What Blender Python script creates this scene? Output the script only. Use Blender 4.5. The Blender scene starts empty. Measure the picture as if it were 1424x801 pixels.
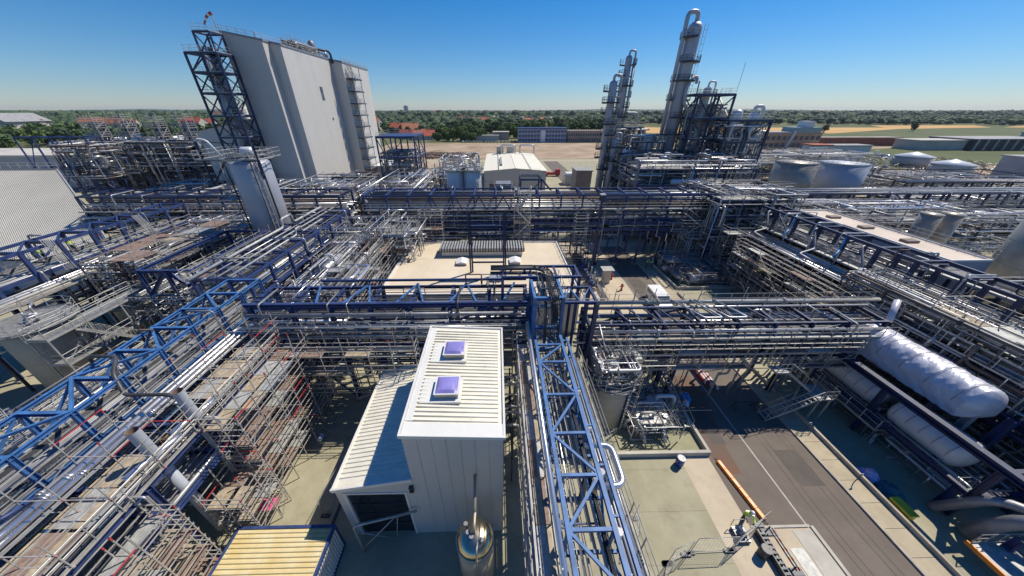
import bpy, bmesh, math, random
from mathutils import Vector, Matrix
PI = math.pi
R = math.radians
scene = bpy.context.scene
HAZE = 0.00005
col = scene.collection

# ------------------------------------------------------------------ camera
PITCH = 29.924; YAW = 1.155
cam_d = bpy.data.cameras.new('camera'); cam = bpy.data.objects.new('camera', cam_d); col.objects.link(cam)
cam.location = (0, 0, 25.0)
cam.rotation_euler = (R(90 - PITCH), 0, R(-YAW))
cam_d.sensor_width = 36.0
cam_d.lens = 36.0 * 430.0 / 1424.0
cam_d.shift_x = 12.0 / 1424.0
cam_d.clip_start = 0.1; cam_d.clip_end = 40000
scene.camera = cam

# ------------------------------------------------------------------ light
SUN_DIR = Vector((0.60, 0.40, 1.0)).normalized()
SUN_EL = math.asin(SUN_DIR.z); SUN_AZ = math.atan2(SUN_DIR.x, SUN_DIR.y)
world = bpy.data.worlds.new('World'); scene.world = world; world.use_nodes = True
wn = world.node_tree.nodes; wl = world.node_tree.links
sky = wn.new('ShaderNodeTexSky'); sky.sky_type = 'NISHITA'; sky.sun_disc = False
sky.sun_elevation = SUN_EL; sky.sun_rotation = SUN_AZ
sky.altitude = 100; sky.air_density = 1.0; sky.dust_density = 0.0; sky.ozone_density = 1.2
hs = wn.new('ShaderNodeHueSaturation'); hs.inputs['Saturation'].default_value = 1.1
tint = wn.new('ShaderNodeMixRGB'); tint.blend_type = 'MULTIPLY'; tint.inputs[0].default_value = 1.0; tint.inputs[2].default_value = (0.50, 0.90, 1.22, 1)
bg = wn['Background']; bg.inputs['Strength'].default_value = 0.095
wl.new(sky.outputs[0], hs.inputs['Color']); tcw = wn.new('ShaderNodeTexCoord'); sep = wn.new('ShaderNodeSeparateXYZ'); rampw = wn.new('ShaderNodeValToRGB')
wl.new(tcw.outputs['Generated'], sep.inputs[0]); wl.new(sep.outputs['Z'], rampw.inputs[0])
rampw.color_ramp.elements[0].position = 0.0; rampw.color_ramp.elements[0].color = (0.62, 0.73, 1.0, 1)
rampw.color_ramp.elements[1].position = 0.45; rampw.color_ramp.elements[1].color = (0.05, 0.60, 1.15, 1)
e_ = rampw.color_ramp.elements.new(0.10); e_.color = (0.42, 0.72, 1.05, 1)
e_ = rampw.color_ramp.elements.new(0.22); e_.color = (0.20, 0.68, 1.10, 1)
wl.new(rampw.outputs[0], tint.inputs[2])
wl.new(hs.outputs[0], tint.inputs[1]); wl.new(tint.outputs[0], bg.inputs['Color'])
sd = bpy.data.lights.new('sun', 'SUN'); sd.energy = 5.0; sd.angle = R(0.5); sd.color = (1.0, 0.93, 0.80)
so = bpy.data.objects.new('sun', sd); col.objects.link(so)
so.rotation_euler = SUN_DIR.to_track_quat('Z', 'Y').to_euler()
scene.view_settings.view_transform = 'Standard'; scene.view_settings.look = 'None'
scene.view_settings.exposure = 0.0; scene.view_settings.gamma = 1.0
try: scene.view_settings.use_curve_mapping = False
except Exception: pass

# ------------------------------------------------------------------ materials
M = {}
def mat(name, c, rough=0.6, metal=0.0, var=0.15, scale=1.0, bump=0.0, c2=None, detail=4, spec=0.5, coords='Object', stretch=None, spots=None):
    m = bpy.data.materials.new(name); m.use_nodes = True
    n = m.node_tree.nodes; l = m.node_tree.links; b = n['Principled BSDF']
    b.inputs['Roughness'].default_value = rough; b.inputs['Metallic'].default_value = metal
    b.inputs['Specular IOR Level'].default_value = spec
    tc = n.new('ShaderNodeTexCoord'); nz = n.new('ShaderNodeTexNoise')
    nz.inputs['Scale'].default_value = scale; nz.inputs['Detail'].default_value = detail; nz.inputs['Roughness'].default_value = 0.65
    src = tc.outputs['Object']
    if coords == 'World':
        g = n.new('ShaderNodeNewGeometry'); src = g.outputs['Position']
    if stretch:
        mp = n.new('ShaderNodeMapping'); mp.inputs['Scale'].default_value = stretch
        l.new(src, mp.inputs['Vector']); src = mp.outputs[0]
    l.new(src, nz.inputs['Vector'])
    rp = n.new('ShaderNodeValToRGB')
    a = tuple(x * (1 - var) for x in c) if c2 is None else c
    z = tuple(min(1, x * (1 + var)) for x in c) if c2 is None else c2
    rp.color_ramp.elements[0].position = 0.32; rp.color_ramp.elements[1].position = 0.68
    rp.color_ramp.elements[0].color = (*a, 1); rp.color_ramp.elements[1].color = (*z, 1)
    l.new(nz.outputs['Fac'], rp.inputs[0]); l.new(rp.outputs[0], b.inputs['Base Color'])
    if spots:
        g2 = n.new('ShaderNodeNewGeometry'); n2 = n.new('ShaderNodeTexNoise'); n2.inputs['Scale'].default_value = spots[2]; n2.inputs['Detail'].default_value = 6; n2.inputs['Roughness'].default_value = 0.75
        l.new(g2.outputs['Position'], n2.inputs['Vector']); r2 = n.new('ShaderNodeValToRGB'); r2.color_ramp.elements[0].position = spots[1]; r2.color_ramp.elements[1].position = spots[1] + .12
        r2.color_ramp.elements[0].color = (0, 0, 0, 1); r2.color_ramp.elements[1].color = (.75, .75, .75, 1); l.new(n2.outputs['Fac'], r2.inputs[0])
        mx = n.new('ShaderNodeMixRGB'); l.new(r2.outputs[0], mx.inputs[0]); l.new(rp.outputs[0], mx.inputs[1]); mx.inputs[2].default_value = (*spots[0], 1); l.new(mx.outputs[0], b.inputs['Base Color'])
    if bump:
        bp = n.new('ShaderNodeBump'); bp.inputs['Strength'].default_value = bump; bp.inputs['Distance'].default_value = 0.05
        l.new(nz.outputs['Fac'], bp.inputs['Height']); l.new(bp.outputs[0], b.inputs['Normal'])
    M[name] = m
    return m
mat('blue_steel', (0.028, 0.052, 0.155), 0.5, 0, 0.35, 1.2, spots=((0.06, 0.045, 0.04), .56, 1.6))
mat('bright_blue', (0.055, 0.155, 0.36), 0.5, 0, 0.3, 1.5, spots=((0.10, 0.12, 0.16), .58, 2.2))
mat('navy_steel', (0.017, 0.030, 0.085), 0.45, 0, 0.3, 0.5)
mat('dark_steel', (0.05, 0.055, 0.07), 0.5, 0.3, 0.3, 0.5)
mat('galvanised', (0.40, 0.40, 0.39), 0.55, 0.3, 0.25, 1.5)
mat('cladding', (0.52, 0.52, 0.53), 0.42, 0.6, 0.12, 1.2)
mat('bright_cladding', (0.78, 0.77, 0.77), 0.3, 0.85, 0.08, 1.2)
mat('dull_cladding', (0.26, 0.26, 0.28), 0.5, 0.4, 0.25, 1.0)
mat('pale_pipe', (0.40, 0.39, 0.36), 0.5, 0.1, 0.2, 1.0)
mat('dark_pipe', (0.07, 0.07, 0.075), 0.5, 0.3, 0.4, 1.0)
mat('brown_pipe', (0.13, 0.09, 0.075), 0.6, 0.1, 0.3, 1.0)
mat('scaffold_tube', (0.44, 0.42, 0.39), 0.5, 0.3, 0.25, 2.0)
mat('red_coupler', (0.45, 0.05, 0.05), 0.5, 0, 0.3, 2.0)
mat('plank_wood', (0.38, 0.31, 0.22), 0.8, 0, 0.3, 3.0, stretch=(1, 1, 1))
mat('plank_red', (0.26, 0.18, 0.14), 0.8, 0, 0.3, 3.0)
mat('plank_grey', (0.42, 0.42, 0.40), 0.6, 0.2, 0.25, 3.0)
mat('grating', (0.26, 0.26, 0.25), 0.6, 0.3, 0.35, 4.0)
mat('white_panel', (0.55, 0.53, 0.50), 0.45, 0, 0.045, 0.5, stretch=(1.0, 1.0, 0.12), coords='World')
mat('white_trim', (0.70, 0.69, 0.65), 0.45, 0, 0.06, 0.5, spots=((0.42, 0.38, 0.30), .62, 1.2))
mat('grey_panel', (0.30, 0.33, 0.38), 0.5, 0, 0.08, 0.3)
mat('cream_roof', (0.76, 0.72, 0.60), 0.6, 0, 0.10, 0.9, stretch=(1, 3, 1), spots=((0.50, 0.42, 0.24), .60, 1.4))
mat('beige_membrane', (0.60, 0.50, 0.36), 0.8, 0, 0, 0.22, c2=(0.70, 0.60, 0.45), coords='World', spots=((0.52, 0.36, 0.18), .60, .5))
mat('pink_membrane', (0.60, 0.51, 0.42), 0.8, 0, 0.12, 0.2, coords='World')
mat('yellow_roof', (0.62, 0.48, 0.20), 0.55, 0, 0, 0.7, c2=(0.72, 0.64, 0.42))
mat('concrete', (0.36, 0.33, 0.26), 0.9, 0, 0.2, 0.8, 0.2)
mat('pale_concrete', (0.47, 0.44, 0.38), 0.9, 0, 0.15, 0.8, 0.2)
mat('kerb_concrete', (0.42, 0.37, 0.30), 0.9, 0, 0.2, 1.2)
mat('purple_dome', (0.26, 0.23, 0.56), 0.3, 0, 0.2, 0.8, spec=0.8)
mat('dark_glass', (0.02, 0.022, 0.028), 0.12, 0, 0.3, 0.5)
mat('window_glass', (0.06, 0.08, 0.11), 0.15, 0, 0.3, 0.5)
mat('stainless', (0.66, 0.55, 0.38), 0.24, 1.0, 0.08, 0.8)
mat('stainless_dull', (0.38, 0.34, 0.28), 0.45, 0.3, 0.15, 0.8)
mat('ribbed_beige', (0.50, 0.48, 0.42), 0.6, 0, 0.06, 0.2)
mat('silver_tank', (0.42, 0.43, 0.48), 0.5, 0.35, 0.06, 0.3)
mat('lined_tank', (0.38, 0.36, 0.32), 0.55, 0.1, 0.12, 0.5, stretch=(0.3, 0.3, 3))
mat('grey_tank', (0.42, 0.45, 0.50), 0.5, 0.05, 0.05, 0.3)
mat('white_tank', (0.62, 0.64, 0.66), 0.45, 0.1, 0.05, 0.3)
mat('white_wrap', (0.56, 0.56, 0.63), 0.3, 0.08, 0.06, 1.8, 1.0, detail=6)
mat('orange_plastic', (0.92, 0.28, 0.03), 0.45, 0, 0.1, 1.0)
mat('white_plastic', (0.75, 0.75, 0.75), 0.4, 0, 0.06, 1.0)
mat('blue_plastic', (0.02, 0.06, 0.30), 0.35, 0, 0.2, 1.0)
mat('sky_blue', (0.05, 0.30, 0.62), 0.4, 0, 0.2, 1.0)
mat('cyan_blue', (0.02, 0.28, 0.55), 0.4, 0, 0.2, 1.0)
mat('teal_tarp', (0.01, 0.12, 0.17), 0.5, 0, 0.4, 2.0)
mat('lilac_bag', (0.48, 0.46, 0.75), 0.4, 0, 0.2, 2.0)
mat('yellow_paint', (0.88, 0.60, 0.04), 0.4, 0, 0.2, 1.0)
mat('red_paint', (0.36, 0.035, 0.03), 0.45, 0, 0.2, 1.0)
mat('pink_sheet', (0.75, 0.10, 0.28), 0.6, 0, 0.2, 2.0)
mat('office_blue', (0.30, 0.36, 0.50), 0.5, 0, 0.1, 0.5)
mat('teal_grey', (0.22, 0.33, 0.36), 0.5, 0, 0.1, 0.5)
mat('screen_white', (0.80, 0.77, 0.66), 0.5, 0, 0.04, 0.3)
mat('hi_vis', (0.55, 0.85, 0.04), 0.6, 0, 0.1, 3.0)
mat('trousers', (0.03, 0.035, 0.06), 0.8, 0, 0.3, 3.0)
mat('skin', (0.45, 0.26, 0.18), 0.6, 0, 0.05, 3.0)
mat('boot', (0.03, 0.025, 0.02), 0.6, 0, 0.2, 3.0)
mat('copper_insul', (0.55, 0.40, 0.25), 0.6, 0, 0.25, 1.0)
mat('brick_red', (0.30, 0.12, 0.08), 0.9, 0, 0.3, 0.5)
mat('ruin_wall', (0.33, 0.27, 0.23), 0.9, 0, 0.35, 0.12)
mat('tan_wall', (0.42, 0.30, 0.20), 0.9, 0, 0.2, 0.1)
mat('pale_wall', (0.50, 0.47, 0.42), 0.9, 0, 0.2, 0.1)
mat('red_tiles', (0.42, 0.09, 0.05), 0.8, 0, 0.25, 0.4)
mat('orange_tiles', (0.40, 0.15, 0.08), 0.8, 0, 0.25, 0.4)
mat('grey_roof', (0.30, 0.30, 0.30), 0.8, 0, 0.2, 0.3)
mat('bark', (0.10, 0.07, 0.05), 0.9, 0, 0.3, 2.0)
mat('leaf', (0.045, 0.085, 0.02), 0.8, 0, 0, 0.35, c2=(0.075, 0.125, 0.03), coords='World')
mat('leaf_light', (0.085, 0.14, 0.028), 0.8, 0, 0, 0.3, c2=(0.12, 0.17, 0.04), coords='World')
mat('leaf_dark', (0.022, 0.05, 0.02), 0.8, 0, 0, 0.02, c2=(0.05, 0.08, 0.03), coords='World')
mat('rubble', (0.25, 0.18, 0.14), 0.95, 0, 0.4, 0.8)
mat('car_paint', (0.5, 0.5, 0.52), 0.3, 0.2, 0.1, 1.0)

def ground_mat(name, c1, c2, c3, s1, s2, rough=0.9, bump=0.15):
    m = bpy.data.materials.new(name); m.use_nodes = True
    n = m.node_tree.nodes; l = m.node_tree.links; b = n['Principled BSDF']
    b.inputs['Roughness'].default_value = rough; b.inputs['Specular IOR Level'].default_value = 0.3
    g = n.new('ShaderNodeNewGeometry')
    def noise(s, d):
        z = n.new('ShaderNodeTexNoise'); z.inputs['Scale'].default_value = s; z.inputs['Detail'].default_value = d
        z.inputs['Roughness'].default_value = 0.7; l.new(g.outputs['Position'], z.inputs['Vector']); return z
    a = noise(s1, 8); d_ = noise(s2, 5)
    r1 = n.new('ShaderNodeValToRGB'); r1.color_ramp.elements[0].position = 0.38; r1.color_ramp.elements[1].position = 0.62
    r1.color_ramp.elements[0].color = (*c1, 1); r1.color_ramp.elements[1].color = (*c2, 1)
    l.new(a.outputs['Fac'], r1.inputs[0])
    r2 = n.new('ShaderNodeValToRGB'); r2.color_ramp.elements[0].position = 0.52; r2.color_ramp.elements[1].position = 0.75
    r2.color_ramp.elements[0].color = (0, 0, 0, 1); r2.color_ramp.elements[1].color = (0.8, 0.8, 0.8, 1)
    l.new(d_.outputs['Fac'], r2.inputs[0])
    mx = n.new('ShaderNodeMixRGB'); l.new(r2.outputs[0], mx.inputs[0]); l.new(r1.outputs[0], mx.inputs[1]); mx.inputs[2].default_value = (*c3, 1)
    l.new(mx.outputs[0], b.inputs['Base Color'])
    f = noise(s1 * 25, 3); bp = n.new('ShaderNodeBump'); bp.inputs['Strength'].default_value = bump; bp.inputs['Distance'].default_value = 0.02
    l.new(f.outputs['Fac'], bp.inputs['Height']); l.new(bp.outputs[0], b.inputs['Normal'])
    M[name] = m
ground_mat('earth', (0.10, 0.12, 0.045), (0.16, 0.15, 0.07), (0.06, 0.09, 0.03), 0.004, 0.0015)
ground_mat('yard', (0.32, 0.295, 0.20), (0.40, 0.37, 0.26), (0.25, 0.225, 0.155), 0.25, 0.6)
ground_mat('yard_pale', (0.48, 0.40, 0.29), (0.56, 0.48, 0.36), (0.42, 0.34, 0.25), 0.3, 0.8)
ground_mat('asphalt', (0.15, 0.125, 0.105), (0.185, 0.155, 0.13), (0.17, 0.13, 0.105), 0.3, 0.5)
ground_mat('sidewalk', (0.40, 0.34, 0.24), (0.48, 0.41, 0.29), (0.34, 0.28, 0.20), 0.5, 1.5)
ground_mat('sand', (0.30, 0.215, 0.14), (0.47, 0.36, 0.25), (0.17, 0.14, 0.085), 0.045, 0.035)
ground_mat('wheat', (0.52, 0.30, 0.10), (0.60, 0.37, 0.14), (0.50, 0.33, 0.14), 0.01, 0.01)
ground_mat('meadow', (0.07, 0.095, 0.03), (0.11, 0.12, 0.04), (0.14, 0.12, 0.05), 0.012, 0.01)
ground_mat('bund_floor', (0.28, 0.27, 0.17), (0.34, 0.33, 0.21), (0.26, 0.24, 0.17), 0.5, 0.9)
ground_mat('dirt_stain', (0.20, 0.10, 0.06), (0.15, 0.11, 0.09), (0.13, 0.11, 0.09), 0.4, 0.3)
ground_mat('white_line', (0.40, 0.38, 0.34), (0.55, 0.52, 0.48), (0.25, 0.22, 0.2), 2.0, 3.0)

# ------------------------------------------------------------------ mesh builder
jr = random.Random(5)
class MB:
    def __init__(s): s.v = []; s.f = []; s.sm = []; s.mi = []
    def quad(s, pts, mi=0, smooth=False):
        b = len(s.v); s.v += [tuple(p) for p in pts]; s.f.append(tuple(range(b, b + len(pts)))); s.sm.append(smooth); s.mi.append(mi); return s
    def box(s, x0, y0, z0, x1, y1, z1, mi=0):
        b = len(s.v)
        s.v += [(x0,y0,z0),(x1,y0,z0),(x1,y1,z0),(x0,y1,z0),(x0,y0,z1),(x1,y0,z1),(x1,y1,z1),(x0,y1,z1)]
        for q in ((0,3,2,1),(4,5,6,7),(0,1,5,4),(1,2,6,5),(2,3,7,6),(3,0,4,7)):
            s.f.append(tuple(b + i for i in q)); s.sm.append(False); s.mi.append(mi)
        return s
    def bar(s, p, q, w=0.1, h=None, mi=0, up=(0, 0, 1)):
        p = Vector(p); q = Vector(q); d = q - p
        if d.length < 1e-5: return s
        d.normalize(); u = Vector(up)
        if abs(d.dot(u)) > 0.99: u = Vector((0, 1, 0))
        sd_ = d.cross(u).normalized(); u = sd_.cross(d)
        h = h or w
        w *= jr.uniform(0.985, 1.015); h *= jr.uniform(0.985, 1.015)
        b = len(s.v)
        for c in (p, q):
            for i, j in ((-1,-1),(1,-1),(1,1),(-1,1)): s.v.append(tuple(c + sd_ * (i * w / 2) + u * (j * h / 2)))
        for k in ((0,1,2,3),(7,6,5,4),(0,4,5,1),(1,5,6,2),(2,6,7,3),(3,7,4,0)):
            s.f.append(tuple(b + i for i in k)); s.sm.append(False); s.mi.append(mi)
        return s
    def ibeam(s, p, q, w=0.3, h=None, mi=0):
        p = Vector(p); q = Vector(q); d = (q - p)
        if d.length < 1e-5: return s
        d = d.normalized(); h = h or w; u = Vector((0, 0, 1))
        if abs(d.dot(u)) > 0.99: u = Vector((0, 1, 0))
        sd_ = d.cross(u).normalized(); u = sd_.cross(d); t = w * 0.13
        o = u * (h / 2 - t / 2)
        s.bar(p + o, q + o, w, t, mi, tuple(u)); s.bar(p - o, q - o, w, t, mi, tuple(u)); s.bar(p, q, t, h - 2 * t - .004, mi, tuple(u))
        return s
    def tube(s, pts, r, n=6, mi=0, bend=None, caps=True, smooth=True):
        P = [Vector(p) for p in pts]
        if len(P) > 2:
            bend = bend if bend is not None else r * 3
            o = [P[0]]
            for i in range(1, len(P) - 1):
                a = P[i-1] - P[i]; c = P[i+1] - P[i]; la, lc = a.length, c.length
                if la < 1e-4 or lc < 1e-4: continue
                t = min(bend, la * .45, lc * .45)
                A = P[i] + a * (t / la); B = P[i] + c * (t / lc)
                for k in (0, .25, .5, .75, 1): o.append(A * (1-k)**2 + P[i] * (2*k*(1-k)) + B * k*k)
            o.append(P[-1]); P = o
        P = [p for i, p in enumerate(P) if i == 0 or (p - P[i-1]).length > 1e-5]
        if len(P) < 2: return s
        d = (P[1] - P[0]).normalized(); u = Vector((0, 0, 1)) if abs(d.z) < 0.9 else Vector((1, 0, 0))
        a = d.cross(u).normalized(); base = len(s.v)
        for i, p in enumerate(P):
            t = (P[min(i+1, len(P)-1)] - P[max(i-1, 0)]).normalized()
            a = (a - t * a.dot(t)); a = a.normalized() if a.length > 1e-6 else t.orthogonal().normalized()
            b = t.cross(a)
            rr = r[i] if isinstance(r, (list, tuple)) else r
            for k in range(n):
                an = 2 * PI * k / n
                s.v.append(tuple(p + (a * math.cos(an) + b * math.sin(an)) * rr))
        for i in range(len(P) - 1):
            for k in range(n):
                q0 = base + i*n + k; q1 = base + i*n + (k+1) % n
                s.f.append((q0, q1, q1 + n, q0 + n)); s.sm.append(smooth); s.mi.append(mi)
        if caps:
            s.f.append(tuple(base + k for k in reversed(range(n)))); s.sm.append(False); s.mi.append(mi)
            e = base + (len(P)-1)*n
            s.f.append(tuple(e + k for k in range(n))); s.sm.append(False); s.mi.append(mi)
        return s
    def flange(s, p, axis, r, t=0.08, n=10, mi=0):
        a = Vector(axis).normalized() * t / 2; p = Vector(p)
        return s.tube([p - a, p + a], r, n, mi)
    def lathe(s, c, prof, n=24, mi=0, axis='Z', smooth=True):
        b = len(s.v); c = Vector(c)
        for r, z in prof:
            for k in range(n):
                an = 2 * PI * k / n
                if axis == 'Z': s.v.append(tuple(c + Vector((r*math.cos(an), r*math.sin(an), z))))
                elif axis == 'Y': s.v.append(tuple(c + Vector((r*math.sin(an), z, r*math.cos(an)))))
                else: s.v.append(tuple(c + Vector((z, r*math.cos(an), r*math.sin(an)))))
        for i in range(len(prof) - 1):
            for k in range(n):
                q0 = b + i*n + k; q1 = b + i*n + (k+1) % n
                s.f.append((q0, q1, q1+n, q0+n)); s.sm.append(smooth); s.mi.append(mi)
        s.f.append(tuple(b + k for k in reversed(range(n)))); s.sm.append(False); s.mi.append(mi)
        e = b + (len(prof)-1)*n; s.f.append(tuple(e + k for k in range(n))); s.sm.append(False); s.mi.append(mi)
        return s
    def mesh(s, name, mats, off=(0, 0, 0)):
        me = bpy.data.meshes.new(name)
        ox, oy, oz = off
        me.from_pydata([(x-ox, y-oy, z-oz) for x, y, z in s.v], [], s.f)
        if not isinstance(mats, (list, tuple)): mats = [mats]
        for m in mats: me.materials.append(M[m] if isinstance(m, str) else m)
        me.polygons.foreach_set('use_smooth', s.sm)
        if len(mats) > 1: me.polygons.foreach_set('material_index', s.mi)
        me.update()
        return me
    def merge(s, o):
        b = len(s.v); s.v += o.v; s.f += [tuple(i + b for i in f) for f in o.f]; s.sm += o.sm; s.mi += o.mi

CAM = Vector((0, 0, 25))
def tagobj(o, label=None, cat=None, group=None, kind=None):
    if label: o['label'] = label
    if cat: o['category'] = cat
    if group: o['group'] = group
    if kind: o['kind'] = kind
THINGS = []
class Part:
    def __init__(s, name, mb, mats, label=None): s.name = name; s.mb = mb; s.mats = mats; s.kids = []; s.label = label
    def sub(s, name, mb, mats, label=None):
        s.kids.append(Part(name, mb, mats, label)); return s.kids[-1]
class Thing:
    def __init__(s, name, label, cat, loc=(0, 0, 0), group=None):
        s.name = name; s.loc = Vector(loc); s.parts = []
        s.root = bpy.data.objects.new(name, None); s.root.empty_display_size = 0.5; col.objects.link(s.root)
        s.root.location = loc; tagobj(s.root, label, cat, group); THINGS.append(s)
    def part(s, name, mb, mats, label=None):
        p = Part(name, mb, mats, label)
        if mb.f: s.parts.append(p)
        return p
    def finish(s):
        groups = {}
        for p in s.parts: groups.setdefault(p.name, []).append(p)
        for name, ps in groups.items():
            rest = []
            if len(ps) > 100:
                def score(p):
                    v = p.mb.v; n = len(v); step = max(1, n // 8)
                    xs = v[::step]; mn = [min(q[i] for q in xs) for i in range(3)]; mx = [max(q[i] for q in xs) for i in range(3)]
                    c = Vector([(mn[i]+mx[i])/2 for i in range(3)]); sz = math.dist(mn, mx)
                    return -sz / ((c - CAM).length + .1)
                ps.sort(key=score); rest = ps[100:]; ps = ps[:100]
            for p in ps: s.emit(p, s.root, s.loc)
            bym = {}
            for p in rest:
                k = tuple(p.mats) if isinstance(p.mats, (list, tuple)) else (p.mats,)
                bym.setdefault(k, []).append(p)
            if rest:
                allm = []; mb = MB()
                for k, lst in bym.items():
                    for mm in k:
                        if mm not in allm: allm.append(mm)
                    ix = [allm.index(mm) for mm in k]
                    for p in lst:
                        for q in [p] + p.kids:
                            if q is not p:
                                kk = tuple(q.mats) if isinstance(q.mats, (list, tuple)) else (q.mats,)
                                for mm in kk:
                                    if mm not in allm: allm.append(mm)
                                ii = [allm.index(mm) for mm in kk]
                            else: ii = ix
                            t = MB(); t.v = q.mb.v; t.f = q.mb.f; t.sm = q.mb.sm; t.mi = [ii[i] for i in q.mb.mi]; mb.merge(t)
                o = bpy.data.objects.new(name, mb.mesh(name, allm, s.loc)); col.objects.link(o); o.parent = s.root; o['kind'] = 'stuff'
        s.parts = []
        return s.root
    def emit(s, p, parent, off):
        o = bpy.data.objects.new(p.name, p.mb.mesh(p.name, p.mats, off)); col.objects.link(o); o.parent = parent
        if p.label: o['label'] = p.label
        for k in p.kids: s.emit(k, o, off)
def single(name, mb, mats, label=None, cat=None, group=None, kind=None, loc=(0, 0, 0)):
    o = bpy.data.objects.new(name, mb.mesh(name, mats, loc)); o.location = loc; col.objects.link(o); tagobj(o, label, cat, group, kind); return o
def copy_tree(o, parent=None):
    c = o.copy(); col.objects.link(c)
    if parent is not None: c.parent = parent
    for ch in list(o.children): copy_tree(ch, c)
    return c

# ------------------------------------------------------------------ ground and setting
def sheet(name, x0, y0, x1, y1, z, m, nx=1, ny=1):
    b = MB()
    b.quad([(x0, y0, z), (x1, y0, z), (x1, y1, z), (x0, y1, z)])
    return single(name, b, m, kind='structure')
sheet('ground', -9000, -300, 9000, 9000, -0.02, 'earth')
sheet('yard', -260, -20, 230, 190, 0.0, 'yard')
sheet('pale_pavement', 14.9, -5, 17.3, 15.0, 0.004, 'yard_pale')
sheet('pale_pavement', 17.3, -2, 21.4, 9.8, 0.012, 'yard_pale')
sheet('sidewalk', 11.5, 36, 17.25, 66, 0.008, 'yard_pale')
sheet('pavement', 17.3, 60.5, 40, 64.5, 0.010, 'yard_pale')
sheet('pavement', 17.26, 26.5, 21.15, 60.5, 0.018, 'yard_pale')
b = MB(); b.box(26.3, -10, -0.05, 28.0, 68, 0.12); single('sidewalk', b, 'sidewalk', kind='structure')
b = MB(); b.box(28.0, -10, -0.05, 28.18, 41, 0.45); single('kerb', b, 'kerb_concrete', kind='structure')
b = MB(); b.box(26.12, -10, -0.05, 26.3, 68, 0.14); single('kerb', b, 'kerb_concrete', kind='structure')
sheet('road', 17.3, -10, 26.1, 92, 0.006, 'asphalt')
b = MB(); rr = random.Random(2)
pts = [(17.5 + 1.4*math.sin(i*.5) * .15 + (0 if i < 12 else 3.2 - .12*(i-12)) + rr.uniform(-.15,.15), 13.5 + (i if i < 12 else 23-i) * .95, 0.010) for i in range(24)]
b.quad(pts); single('road_stain', b, 'dirt_stain', kind='structure')
ground_mat('patch_asphalt', (0.10, 0.088, 0.078), (0.125, 0.108, 0.095), (0.14, 0.12, 0.10), 0.6, 1.0)
for (x0_, y0_, x1_, y1_) in ((23.2, 12.5, 25.0, 15.4), (18.4, 16.0, 19.6, 19.5), (22.0, 40, 24.2, 46), (24.2, 4.0, 25.9, 7.0)): sheet('road_patch', x0_, y0_, x1_, y1_, 0.011, 'patch_asphalt')
b = MB()
for x_ in (22.6, 23.1, 24.5, 25.0): 
    for i in range(14): b.quad([(x_ + .12*math.sin(i*.7), i*1.5, .016), (x_ + .035 + .12*math.sin(i*.7), i*1.5, .016), (x_ + .035 + .12*math.sin(i*.7+.7), i*1.5+1.5, .016), (x_ + .12*math.sin(i*.7+.7), i*1.5+1.5, .016)])
single('tyre_mark', b, 'patch_asphalt', kind='structure')
b = MB()
for y_ in range(-4, 15, 3): b.box(9.0, y_, 0.0, 14.9, y_ + .012, .004)
for i in range(40): b.box(26.35, i*1.6, .12, 27.95, i*1.6 + .03, .124)
single('slab_joint', b, 'patch_asphalt', kind='structure')
sheet('road_marking', 21.2, 9.8, 21.32, 60, 0.014, 'white_line')
b = MB()
b.box(21.4, -2, 0, 21.62, 9.9, 0.10); b.box(17.3, 9.85, 0, 21.4, 10.0, 0.06)
single('kerb', b, 'pale_concrete', kind='structure')
sheet('road', 26.1, 92, 34, 190, 0.006, 'asphalt')
sheet('road', -80, 186, 200, 194, 0.012, 'sidewalk')
sheet('sandy_ground', -90, 196, 120, 296, 0.004, 'sand')
sheet('sandy_ground', 110, 130, 420, 262, 0.006, 'sand')
sheet('gravel_ground', -150, 150, -18, 205, 0.010, 'sand')
# fields beyond, big curved-edge patches
def field(name, pts, z, m):
    b = MB(); b.quad([(x, y, z) for x, y in pts]); return single(name, b, m, kind='structure')
field('meadow', [(150, 300), (900, 262), (1500, 330), (1500, 640), (700, 620), (160, 520)], 0.02, 'meadow')
field('wheat_field', [(240, 410), (330, 400), (420, 420), (620, 520), (820, 560), (900, 640), (60, 640), (60, 470)], 0.06, 'wheat')
field('meadow', [(280, 560), (640, 560), (700, 640), (200, 640)], 0.09, 'meadow')
field('wheat_field', [(840, 560), (1500, 520), (1700, 600), (1000, 640)], 0.07, 'wheat')
field('meadow', [(120, 140), (420, 200), (420, 262), (300, 250), (200, 225), (120, 200)], 0.03, 'meadow')
field('wheat_field', [(400, 1000), (900, 980), (950, 1100), (420, 1120)], 0.05, 'wheat')
field('wheat_field', [(1200, 950), (1700, 900), (1800, 1000), (1250, 1050)], 0.05, 'wheat')
field('wheat_field', [(-120, 900), (200, 900), (200, 980), (-100, 980)], 0.05, 'wheat')
field('meadow', [(-900, 2300), (-200, 2300), (-200, 2900), (-900, 2900)], 0.3, 'meadow')
field('wheat_field', [(-400, 2900), (200, 2900), (150, 3500), (-400, 3500)], 0.3, 'wheat')
field('wheat_field', [(-2600, 2900), (-1400, 2800), (-1300, 3300), (-2600, 3500)], 0.3, 'wheat')
field('wheat_field', [(1200, 2600), (1800, 2500), (1900, 2800), (1300, 2900)], 0.3, 'wheat')
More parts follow.
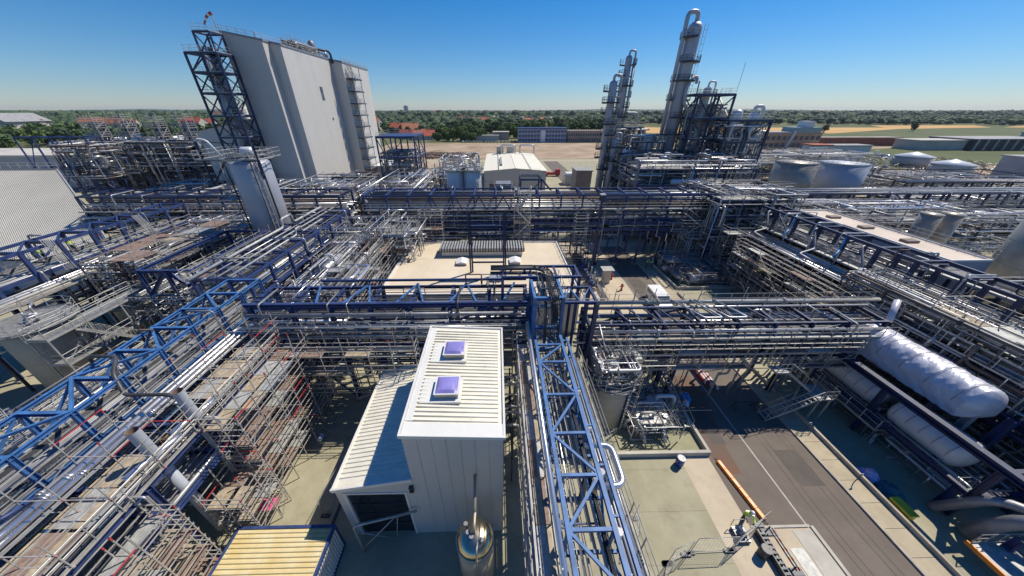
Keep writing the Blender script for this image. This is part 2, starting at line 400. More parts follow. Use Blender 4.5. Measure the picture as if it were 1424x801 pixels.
# rolling low hills on the horizon
def hills(y0, h, seed, c, x0=-9000, x1=9000):
    rg = random.Random(seed); b = MB(); n = 90; ph = [rg.uniform(0, 6) for _ in range(5)]
    prev = None
    for i in range(n + 1):
        x = x0 + (x1 - x0) * i / n
        z = h * (0.55 + 0.25*math.sin(i*.13+ph[0]) + 0.15*math.sin(i*.37+ph[1]) + .08*math.sin(i*.9+ph[2]))
        cur = [(x, y0 - 700, -1), (x, y0 - 250, z * .7), (x, y0, z), (x, y0 + 600, -1)]
        if prev:
            for k in range(3): b.quad([prev[k], cur[k], cur[k+1], prev[k+1]], 0, True)
        prev = cur
    single('hills', b, c, kind='structure')
hills(5200, 26, 1, 'leaf_dark'); hills(7600, 52, 2, 'leaf_dark')

# ------------------------------------------------------------------ generators
PIPEMATS = ['cladding', 'cladding', 'cladding', 'bright_cladding', 'dull_cladding', 'dull_cladding', 'pale_pipe', 'galvanised', 'dark_pipe', 'cladding', 'brown_pipe']
def rail(b, pts, h=1.1, step=1.6, r=0.022, closed=False, toe=True):
    P = [Vector(p) for p in pts]
    if closed: P.append(P[0])
    for i in range(len(P) - 1):
        a, c = P[i], P[i+1]; L = (c - a).length; n = max(1, round(L / step))
        for hh in (h, h * .55): b.tube([a + Vector((0,0,hh)), c + Vector((0,0,hh))], r, 4, smooth=False)
        if toe: b.bar(a + Vector((0,0,.07)), c + Vector((0,0,.07)), .012, .14)
        for k in range(n + (1 if i == len(P) - 2 and not closed else 0)):
            p = a.lerp(c, k / n); b.bar(p, p + Vector((0,0,h)), r * 2)
    return b
def ladder(b, p, z1, ux=(1,0,0), w=0.45, cage=True, out=(0,-1,0)):
    p = Vector(p); u = Vector(ux) * w / 2
    b.bar(p - u, (p.x - u.x, p.y - u.y, z1), .05); b.bar(p + u, (p.x + u.x, p.y + u.y, z1), .05)
    n = int((z1 - p.z) / .35)
    for i in range(n): q = Vector((p.x, p.y, p.z + .2 + i * .35)); b.bar(q - u, q + u, .025)
    if cage:
        o = Vector(out) * .7
        for i in range(max(1, int((z1 - p.z - 2) / 1.2))):
            z = p.z + 2.2 + i * 1.2; a = Vector((p.x, p.y, z))
            b.tube([a - u, a - u + o*.6, a + o, a + u + o*.6, a + u], .02, 3, bend=.1)
        for s in (-1, 1): b.bar((p.x + o.x*.8 + u.x*s, p.y + o.y*.8 + u.y*s, p.z + 2.2), (p.x + o.x*.8 + u.x*s, p.y + o.y*.8 + u.y*s, z1), .03)
    return b
def stair(b, p, q, w=.8, side=(1,0,0)):
    p = Vector(p); q = Vector(q); s = Vector(side) * w / 2; n = max(2, int(abs(q.z - p.z) / .22))
    b.bar(p - s, q - s, .04, .2); b.bar(p + s, q + s, .04, .2)
    for i in range(n): c = p.lerp(q, (i + .5) / n); b.bar(c - s, c + s, .24, .03)
    for k in (-1, 1):
        b.tube([p + s*k + Vector((0,0,1)), q + s*k + Vector((0,0,1))], .022, 4)
        for t in (0, .33, .66, 1): c = p.lerp(q, t) + s*k; b.bar(c, c + Vector((0,0,1)), .04)
    return b
def cable_tray(pts, w=.5, h=.12, rungs=True, filled=True):
    b = MB(); P = [Vector(p) for p in pts]
    for a, c in zip(P, P[1:]):
        d = (c - a).normalized(); u = Vector((0,0,1)) if abs(d.z) < .9 else Vector((0,1,0)); s = d.cross(u).normalized() * w / 2
        b.bar(a - s, c - s, .03, h); b.bar(a + s, c + s, .03, h)
        n = int((c - a).length / .3)
        for i in range(n): q = a.lerp(c, (i + .5) / max(1, n)); b.bar(q - s, q + s, .04, .03)
        if filled:
            for k in (-.55, -.2, .15, .5): b.tube([a + s*k + Vector((0,0,.03)), c + s*k + Vector((0,0,.03))], .035, 4, mi=1)
    return b
def pipe_mb(pts, r, n=6, flanges=0, rg=None):
    b = MB(); b.tube(pts, r, n)
    if flanges:
        P = [Vector(p) for p in pts]
        segs = [(a, c) for a, c in zip(P, P[1:]) if (c - a).length > r * 8]
        for _ in range(flanges):
            if not segs: break
            a, c = rg.choice(segs); t = rg.uniform(.15, .85); d = (c - a).normalized()
            b.flange(a.lerp(c, t), d, r * 1.55, .07, max(6, n)); b.flange(a.lerp(c, t) + d * .12, d, r * 1.55, .07, max(6, n))
    return b
def valve(b, p, r, rg, up=(0,0,1)):
    p = Vector(p); u = Vector(up)
    b.tube([p - Vector((r*1.6,0,0)), p + Vector((r*1.6,0,0))], r * 1.3, 8)
    b.tube([p, p + u * r * 4], r * .35, 5); b.tube([p + u * r * 4, p + u * (r * 4 + .03)], r * 1.8, 8)
def hanging_clutter(th, x0, x1, y0, y1, z0, z1, n, rg, rmin=.03, rmax=.12, nseg=5):
    """pipes that run square to each other inside a volume, with small railed platforms and thin tubes between them"""
    rmin *= .8; rmax *= .55
    for _ in range(int(n * 1.5)):
        p = [rg.uniform(x0, x1), rg.uniform(y0, y1), z0 + (z1 - z0) * rg.random() ** .8]; pts = [tuple(p)]; last = -1
        for k in range(rg.randint(2, nseg)):
            ax = rg.choice([a for a in (0, 1, 2) if a != last]); last = ax
            lo, hi = ((x0, x1), (y0, y1), (z0, z1))[ax]
            L = (hi - lo) * rg.uniform(.15, .7) * rg.choice((-1, 1)); q = min(hi, max(lo, p[ax] + L))
            if abs(q - p[ax]) < .3: q = lo if p[ax] - lo > hi - p[ax] else hi
            p[ax] = q; pts.append(tuple(p))
        r = rg.uniform(rmin, rmax) if rg.random() < .85 else rmax * rg.uniform(1, 1.9)
        mb = pipe_mb(pts, r, 6, rg.randint(0, 2), rg)
        if rg.random() < .5: valve(mb, pts[rg.randint(0, len(pts)-1)], r, rg)
        th.part('pipe', mb, rg.choice(PIPEMATS))
    for _ in range(int(n * .16)):
        x = rg.uniform(x0, x1 - 1); y = rg.uniform(y0, y1 - 1); z = rg.uniform(z0 + .3 * (z1 - z0), z1); w = rg.uniform(1, 3.2); d = rg.uniform(.8, 2.2)
        if rg.random() < .5: w, d = d, w
        b = MB(); b.box(x, y, z, x + w, y + d, z + .05); rail(b, [(x, y, z), (x + w, y, z), (x + w, y + d, z), (x, y + d, z)], closed=rg.random() < .5, step=1.1)
        th.part('platform', b, rg.choice(['galvanised', 'galvanised', 'plank_grey', 'grating']))
    for _ in range(int(n * .5)):
        x = rg.uniform(x0, x1); y = rg.uniform(y0, y1); z = rg.uniform(z0, z1); L = rg.uniform(1.5, 5); ax = rg.randrange(3)
        q = [x, y, z]; q[ax] += L if ax < 2 else -min(L, z - z0)
        th.part('tube', MB().bar((x, y, z), q, .055), rg.choice(['scaffold_tube', 'galvanised', 'navy_steel']))

def rack(th, axis, a0, a1, b0, b1, tiers, bay, rg, steel='blue_steel', post=.32, pipes=None, top=None, near=False,
         braces=.35, plan=False, posts_to=0.0, loops=.25, trays=1, topbrace=True, drop=0, walk=1, shade_deckp=.45):
    m = (lambda a, b, z: (a, b, z)) if axis == 'X' else (lambda a, b, z: (b, a, z))
    n = max(1, round((a1 - a0) / bay)); A = [a0 + (a1 - a0) * i / n for i in range(n + 1)]
    top = top or max(tiers)
    B = MB.ibeam if near else MB.bar
    for i, a in enumerate(A):
        for bb in (b0, b1):
            k = MB(); B(k, m(a, bb, posts_to), m(a, bb, top), post, post)
            if posts_to < .1: k.box(*[c for c in (m(a, bb, 0)[0]-.35, m(a, bb, 0)[1]-.35, -.05, m(a, bb, 0)[0]+.35, m(a, bb, 0)[1]+.35, .25)], mi=1)
            th.part('post', k, [steel, 'concrete'])
        for z in tiers:
            k = MB(); B(k, m(a, b0, z - post*.5), m(a, b1, z - post*.5), post * .8, post); th.part('crossbeam', k, steel)
    for z in tiers:
        for bb in (b0, b1):
            for i in range(n):
                k = MB(); B(k, m(A[i], bb, z - post*.45), m(A[i+1], bb, z - post*.45), post * .7, post * .9); th.part('beam', k, steel)
    if plan:
        for i in range(n):
            s = (b0, b1) if i % 2 else (b1, b0)
            k = MB(); k.bar(m(A[i], s[0], top - .1), m(A[i+1], s[1], top - .1), post * .5); th.part('brace', k, steel)
    ts = sorted(tiers)
    for i in range(n):
        for z0, z1 in zip([posts_to] + ts, ts):
            for bb in (b0, b1):
                if rg.random() < braces * (0.4 if z0 < .1 else 1):
                    if rg.random() < .5: za, zb = z0, z1 - post
                    else: za, zb = z1 - post, z0
                    k = MB(); k.bar(m(A[i], bb, za), m(A[i+1], bb, zb), post * .5); th.part('brace', k, steel)
    if pipes:
        for ti, cnt in pipes:
            z = ts[ti]; w = b1 - b0; cnt = int(cnt * 1.35); pos = [b0 + w * (j + .5) / cnt for j in range(cnt)]
            for j, pb in enumerate(pos):
                pb += rg.uniform(-.1, .1) * w / cnt
                r = min(rg.choice((.03, .04, .05, .06, .08, .1, .13, .18)), w / cnt * .46)
                s, e = a0 - rg.uniform(0, 1), a1 + rg.uniform(0, 1)
                if rg.random() < .35:
                    if rg.random() < .5: s = a0 + (a1 - a0) * rg.uniform(.05, .5)
                    else: e = a0 + (a1 - a0) * rg.uniform(.5, .95)
                zz = z + r + .02; pts = [m(s, pb, zz)]
                if rg.random() < loops and e - s > 8:
                    c = rg.uniform(s + 3, e - 3); lw = rg.uniform(.6, 1.6); lh = rg.uniform(.5, 1.3)
                    pts += [m(c - lw, pb, zz), m(c - lw, pb, zz + lh), m(c + lw, pb, zz + lh), m(c + lw, pb, zz)]
                pts.append(m(e, pb, zz))
                if rg.random() < .3: q = m(e, pb, zz); pts.append((q[0], q[1], max(.3, zz - rg.uniform(1, 4))))
                th.part('pipe', pipe_mb(pts, r, 8 if near else 6, rg.randint(1, 3) if near else 1, rg), rg.choice(PIPEMATS))
    for z in ts:
        for i in range(n):
            if rg.random() < shade_deckp and z < top - .5:
                q0 = m(A[i] + .15, b0 + .15, z); q1 = m(A[i+1] - .15, b1 - .15, z); th.part('floor_grating', MB().box(q0[0], q0[1], z - post*1.0, q1[0], q1[1], z - post*1.0 + .04), 'grating')  # gratings added under the pipes to darken the space below
    for side_ in range(walk):
        z = ts[-2 if side_ == 0 or len(ts) < 3 else -3] - .1; o0, o1 = ((b0 - 1.0, b0 - .15) if side_ % 2 == 0 else (b1 + .15, b1 + 1.0)); oe = o0 if side_ % 2 == 0 else o1
        for i in range(n):
            q0 = m(A[i], o0, z); q1 = m(A[i+1], o1, z + .05); th.part('walkway', MB().box(min(q0[0], q1[0]), min(q0[1], q1[1]), z, max(q0[0], q1[0]), max(q0[1], q1[1]), z + .05), rg.choice(['grating', 'grating', 'plank_grey', 'plank_wood']))
            th.part('railing', rail(MB(), [m(A[i], oe, z + .05), m(A[i+1], oe, z + .05)], step=1.3), 'galvanised')
    for t in range(trays):
        z = ts[-2 if len(ts) > 1 else -1] + .35; pb = b0 + (b1 - b0) * rg.uniform(.1, .9)
        th.part('cable_tray', cable_tray([m(a0, pb, z), m(a1, pb, z)], .55), ['galvanised', 'dark_pipe'])
    for d in range(drop):   # branch lines that leave a tier sideways and turn down
        a = rg.uniform(a0 + .5, a1 - .5); z = rg.choice(ts) + rg.uniform(.1, .5); r = rg.choice((.04, .06, .08, .1))
        s = rg.choice((-1, 1)); e = (b0 - rg.uniform(.2, .8)) if s < 0 else (b1 + rg.uniform(.2, .8))
        da = rg.uniform(-2, 2)
        pts = [m(a, b0 + (b1 - b0) * rg.uniform(.2, .8), z), m(a, e, z), m(a, e, z - rg.uniform(.8, 2.5)), m(a + da, e, 0)]
        pts[3] = (pts[3][0], pts[3][1], pts[2][2]); pts.append((pts[3][0], pts[3][1], rg.choice((.4, max(.4, pts[2][2] - 3)))))
        th.part('pipe', pipe_mb(pts, r, 6, 1, rg), rg.choice(PIPEMATS))
    return th

def scaffold(th, xs, ys, z0, levels, rg, red=.3, deck_prob=.85, ext=1.1, brace=.3, thick=.027, decks=True):
    for x in xs:
        for y in ys:
            b = MB(); top = z0 + levels[-1] + ext + rg.uniform(-.1, .9)
            b.bar((x, y, z0), (x, y, top), thick * 2)
            for l in levels: b.bar((x, y, z0 + l - .08), (x, y, z0 + l + .02), thick * 4, mi=1 if rg.random() < red else 0)
            if rg.random() < red: b.bar((x, y, top - .25), (x, y, top), thick * 2.3, mi=1)
            th.part('standard', b, ['scaffold_tube', 'red_coupler'])
    for l in levels:
        for hh in (0, .55, 1.05):
            for y in ys:
                if hh and y not in (ys[0], ys[-1]): continue
                for a, c in zip(xs, xs[1:]):
                    th.part('ledger', MB().bar((a - .1, y, z0 + l + hh), (c + .1, y, z0 + l + hh), thick * 1.8), 'red_coupler' if rg.random() < red * .12 else 'scaffold_tube')
            for x in xs:
                if hh and x not in (xs[0], xs[-1]): continue
                for a, c in zip(ys, ys[1:]):
                    th.part('ledger', MB().bar((x, a - .1, z0 + l + hh), (x, c + .1, z0 + l + hh), thick * 1.8), 'red_coupler' if rg.random() < red * .12 else 'scaffold_tube')
        if decks:
            for a, c in zip(xs, xs[1:]):
                for d, e in zip(ys, ys[1:]):
                    if rg.random() < deck_prob:
                        mt = rg.choice(['plank_grey', 'plank_wood', 'plank_grey', 'plank_red'])
                        b = MB(); w = .32; k = int((e - d) / w) if (c - a) >= (e - d) else int((c - a) / w)
                        for j in range(max(1, k)):
                            dz = rg.uniform(0, .012)
                            if (c - a) >= (e - d): b.box(a + .03, d + j*w + .02, z0 + l + .03 + dz, c - .03, d + (j+1)*w - .01, z0 + l + .08 + dz)
                            else: b.box(a + j*w + .02, d + .03, z0 + l + .03 + dz, a + (j+1)*w - .01, e - .03, z0 + l + .08 + dz)
                        th.part('deck', b, mt)
    lv = [0] + list(levels)
    for l0, l1 in zip(lv, lv[1:]):
        for a, c in zip(xs, xs[1:]):
            for y in (ys[0], ys[-1]):
                if rg.random() < brace: th.part('brace', MB().bar((a, y, z0 + l0), (c, y, z0 + l1), thick * 1.8), 'scaffold_tube')
        for a, c in zip(ys, ys[1:]):
            for x in (xs[0], xs[-1]):
                if rg.random() < brace: th.part('brace', MB().bar((x, a, z0 + l0), (x, c, z0 + l1), thick * 1.8), 'scaffold_tube')
    return th

def frame3d(th, xs, ys, zs, rg, steel='blue_steel', w=.3, floors=True, rails=True, brace=.5, floor_skip=.2, post_z0=0, near=False):
    B = MB.ibeam if near else MB.bar
    if not near: w *= .78
    for x in xs:
        for y in ys:
            k = MB(); B(k, (x, y, post_z0), (x, y, zs[-1]), w, w); th.part('post', k, steel)
    for z in zs:
        for y in ys:
            for a, c in zip(xs, xs[1:]): k = MB(); B(k, (a, y, z - w*.5), (c, y, z - w*.5), w*.8, w); th.part('beam', k, steel)
        for x in xs:
            for a, c in zip(ys, ys[1:]): k = MB(); B(k, (x, a, z - w*.5), (x, c, z - w*.5), w*.8, w); th.part('beam', k, steel)
        if floors:
            for a, c in zip(xs, xs[1:]):
                for d, e in zip(ys, ys[1:]):
                    if rg.random() > floor_skip: th.part('floor_grating', MB().box(a + .02, d + .02, z + .004, c - .02, e - .02, z + .04), 'grating')
        if rails:
            b = rail(MB(), [(xs[0], ys[0], z), (xs[-1], ys[0], z), (xs[-1], ys[-1], z), (xs[0], ys[-1], z)], closed=True); th.part('railing', b, 'galvanised')
    zz = [post_z0] + list(zs)
    for z0, z1 in zip(zz, zz[1:]):
        for a, c in zip(xs, xs[1:]):
            for y in (ys[0], ys[-1]):
                if rg.random() < brace:
                    s = rg.random() < .5; th.part('brace', MB().bar((a, y, z0 if s else z1 - w), (c, y, z1 - w if s else z0), w*.55), steel)
        for a, c in zip(ys, ys[1:]):
            for x in (xs[0], xs[-1]):
                if rg.random() < brace:
                    s = rg.random() < .5; th.part('brace', MB().bar((x, a, z0 if s else z1 - w), (x, c, z1 - w if s else z0), w*.55), steel)
    return th
def vdrum(b, c, r, z0, z1, n=20, dome=.35, mi=0):
    x, y = c; d = r * dome
    b.lathe((x, y, 0), [(r*.9, z0), (r, z0 + .02), (r, z1 - d), (r*.92, z1 - d*.55), (r*.7, z1 - d*.22), (r*.35, z1 - d*.05), (.02, z1)], n, mi)
    return b
def hdrum(b, p, L, r, axis='X', n=18, mi=0):
    d = r * .5
    b.lathe(p, [(.02, -L/2 - d), (r*.5, -L/2 - d*.85), (r*.85, -L/2 - d*.4), (r, -L/2), (r, L/2), (r*.85, L/2 + d*.4), (r*.5, L/2 + d*.85), (.02, L/2 + d)], n, mi, axis)
    return b
def pump(x, y, z, rg, name='pump'):
    b = MB(); b.box(x - .7, y - .3, z, x + .7, y + .3, z + .2, 1)
    hdrum(b, (x - .25, y, z + .5), .6, .24, 'X', 12, 2); b.tube([(x + .35, y, z + .5), (x + .55, y, z + .5)], .3, 12); b.tube([(x + .45, y, z + .5), (x + .45, y, z + 1.2)], .08, 8)
    return b
def equipment(th, x0, x1, y0, y1, z, zmax, n, rg):
    for _ in range(n):
        x = rg.uniform(x0, x1); y = rg.uniform(y0, y1); t = rg.random(); mt = rg.choice(['cladding', 'silver_tank', 'dull_cladding', 'pale_pipe', 'white_tank'])
        if t < .4:
            r = rg.uniform(.3, .9); h = rg.uniform(1.5, max(1.8, zmax)); b = MB(); vdrum(b, (x, y), r, z, z + h)
            b.tube([(x, y, z + h - .05), (x, y, z + h + .5), (x + r*2, y, z + h + .5), (x + r*2, y, z)], r*.22, 6); th.part('vessel', b, mt)
        elif t < .7:
            r = rg.uniform(.25, .6); L = rg.uniform(1.5, 4); b = MB(); hdrum(b, (x, y, z + r + .5), L, r, rg.choice(('X', 'Y')))
            b.box(x - .3, y - .3, z, x + .3, y + .3, z + .5); th.part('heat_exchanger', b, mt)
        else: th.part('pump', pump(x, y, z, rg), ['dull_cladding', 'concrete', 'blue_steel'])
def tank(name, label, c, r, h, m, z0=0, group=None, rails=True, cone=.12, seam=0, cat='tank', spiral=False):
    t = Thing(name, label, cat, (c[0], c[1], 0), group)
    b = MB(); b.lathe((c[0], c[1], 0), [(r, z0), (r, z0 + h)] , 48)
    if seam:
        for i in range(1, seam): z = z0 + h * i / seam; b.lathe((c[0], c[1], 0), [(r + .002, z - .04), (r + .03, z - .03), (r + .03, z + .03), (r + .002, z + .04)], 48)
    t.part('shell', b, m)
    k = MB(); k.lathe((c[0], c[1], 0), [(r + .06, z0 + h + .002), (r + .06, z0 + h + .1), (.05, z0 + h + .1 + r * cone)], 48); t.part('roof', k, m)
    if rails:
        rb = MB(); n = max(8, int(r * 5)); rail(rb, [(c[0] + (r-.1)*math.cos(2*PI*i/n), c[1] + (r-.1)*math.sin(2*PI*i/n), z0 + h + .1) for i in range(n)], closed=True, step=2); t.part('railing', rb, 'galvanised')
        lb = MB(); ladder(lb, (c[0] + (r + .25) * .5, c[1] - (r + .25) * .87, z0), z0 + h + 1); t.part('ladder', lb, 'galvanised')
    return t

# ------------------------------------------------------------------ white production hall in the middle foreground
rg = random.Random(11)
def ribbed(b, p00, p10, p11, p01, n, along='u', h=.07, w=.45):
    """raised ribs on a quad; ribs run from edge u=0 to u=1 at n steps of v"""
    P = [Vector(p) for p in (p00, p10, p11, p01)]; nrm = (P[1]-P[0]).cross(P[3]-P[0]).normalized()
    for i in range(n):
        t0 = (i + .5 - w/2) / n; t1 = (i + .5 + w/2) / n
        a, c = P[0].lerp(P[3], t0), P[1].lerp(P[2], t0); d, e = P[0].lerp(P[3], t1), P[1].lerp(P[2], t1)
        g = (d - a) * .22
        A, C, D, E = a + g + nrm*h, c + g + nrm*h, d - g + nrm*h, e - g + nrm*h
        b.quad([a, c, C, A]); b.quad([A, C, E, D]); b.quad([D, E, e, d]); b.quad([a, A, D, d]); b.quad([c, e, E, C])
t = Thing('production_hall', 'tall white block with two purple skylight domes on its ribbed roof', 'building', (-2.5, 14.5, 0))
X0, X1, Y0, Y1 = -5.1, 0.2, 10.1, 19.2; ZL, ZR = 10.5, 10.2
b = MB()
for p in ([(X0,Y0,0),(X1,Y0,0),(X1,Y0,ZR),(X0,Y0,ZL)], [(X1,Y0,0),(X1,Y1,0),(X1,Y1,ZR),(X1,Y0,ZR)], [(X1,Y1,0),(X0,Y1,0),(X0,Y1,ZL),(X1,Y1,ZR)], [(X0,Y1,0),(X0,Y0,0),(X0,Y0,ZL),(X0,Y1,ZL)]): b.quad(p)
w = t.part('wall', b, 'white_panel')
k = MB()
for i in range(1, 7): x = X0 + (X1 - X0) * i / 7; k.box(x - .012, Y0 - .012, 0, x + .012, Y0 - .002, 10.1)
w.sub('panel_joint', k, 'pale_pipe')
k = MB(); k.quad([(X0,Y0,ZL),(X1,Y0,ZR),(X1,Y1,ZR),(X0,Y1,ZL)]); ribbed(k, (X0+.45,Y0+.75,ZL+.003), (X1-.25,Y0+.75,ZR+.003), (X1-.25,Y1-.3,ZR+.003), (X0+.45,Y1-.3,ZL+.003), 27, h=.075)
roof = t.part('roof', k, 'cream_roof')
k = MB(); k.bar((X0-.06,Y0,ZL+.02),(X0-.06,Y1,ZL+.02),.12,.22); k.bar((X1+.06,Y0,ZR+.02),(X1+.06,Y1,ZR+.02),.12,.2)
k.bar((X0-.12,Y0-.06,ZL+.02),(X1+.12,Y0-.06,ZR+.02),.12,.22); k.bar((X0-.12,Y1+.06,ZL+.02),(X1+.12,Y1+.06,ZR+.02),.12,.22)
k.box(X0+.02, Y0+.85, ZL-.05, X0+.4, Y1-.1, ZL+.05); t.part('roof_trim', k, 'white_trim')
k = MB(); k.quad([(X0+.02,Y0+.02,ZL+.09),(X1-.02,Y0+.02,ZR+.09),(X1-.02,Y0+.72,ZR+.09),(X0+.02,Y0+.72,ZL+.09)]); k.quad([(X0+.02,Y0+.72,ZL-.02),(X0+.02,Y0+.72,ZL+.09),(X1-.02,Y0+.72,ZR+.09),(X1-.02,Y0+.72,ZR-.02)]); t.part('flashing', k, 'white_trim')
for (sx, sy) in ((-3.05, 13.05), (-3.0, 16.35)):
    zb = 10.455; k = MB(); k.box(sx - 1.55, sy - .95, zb, sx + .85, sy + .95, zb + .09); f = t.part('skylight', k, 'white_trim')
    k = MB(); k.box(sx - .68, sy - .68, zb + .09, sx + .68, sy + .68, zb + .42); f.sub('curb', k, 'stainless_dull')
    k = MB(); k.box(sx - .72, sy - .72, zb + .42, sx + .72, sy + .72, zb + .47); f.sub('frame', k, 'white_trim')
    k = MB(); n = 8
    for i in range(n):
        for j in range(n):
            q = []
            for (a, c) in ((i, j), (i+1, j), (i+1, j+1), (i, j+1)):
                u, v = a/n*2 - 1, c/n*2 - 1; q.append((sx + u*.64, sy + v*.64, zb + .475 + .2*((1-u*u)*(1-v*v))**.5))
            k.quad(q, 0, True)
    f.sub('dome', k, 'purple_dome')
t = Thing('side_annex', 'low white annex with ribbed roof and dark door opening, left of the tall white block', 'building', (-7.5, 15, 0))
A0, A1 = -9.85, -5.105; zl, zr = 5.5, 6.5; yb = 19.9
b = MB()
DL, DR, DT = -9.25, -5.75, 5.0
b.quad([(A0,Y0,0),(DL,Y0,0),(DL,Y0,DT),(A0,Y0,DT)]); b.quad([(DR,Y0,0),(A1,Y0,0),(A1,Y0,DT),(DR,Y0,DT)]); b.quad([(A0,Y0,DT),(A1,Y0,DT),(A1,Y0,zr),(A0,Y0,zl)])
b.quad([(A0,yb,0),(A0,Y0,0),(A0,Y0,zl),(A0,yb,zl)]); b.quad([(A1,yb,0),(A0,yb,0),(A0,yb,zl),(A1,yb,zr)]); b.quad([(A1,Y1,0),(A1,yb,0),(A1,yb,zr),(A1,Y1,zr)])
t.part('wall', b, 'white_panel')
b = MB(); b.box(DL+.003, Y0 + .12, 0, DR-.003, Y0 + .3, DT-.003); dd = t.part('door', b, 'dark_glass')
b = MB()
for z in (1.2, 2.4, 3.6): b.box(DL, Y0 + .08, z, DR, Y0 + .118, z + .05)
dd.sub('door_seam', b, 'dark_steel')
b = MB(); b.box(DL-.14, Y0-.05, 0, DL, Y0+.1, DT+.14); b.box(DR, Y0-.05, 0, DR+.14, Y0+.1, DT+.14); b.box(DL, Y0-.05, DT, DR, Y0+.1, DT+.14); t.part('door_frame', b, 'white_trim')
b = MB(); b.quad([(A0,Y0,zl+.01),(A1,Y0,zr+.01),(A1,yb,zr+.01),(A0,yb,zl+.01)]); ribbed(b, (A0+.1,Y0+.5,zl+.03), (A1,Y0+.5,zr+.01), (A1,yb-.1,zr+.01), (A0+.1,yb-.1,zl+.03), 30, h=.06); t.part('roof', b, 'cream_roof')
b = MB(); b.bar((A0-.06,Y0-.06,zl),(A0-.06,yb,zl),.12,.24); b.bar((A0-.12,Y0-.07,zl+.02),(A1,Y0-.07,zr+.02),.12,.26); t.part('roof_trim', b, 'white_trim')
b = MB(); b.box(-5.35, Y0-.2, 5.35, -5.1, Y0-.03, 5.5); b.box(-5.35, Y0-.2, 5.7, -5.1, Y0-.03, 5.85); t.part('vent', b, 'dark_steel')
# bent light frame standing in front of the annex door
t = Thing('door_canopy_frame', 'bent galvanised tube frame standing in front of the annex door', 'frame', (-7, 9.6, 0))
b = MB(); b.tube([(-8.9,9.1,0),(-8.9,9.2,3.2),(-5.2,9.9,3.3)], .08, 8); t.part('tube', b, 'galvanised')
b = MB(); b.tube([(-8.9,9.1,.4),(-6.4,9.75,3.2)], .04, 6); b.tube([(-8.8,9.3,2.2),(-6.9,9.7,.1)], .03, 6); b.tube([(-6.9,9.7,.1),(-6.4,9.75,3.2)], .03, 6); t.part('brace', b, 'galvanised')
# polished vessel
t = Thing('polished_vessel', 'polished stainless steel vessel with domed top standing close to the white hall wall', 'vessel', (-1.4, 7.9, 0))
b = MB(); b.lathe((-1.4, 7.9, 0), [(1.0, .5), (1.0, 4.55)], 40); t.part('shell', b, 'stainless_dull')
b = MB(); b.lathe((-1.4, 7.9, 0), [(1.05, 4.5), (1.05, 4.62)], 40); t.part('rim', b, 'stainless')
b = MB(); b.lathe((-1.4, 7.9, 0), [(1.0, 4.6), (.97, 4.8), (.85, 5.0), (.6, 5.16), (.3, 5.24), (.02, 5.26)], 40); t.part('dome', b, 'stainless')
b = MB(); b.tube([(-1.4,7.9,5.2),(-1.4,7.9,5.75),(-1.4,8.7,5.75),(-1.4,8.7,6.0),(-1.4,9.9,7.2)], .09, 10); b.tube([(-1.2,7.5,5.2),(-1.25,7.1,5.3),(-1.25,6.85,4.7),(-1.25,6.8,.6)], .05, 8); th_ = t.part('pipe', b, 'stainless_dull')
for (dx, dy) in ((-.5,.4),(.4,-.35),(-.15,-.2),(-.35,0)):
    b = MB(); b.tube([(-1.4+dx,7.9+dy,5.0),(-1.4+dx,7.9+dy,5.3)], .08, 10); b.tube([(-1.4+dx,7.9+dy,5.3),(-1.4+dx,7.9+dy,5.36)], .12, 10); t.part('nozzle', b, 'dull_cladding')
for an in (.4, 2.5, 4.6):
    b = MB(); b.bar((-1.4+.8*math.cos(an),7.9+.8*math.sin(an),0),(-1.4+.8*math.cos(an),7.9+.8*math.sin(an),.8),.16); t.part('leg', b, 'galvanised')
# container with yellowed ribbed roof
t = Thing('office_container', 'blue edged container with a sun-yellowed ribbed roof and white ribbed side wall', 'container', (-13.2, 7, 0))
c0, c1, d0, d1, zc = -16.2, -10.25, 4.6, 9.55, 2.65
b = MB(); b.box(c0+.05, d0+.05, .15, c1-.08, d1-.05, zc-.1)
ribbed(b, (c1-.078,d0+.1,.2), (c1-.078,d0+.1,zc-.15), (c1-.078,d1-.1,zc-.15), (c1-.078,d1-.1,.2), 26, h=-.06, w=.5)
t.part('wall', b, 'white_trim')
b = MB(); b.box(c0+.1, d0+.1, zc-.1, c1-.1, d1-.1, zc-.04); ribbed(b, (c0+.2,d0+.15,zc-.038), (c1-.2,d0+.15,zc-.038), (c1-.2,d1-.22,zc-.038), (c0+.2,d1-.22,zc-.038), 19, h=.07, w=.62); t.part('roof', b, 'yellow_roof')
b = MB()
b.box(c0, d1-.16, zc-.2, c1, d1, zc+.03); b.box(c0, d0, zc-.2, c1, d0+.16, zc+.03); b.box(c0, d0+.16, zc-.2, c0+.14, d1-.16, zc+.02); b.box(c1-.14, d0+.16, zc-.2, c1, d1-.16, zc+.02)
for x in (c0, c1-.14):
    for y in (d0, d1-.14): b.box(x, y, 0, x+.14, y+.14, zc-.2)
b.box(c0+.14, d0, 0, c1-.14, d0+.12, .16); b.box(c1-.12, d0+.14, 0, c1, d1-.14, .16)
t.part('frame', b, 'blue_steel')

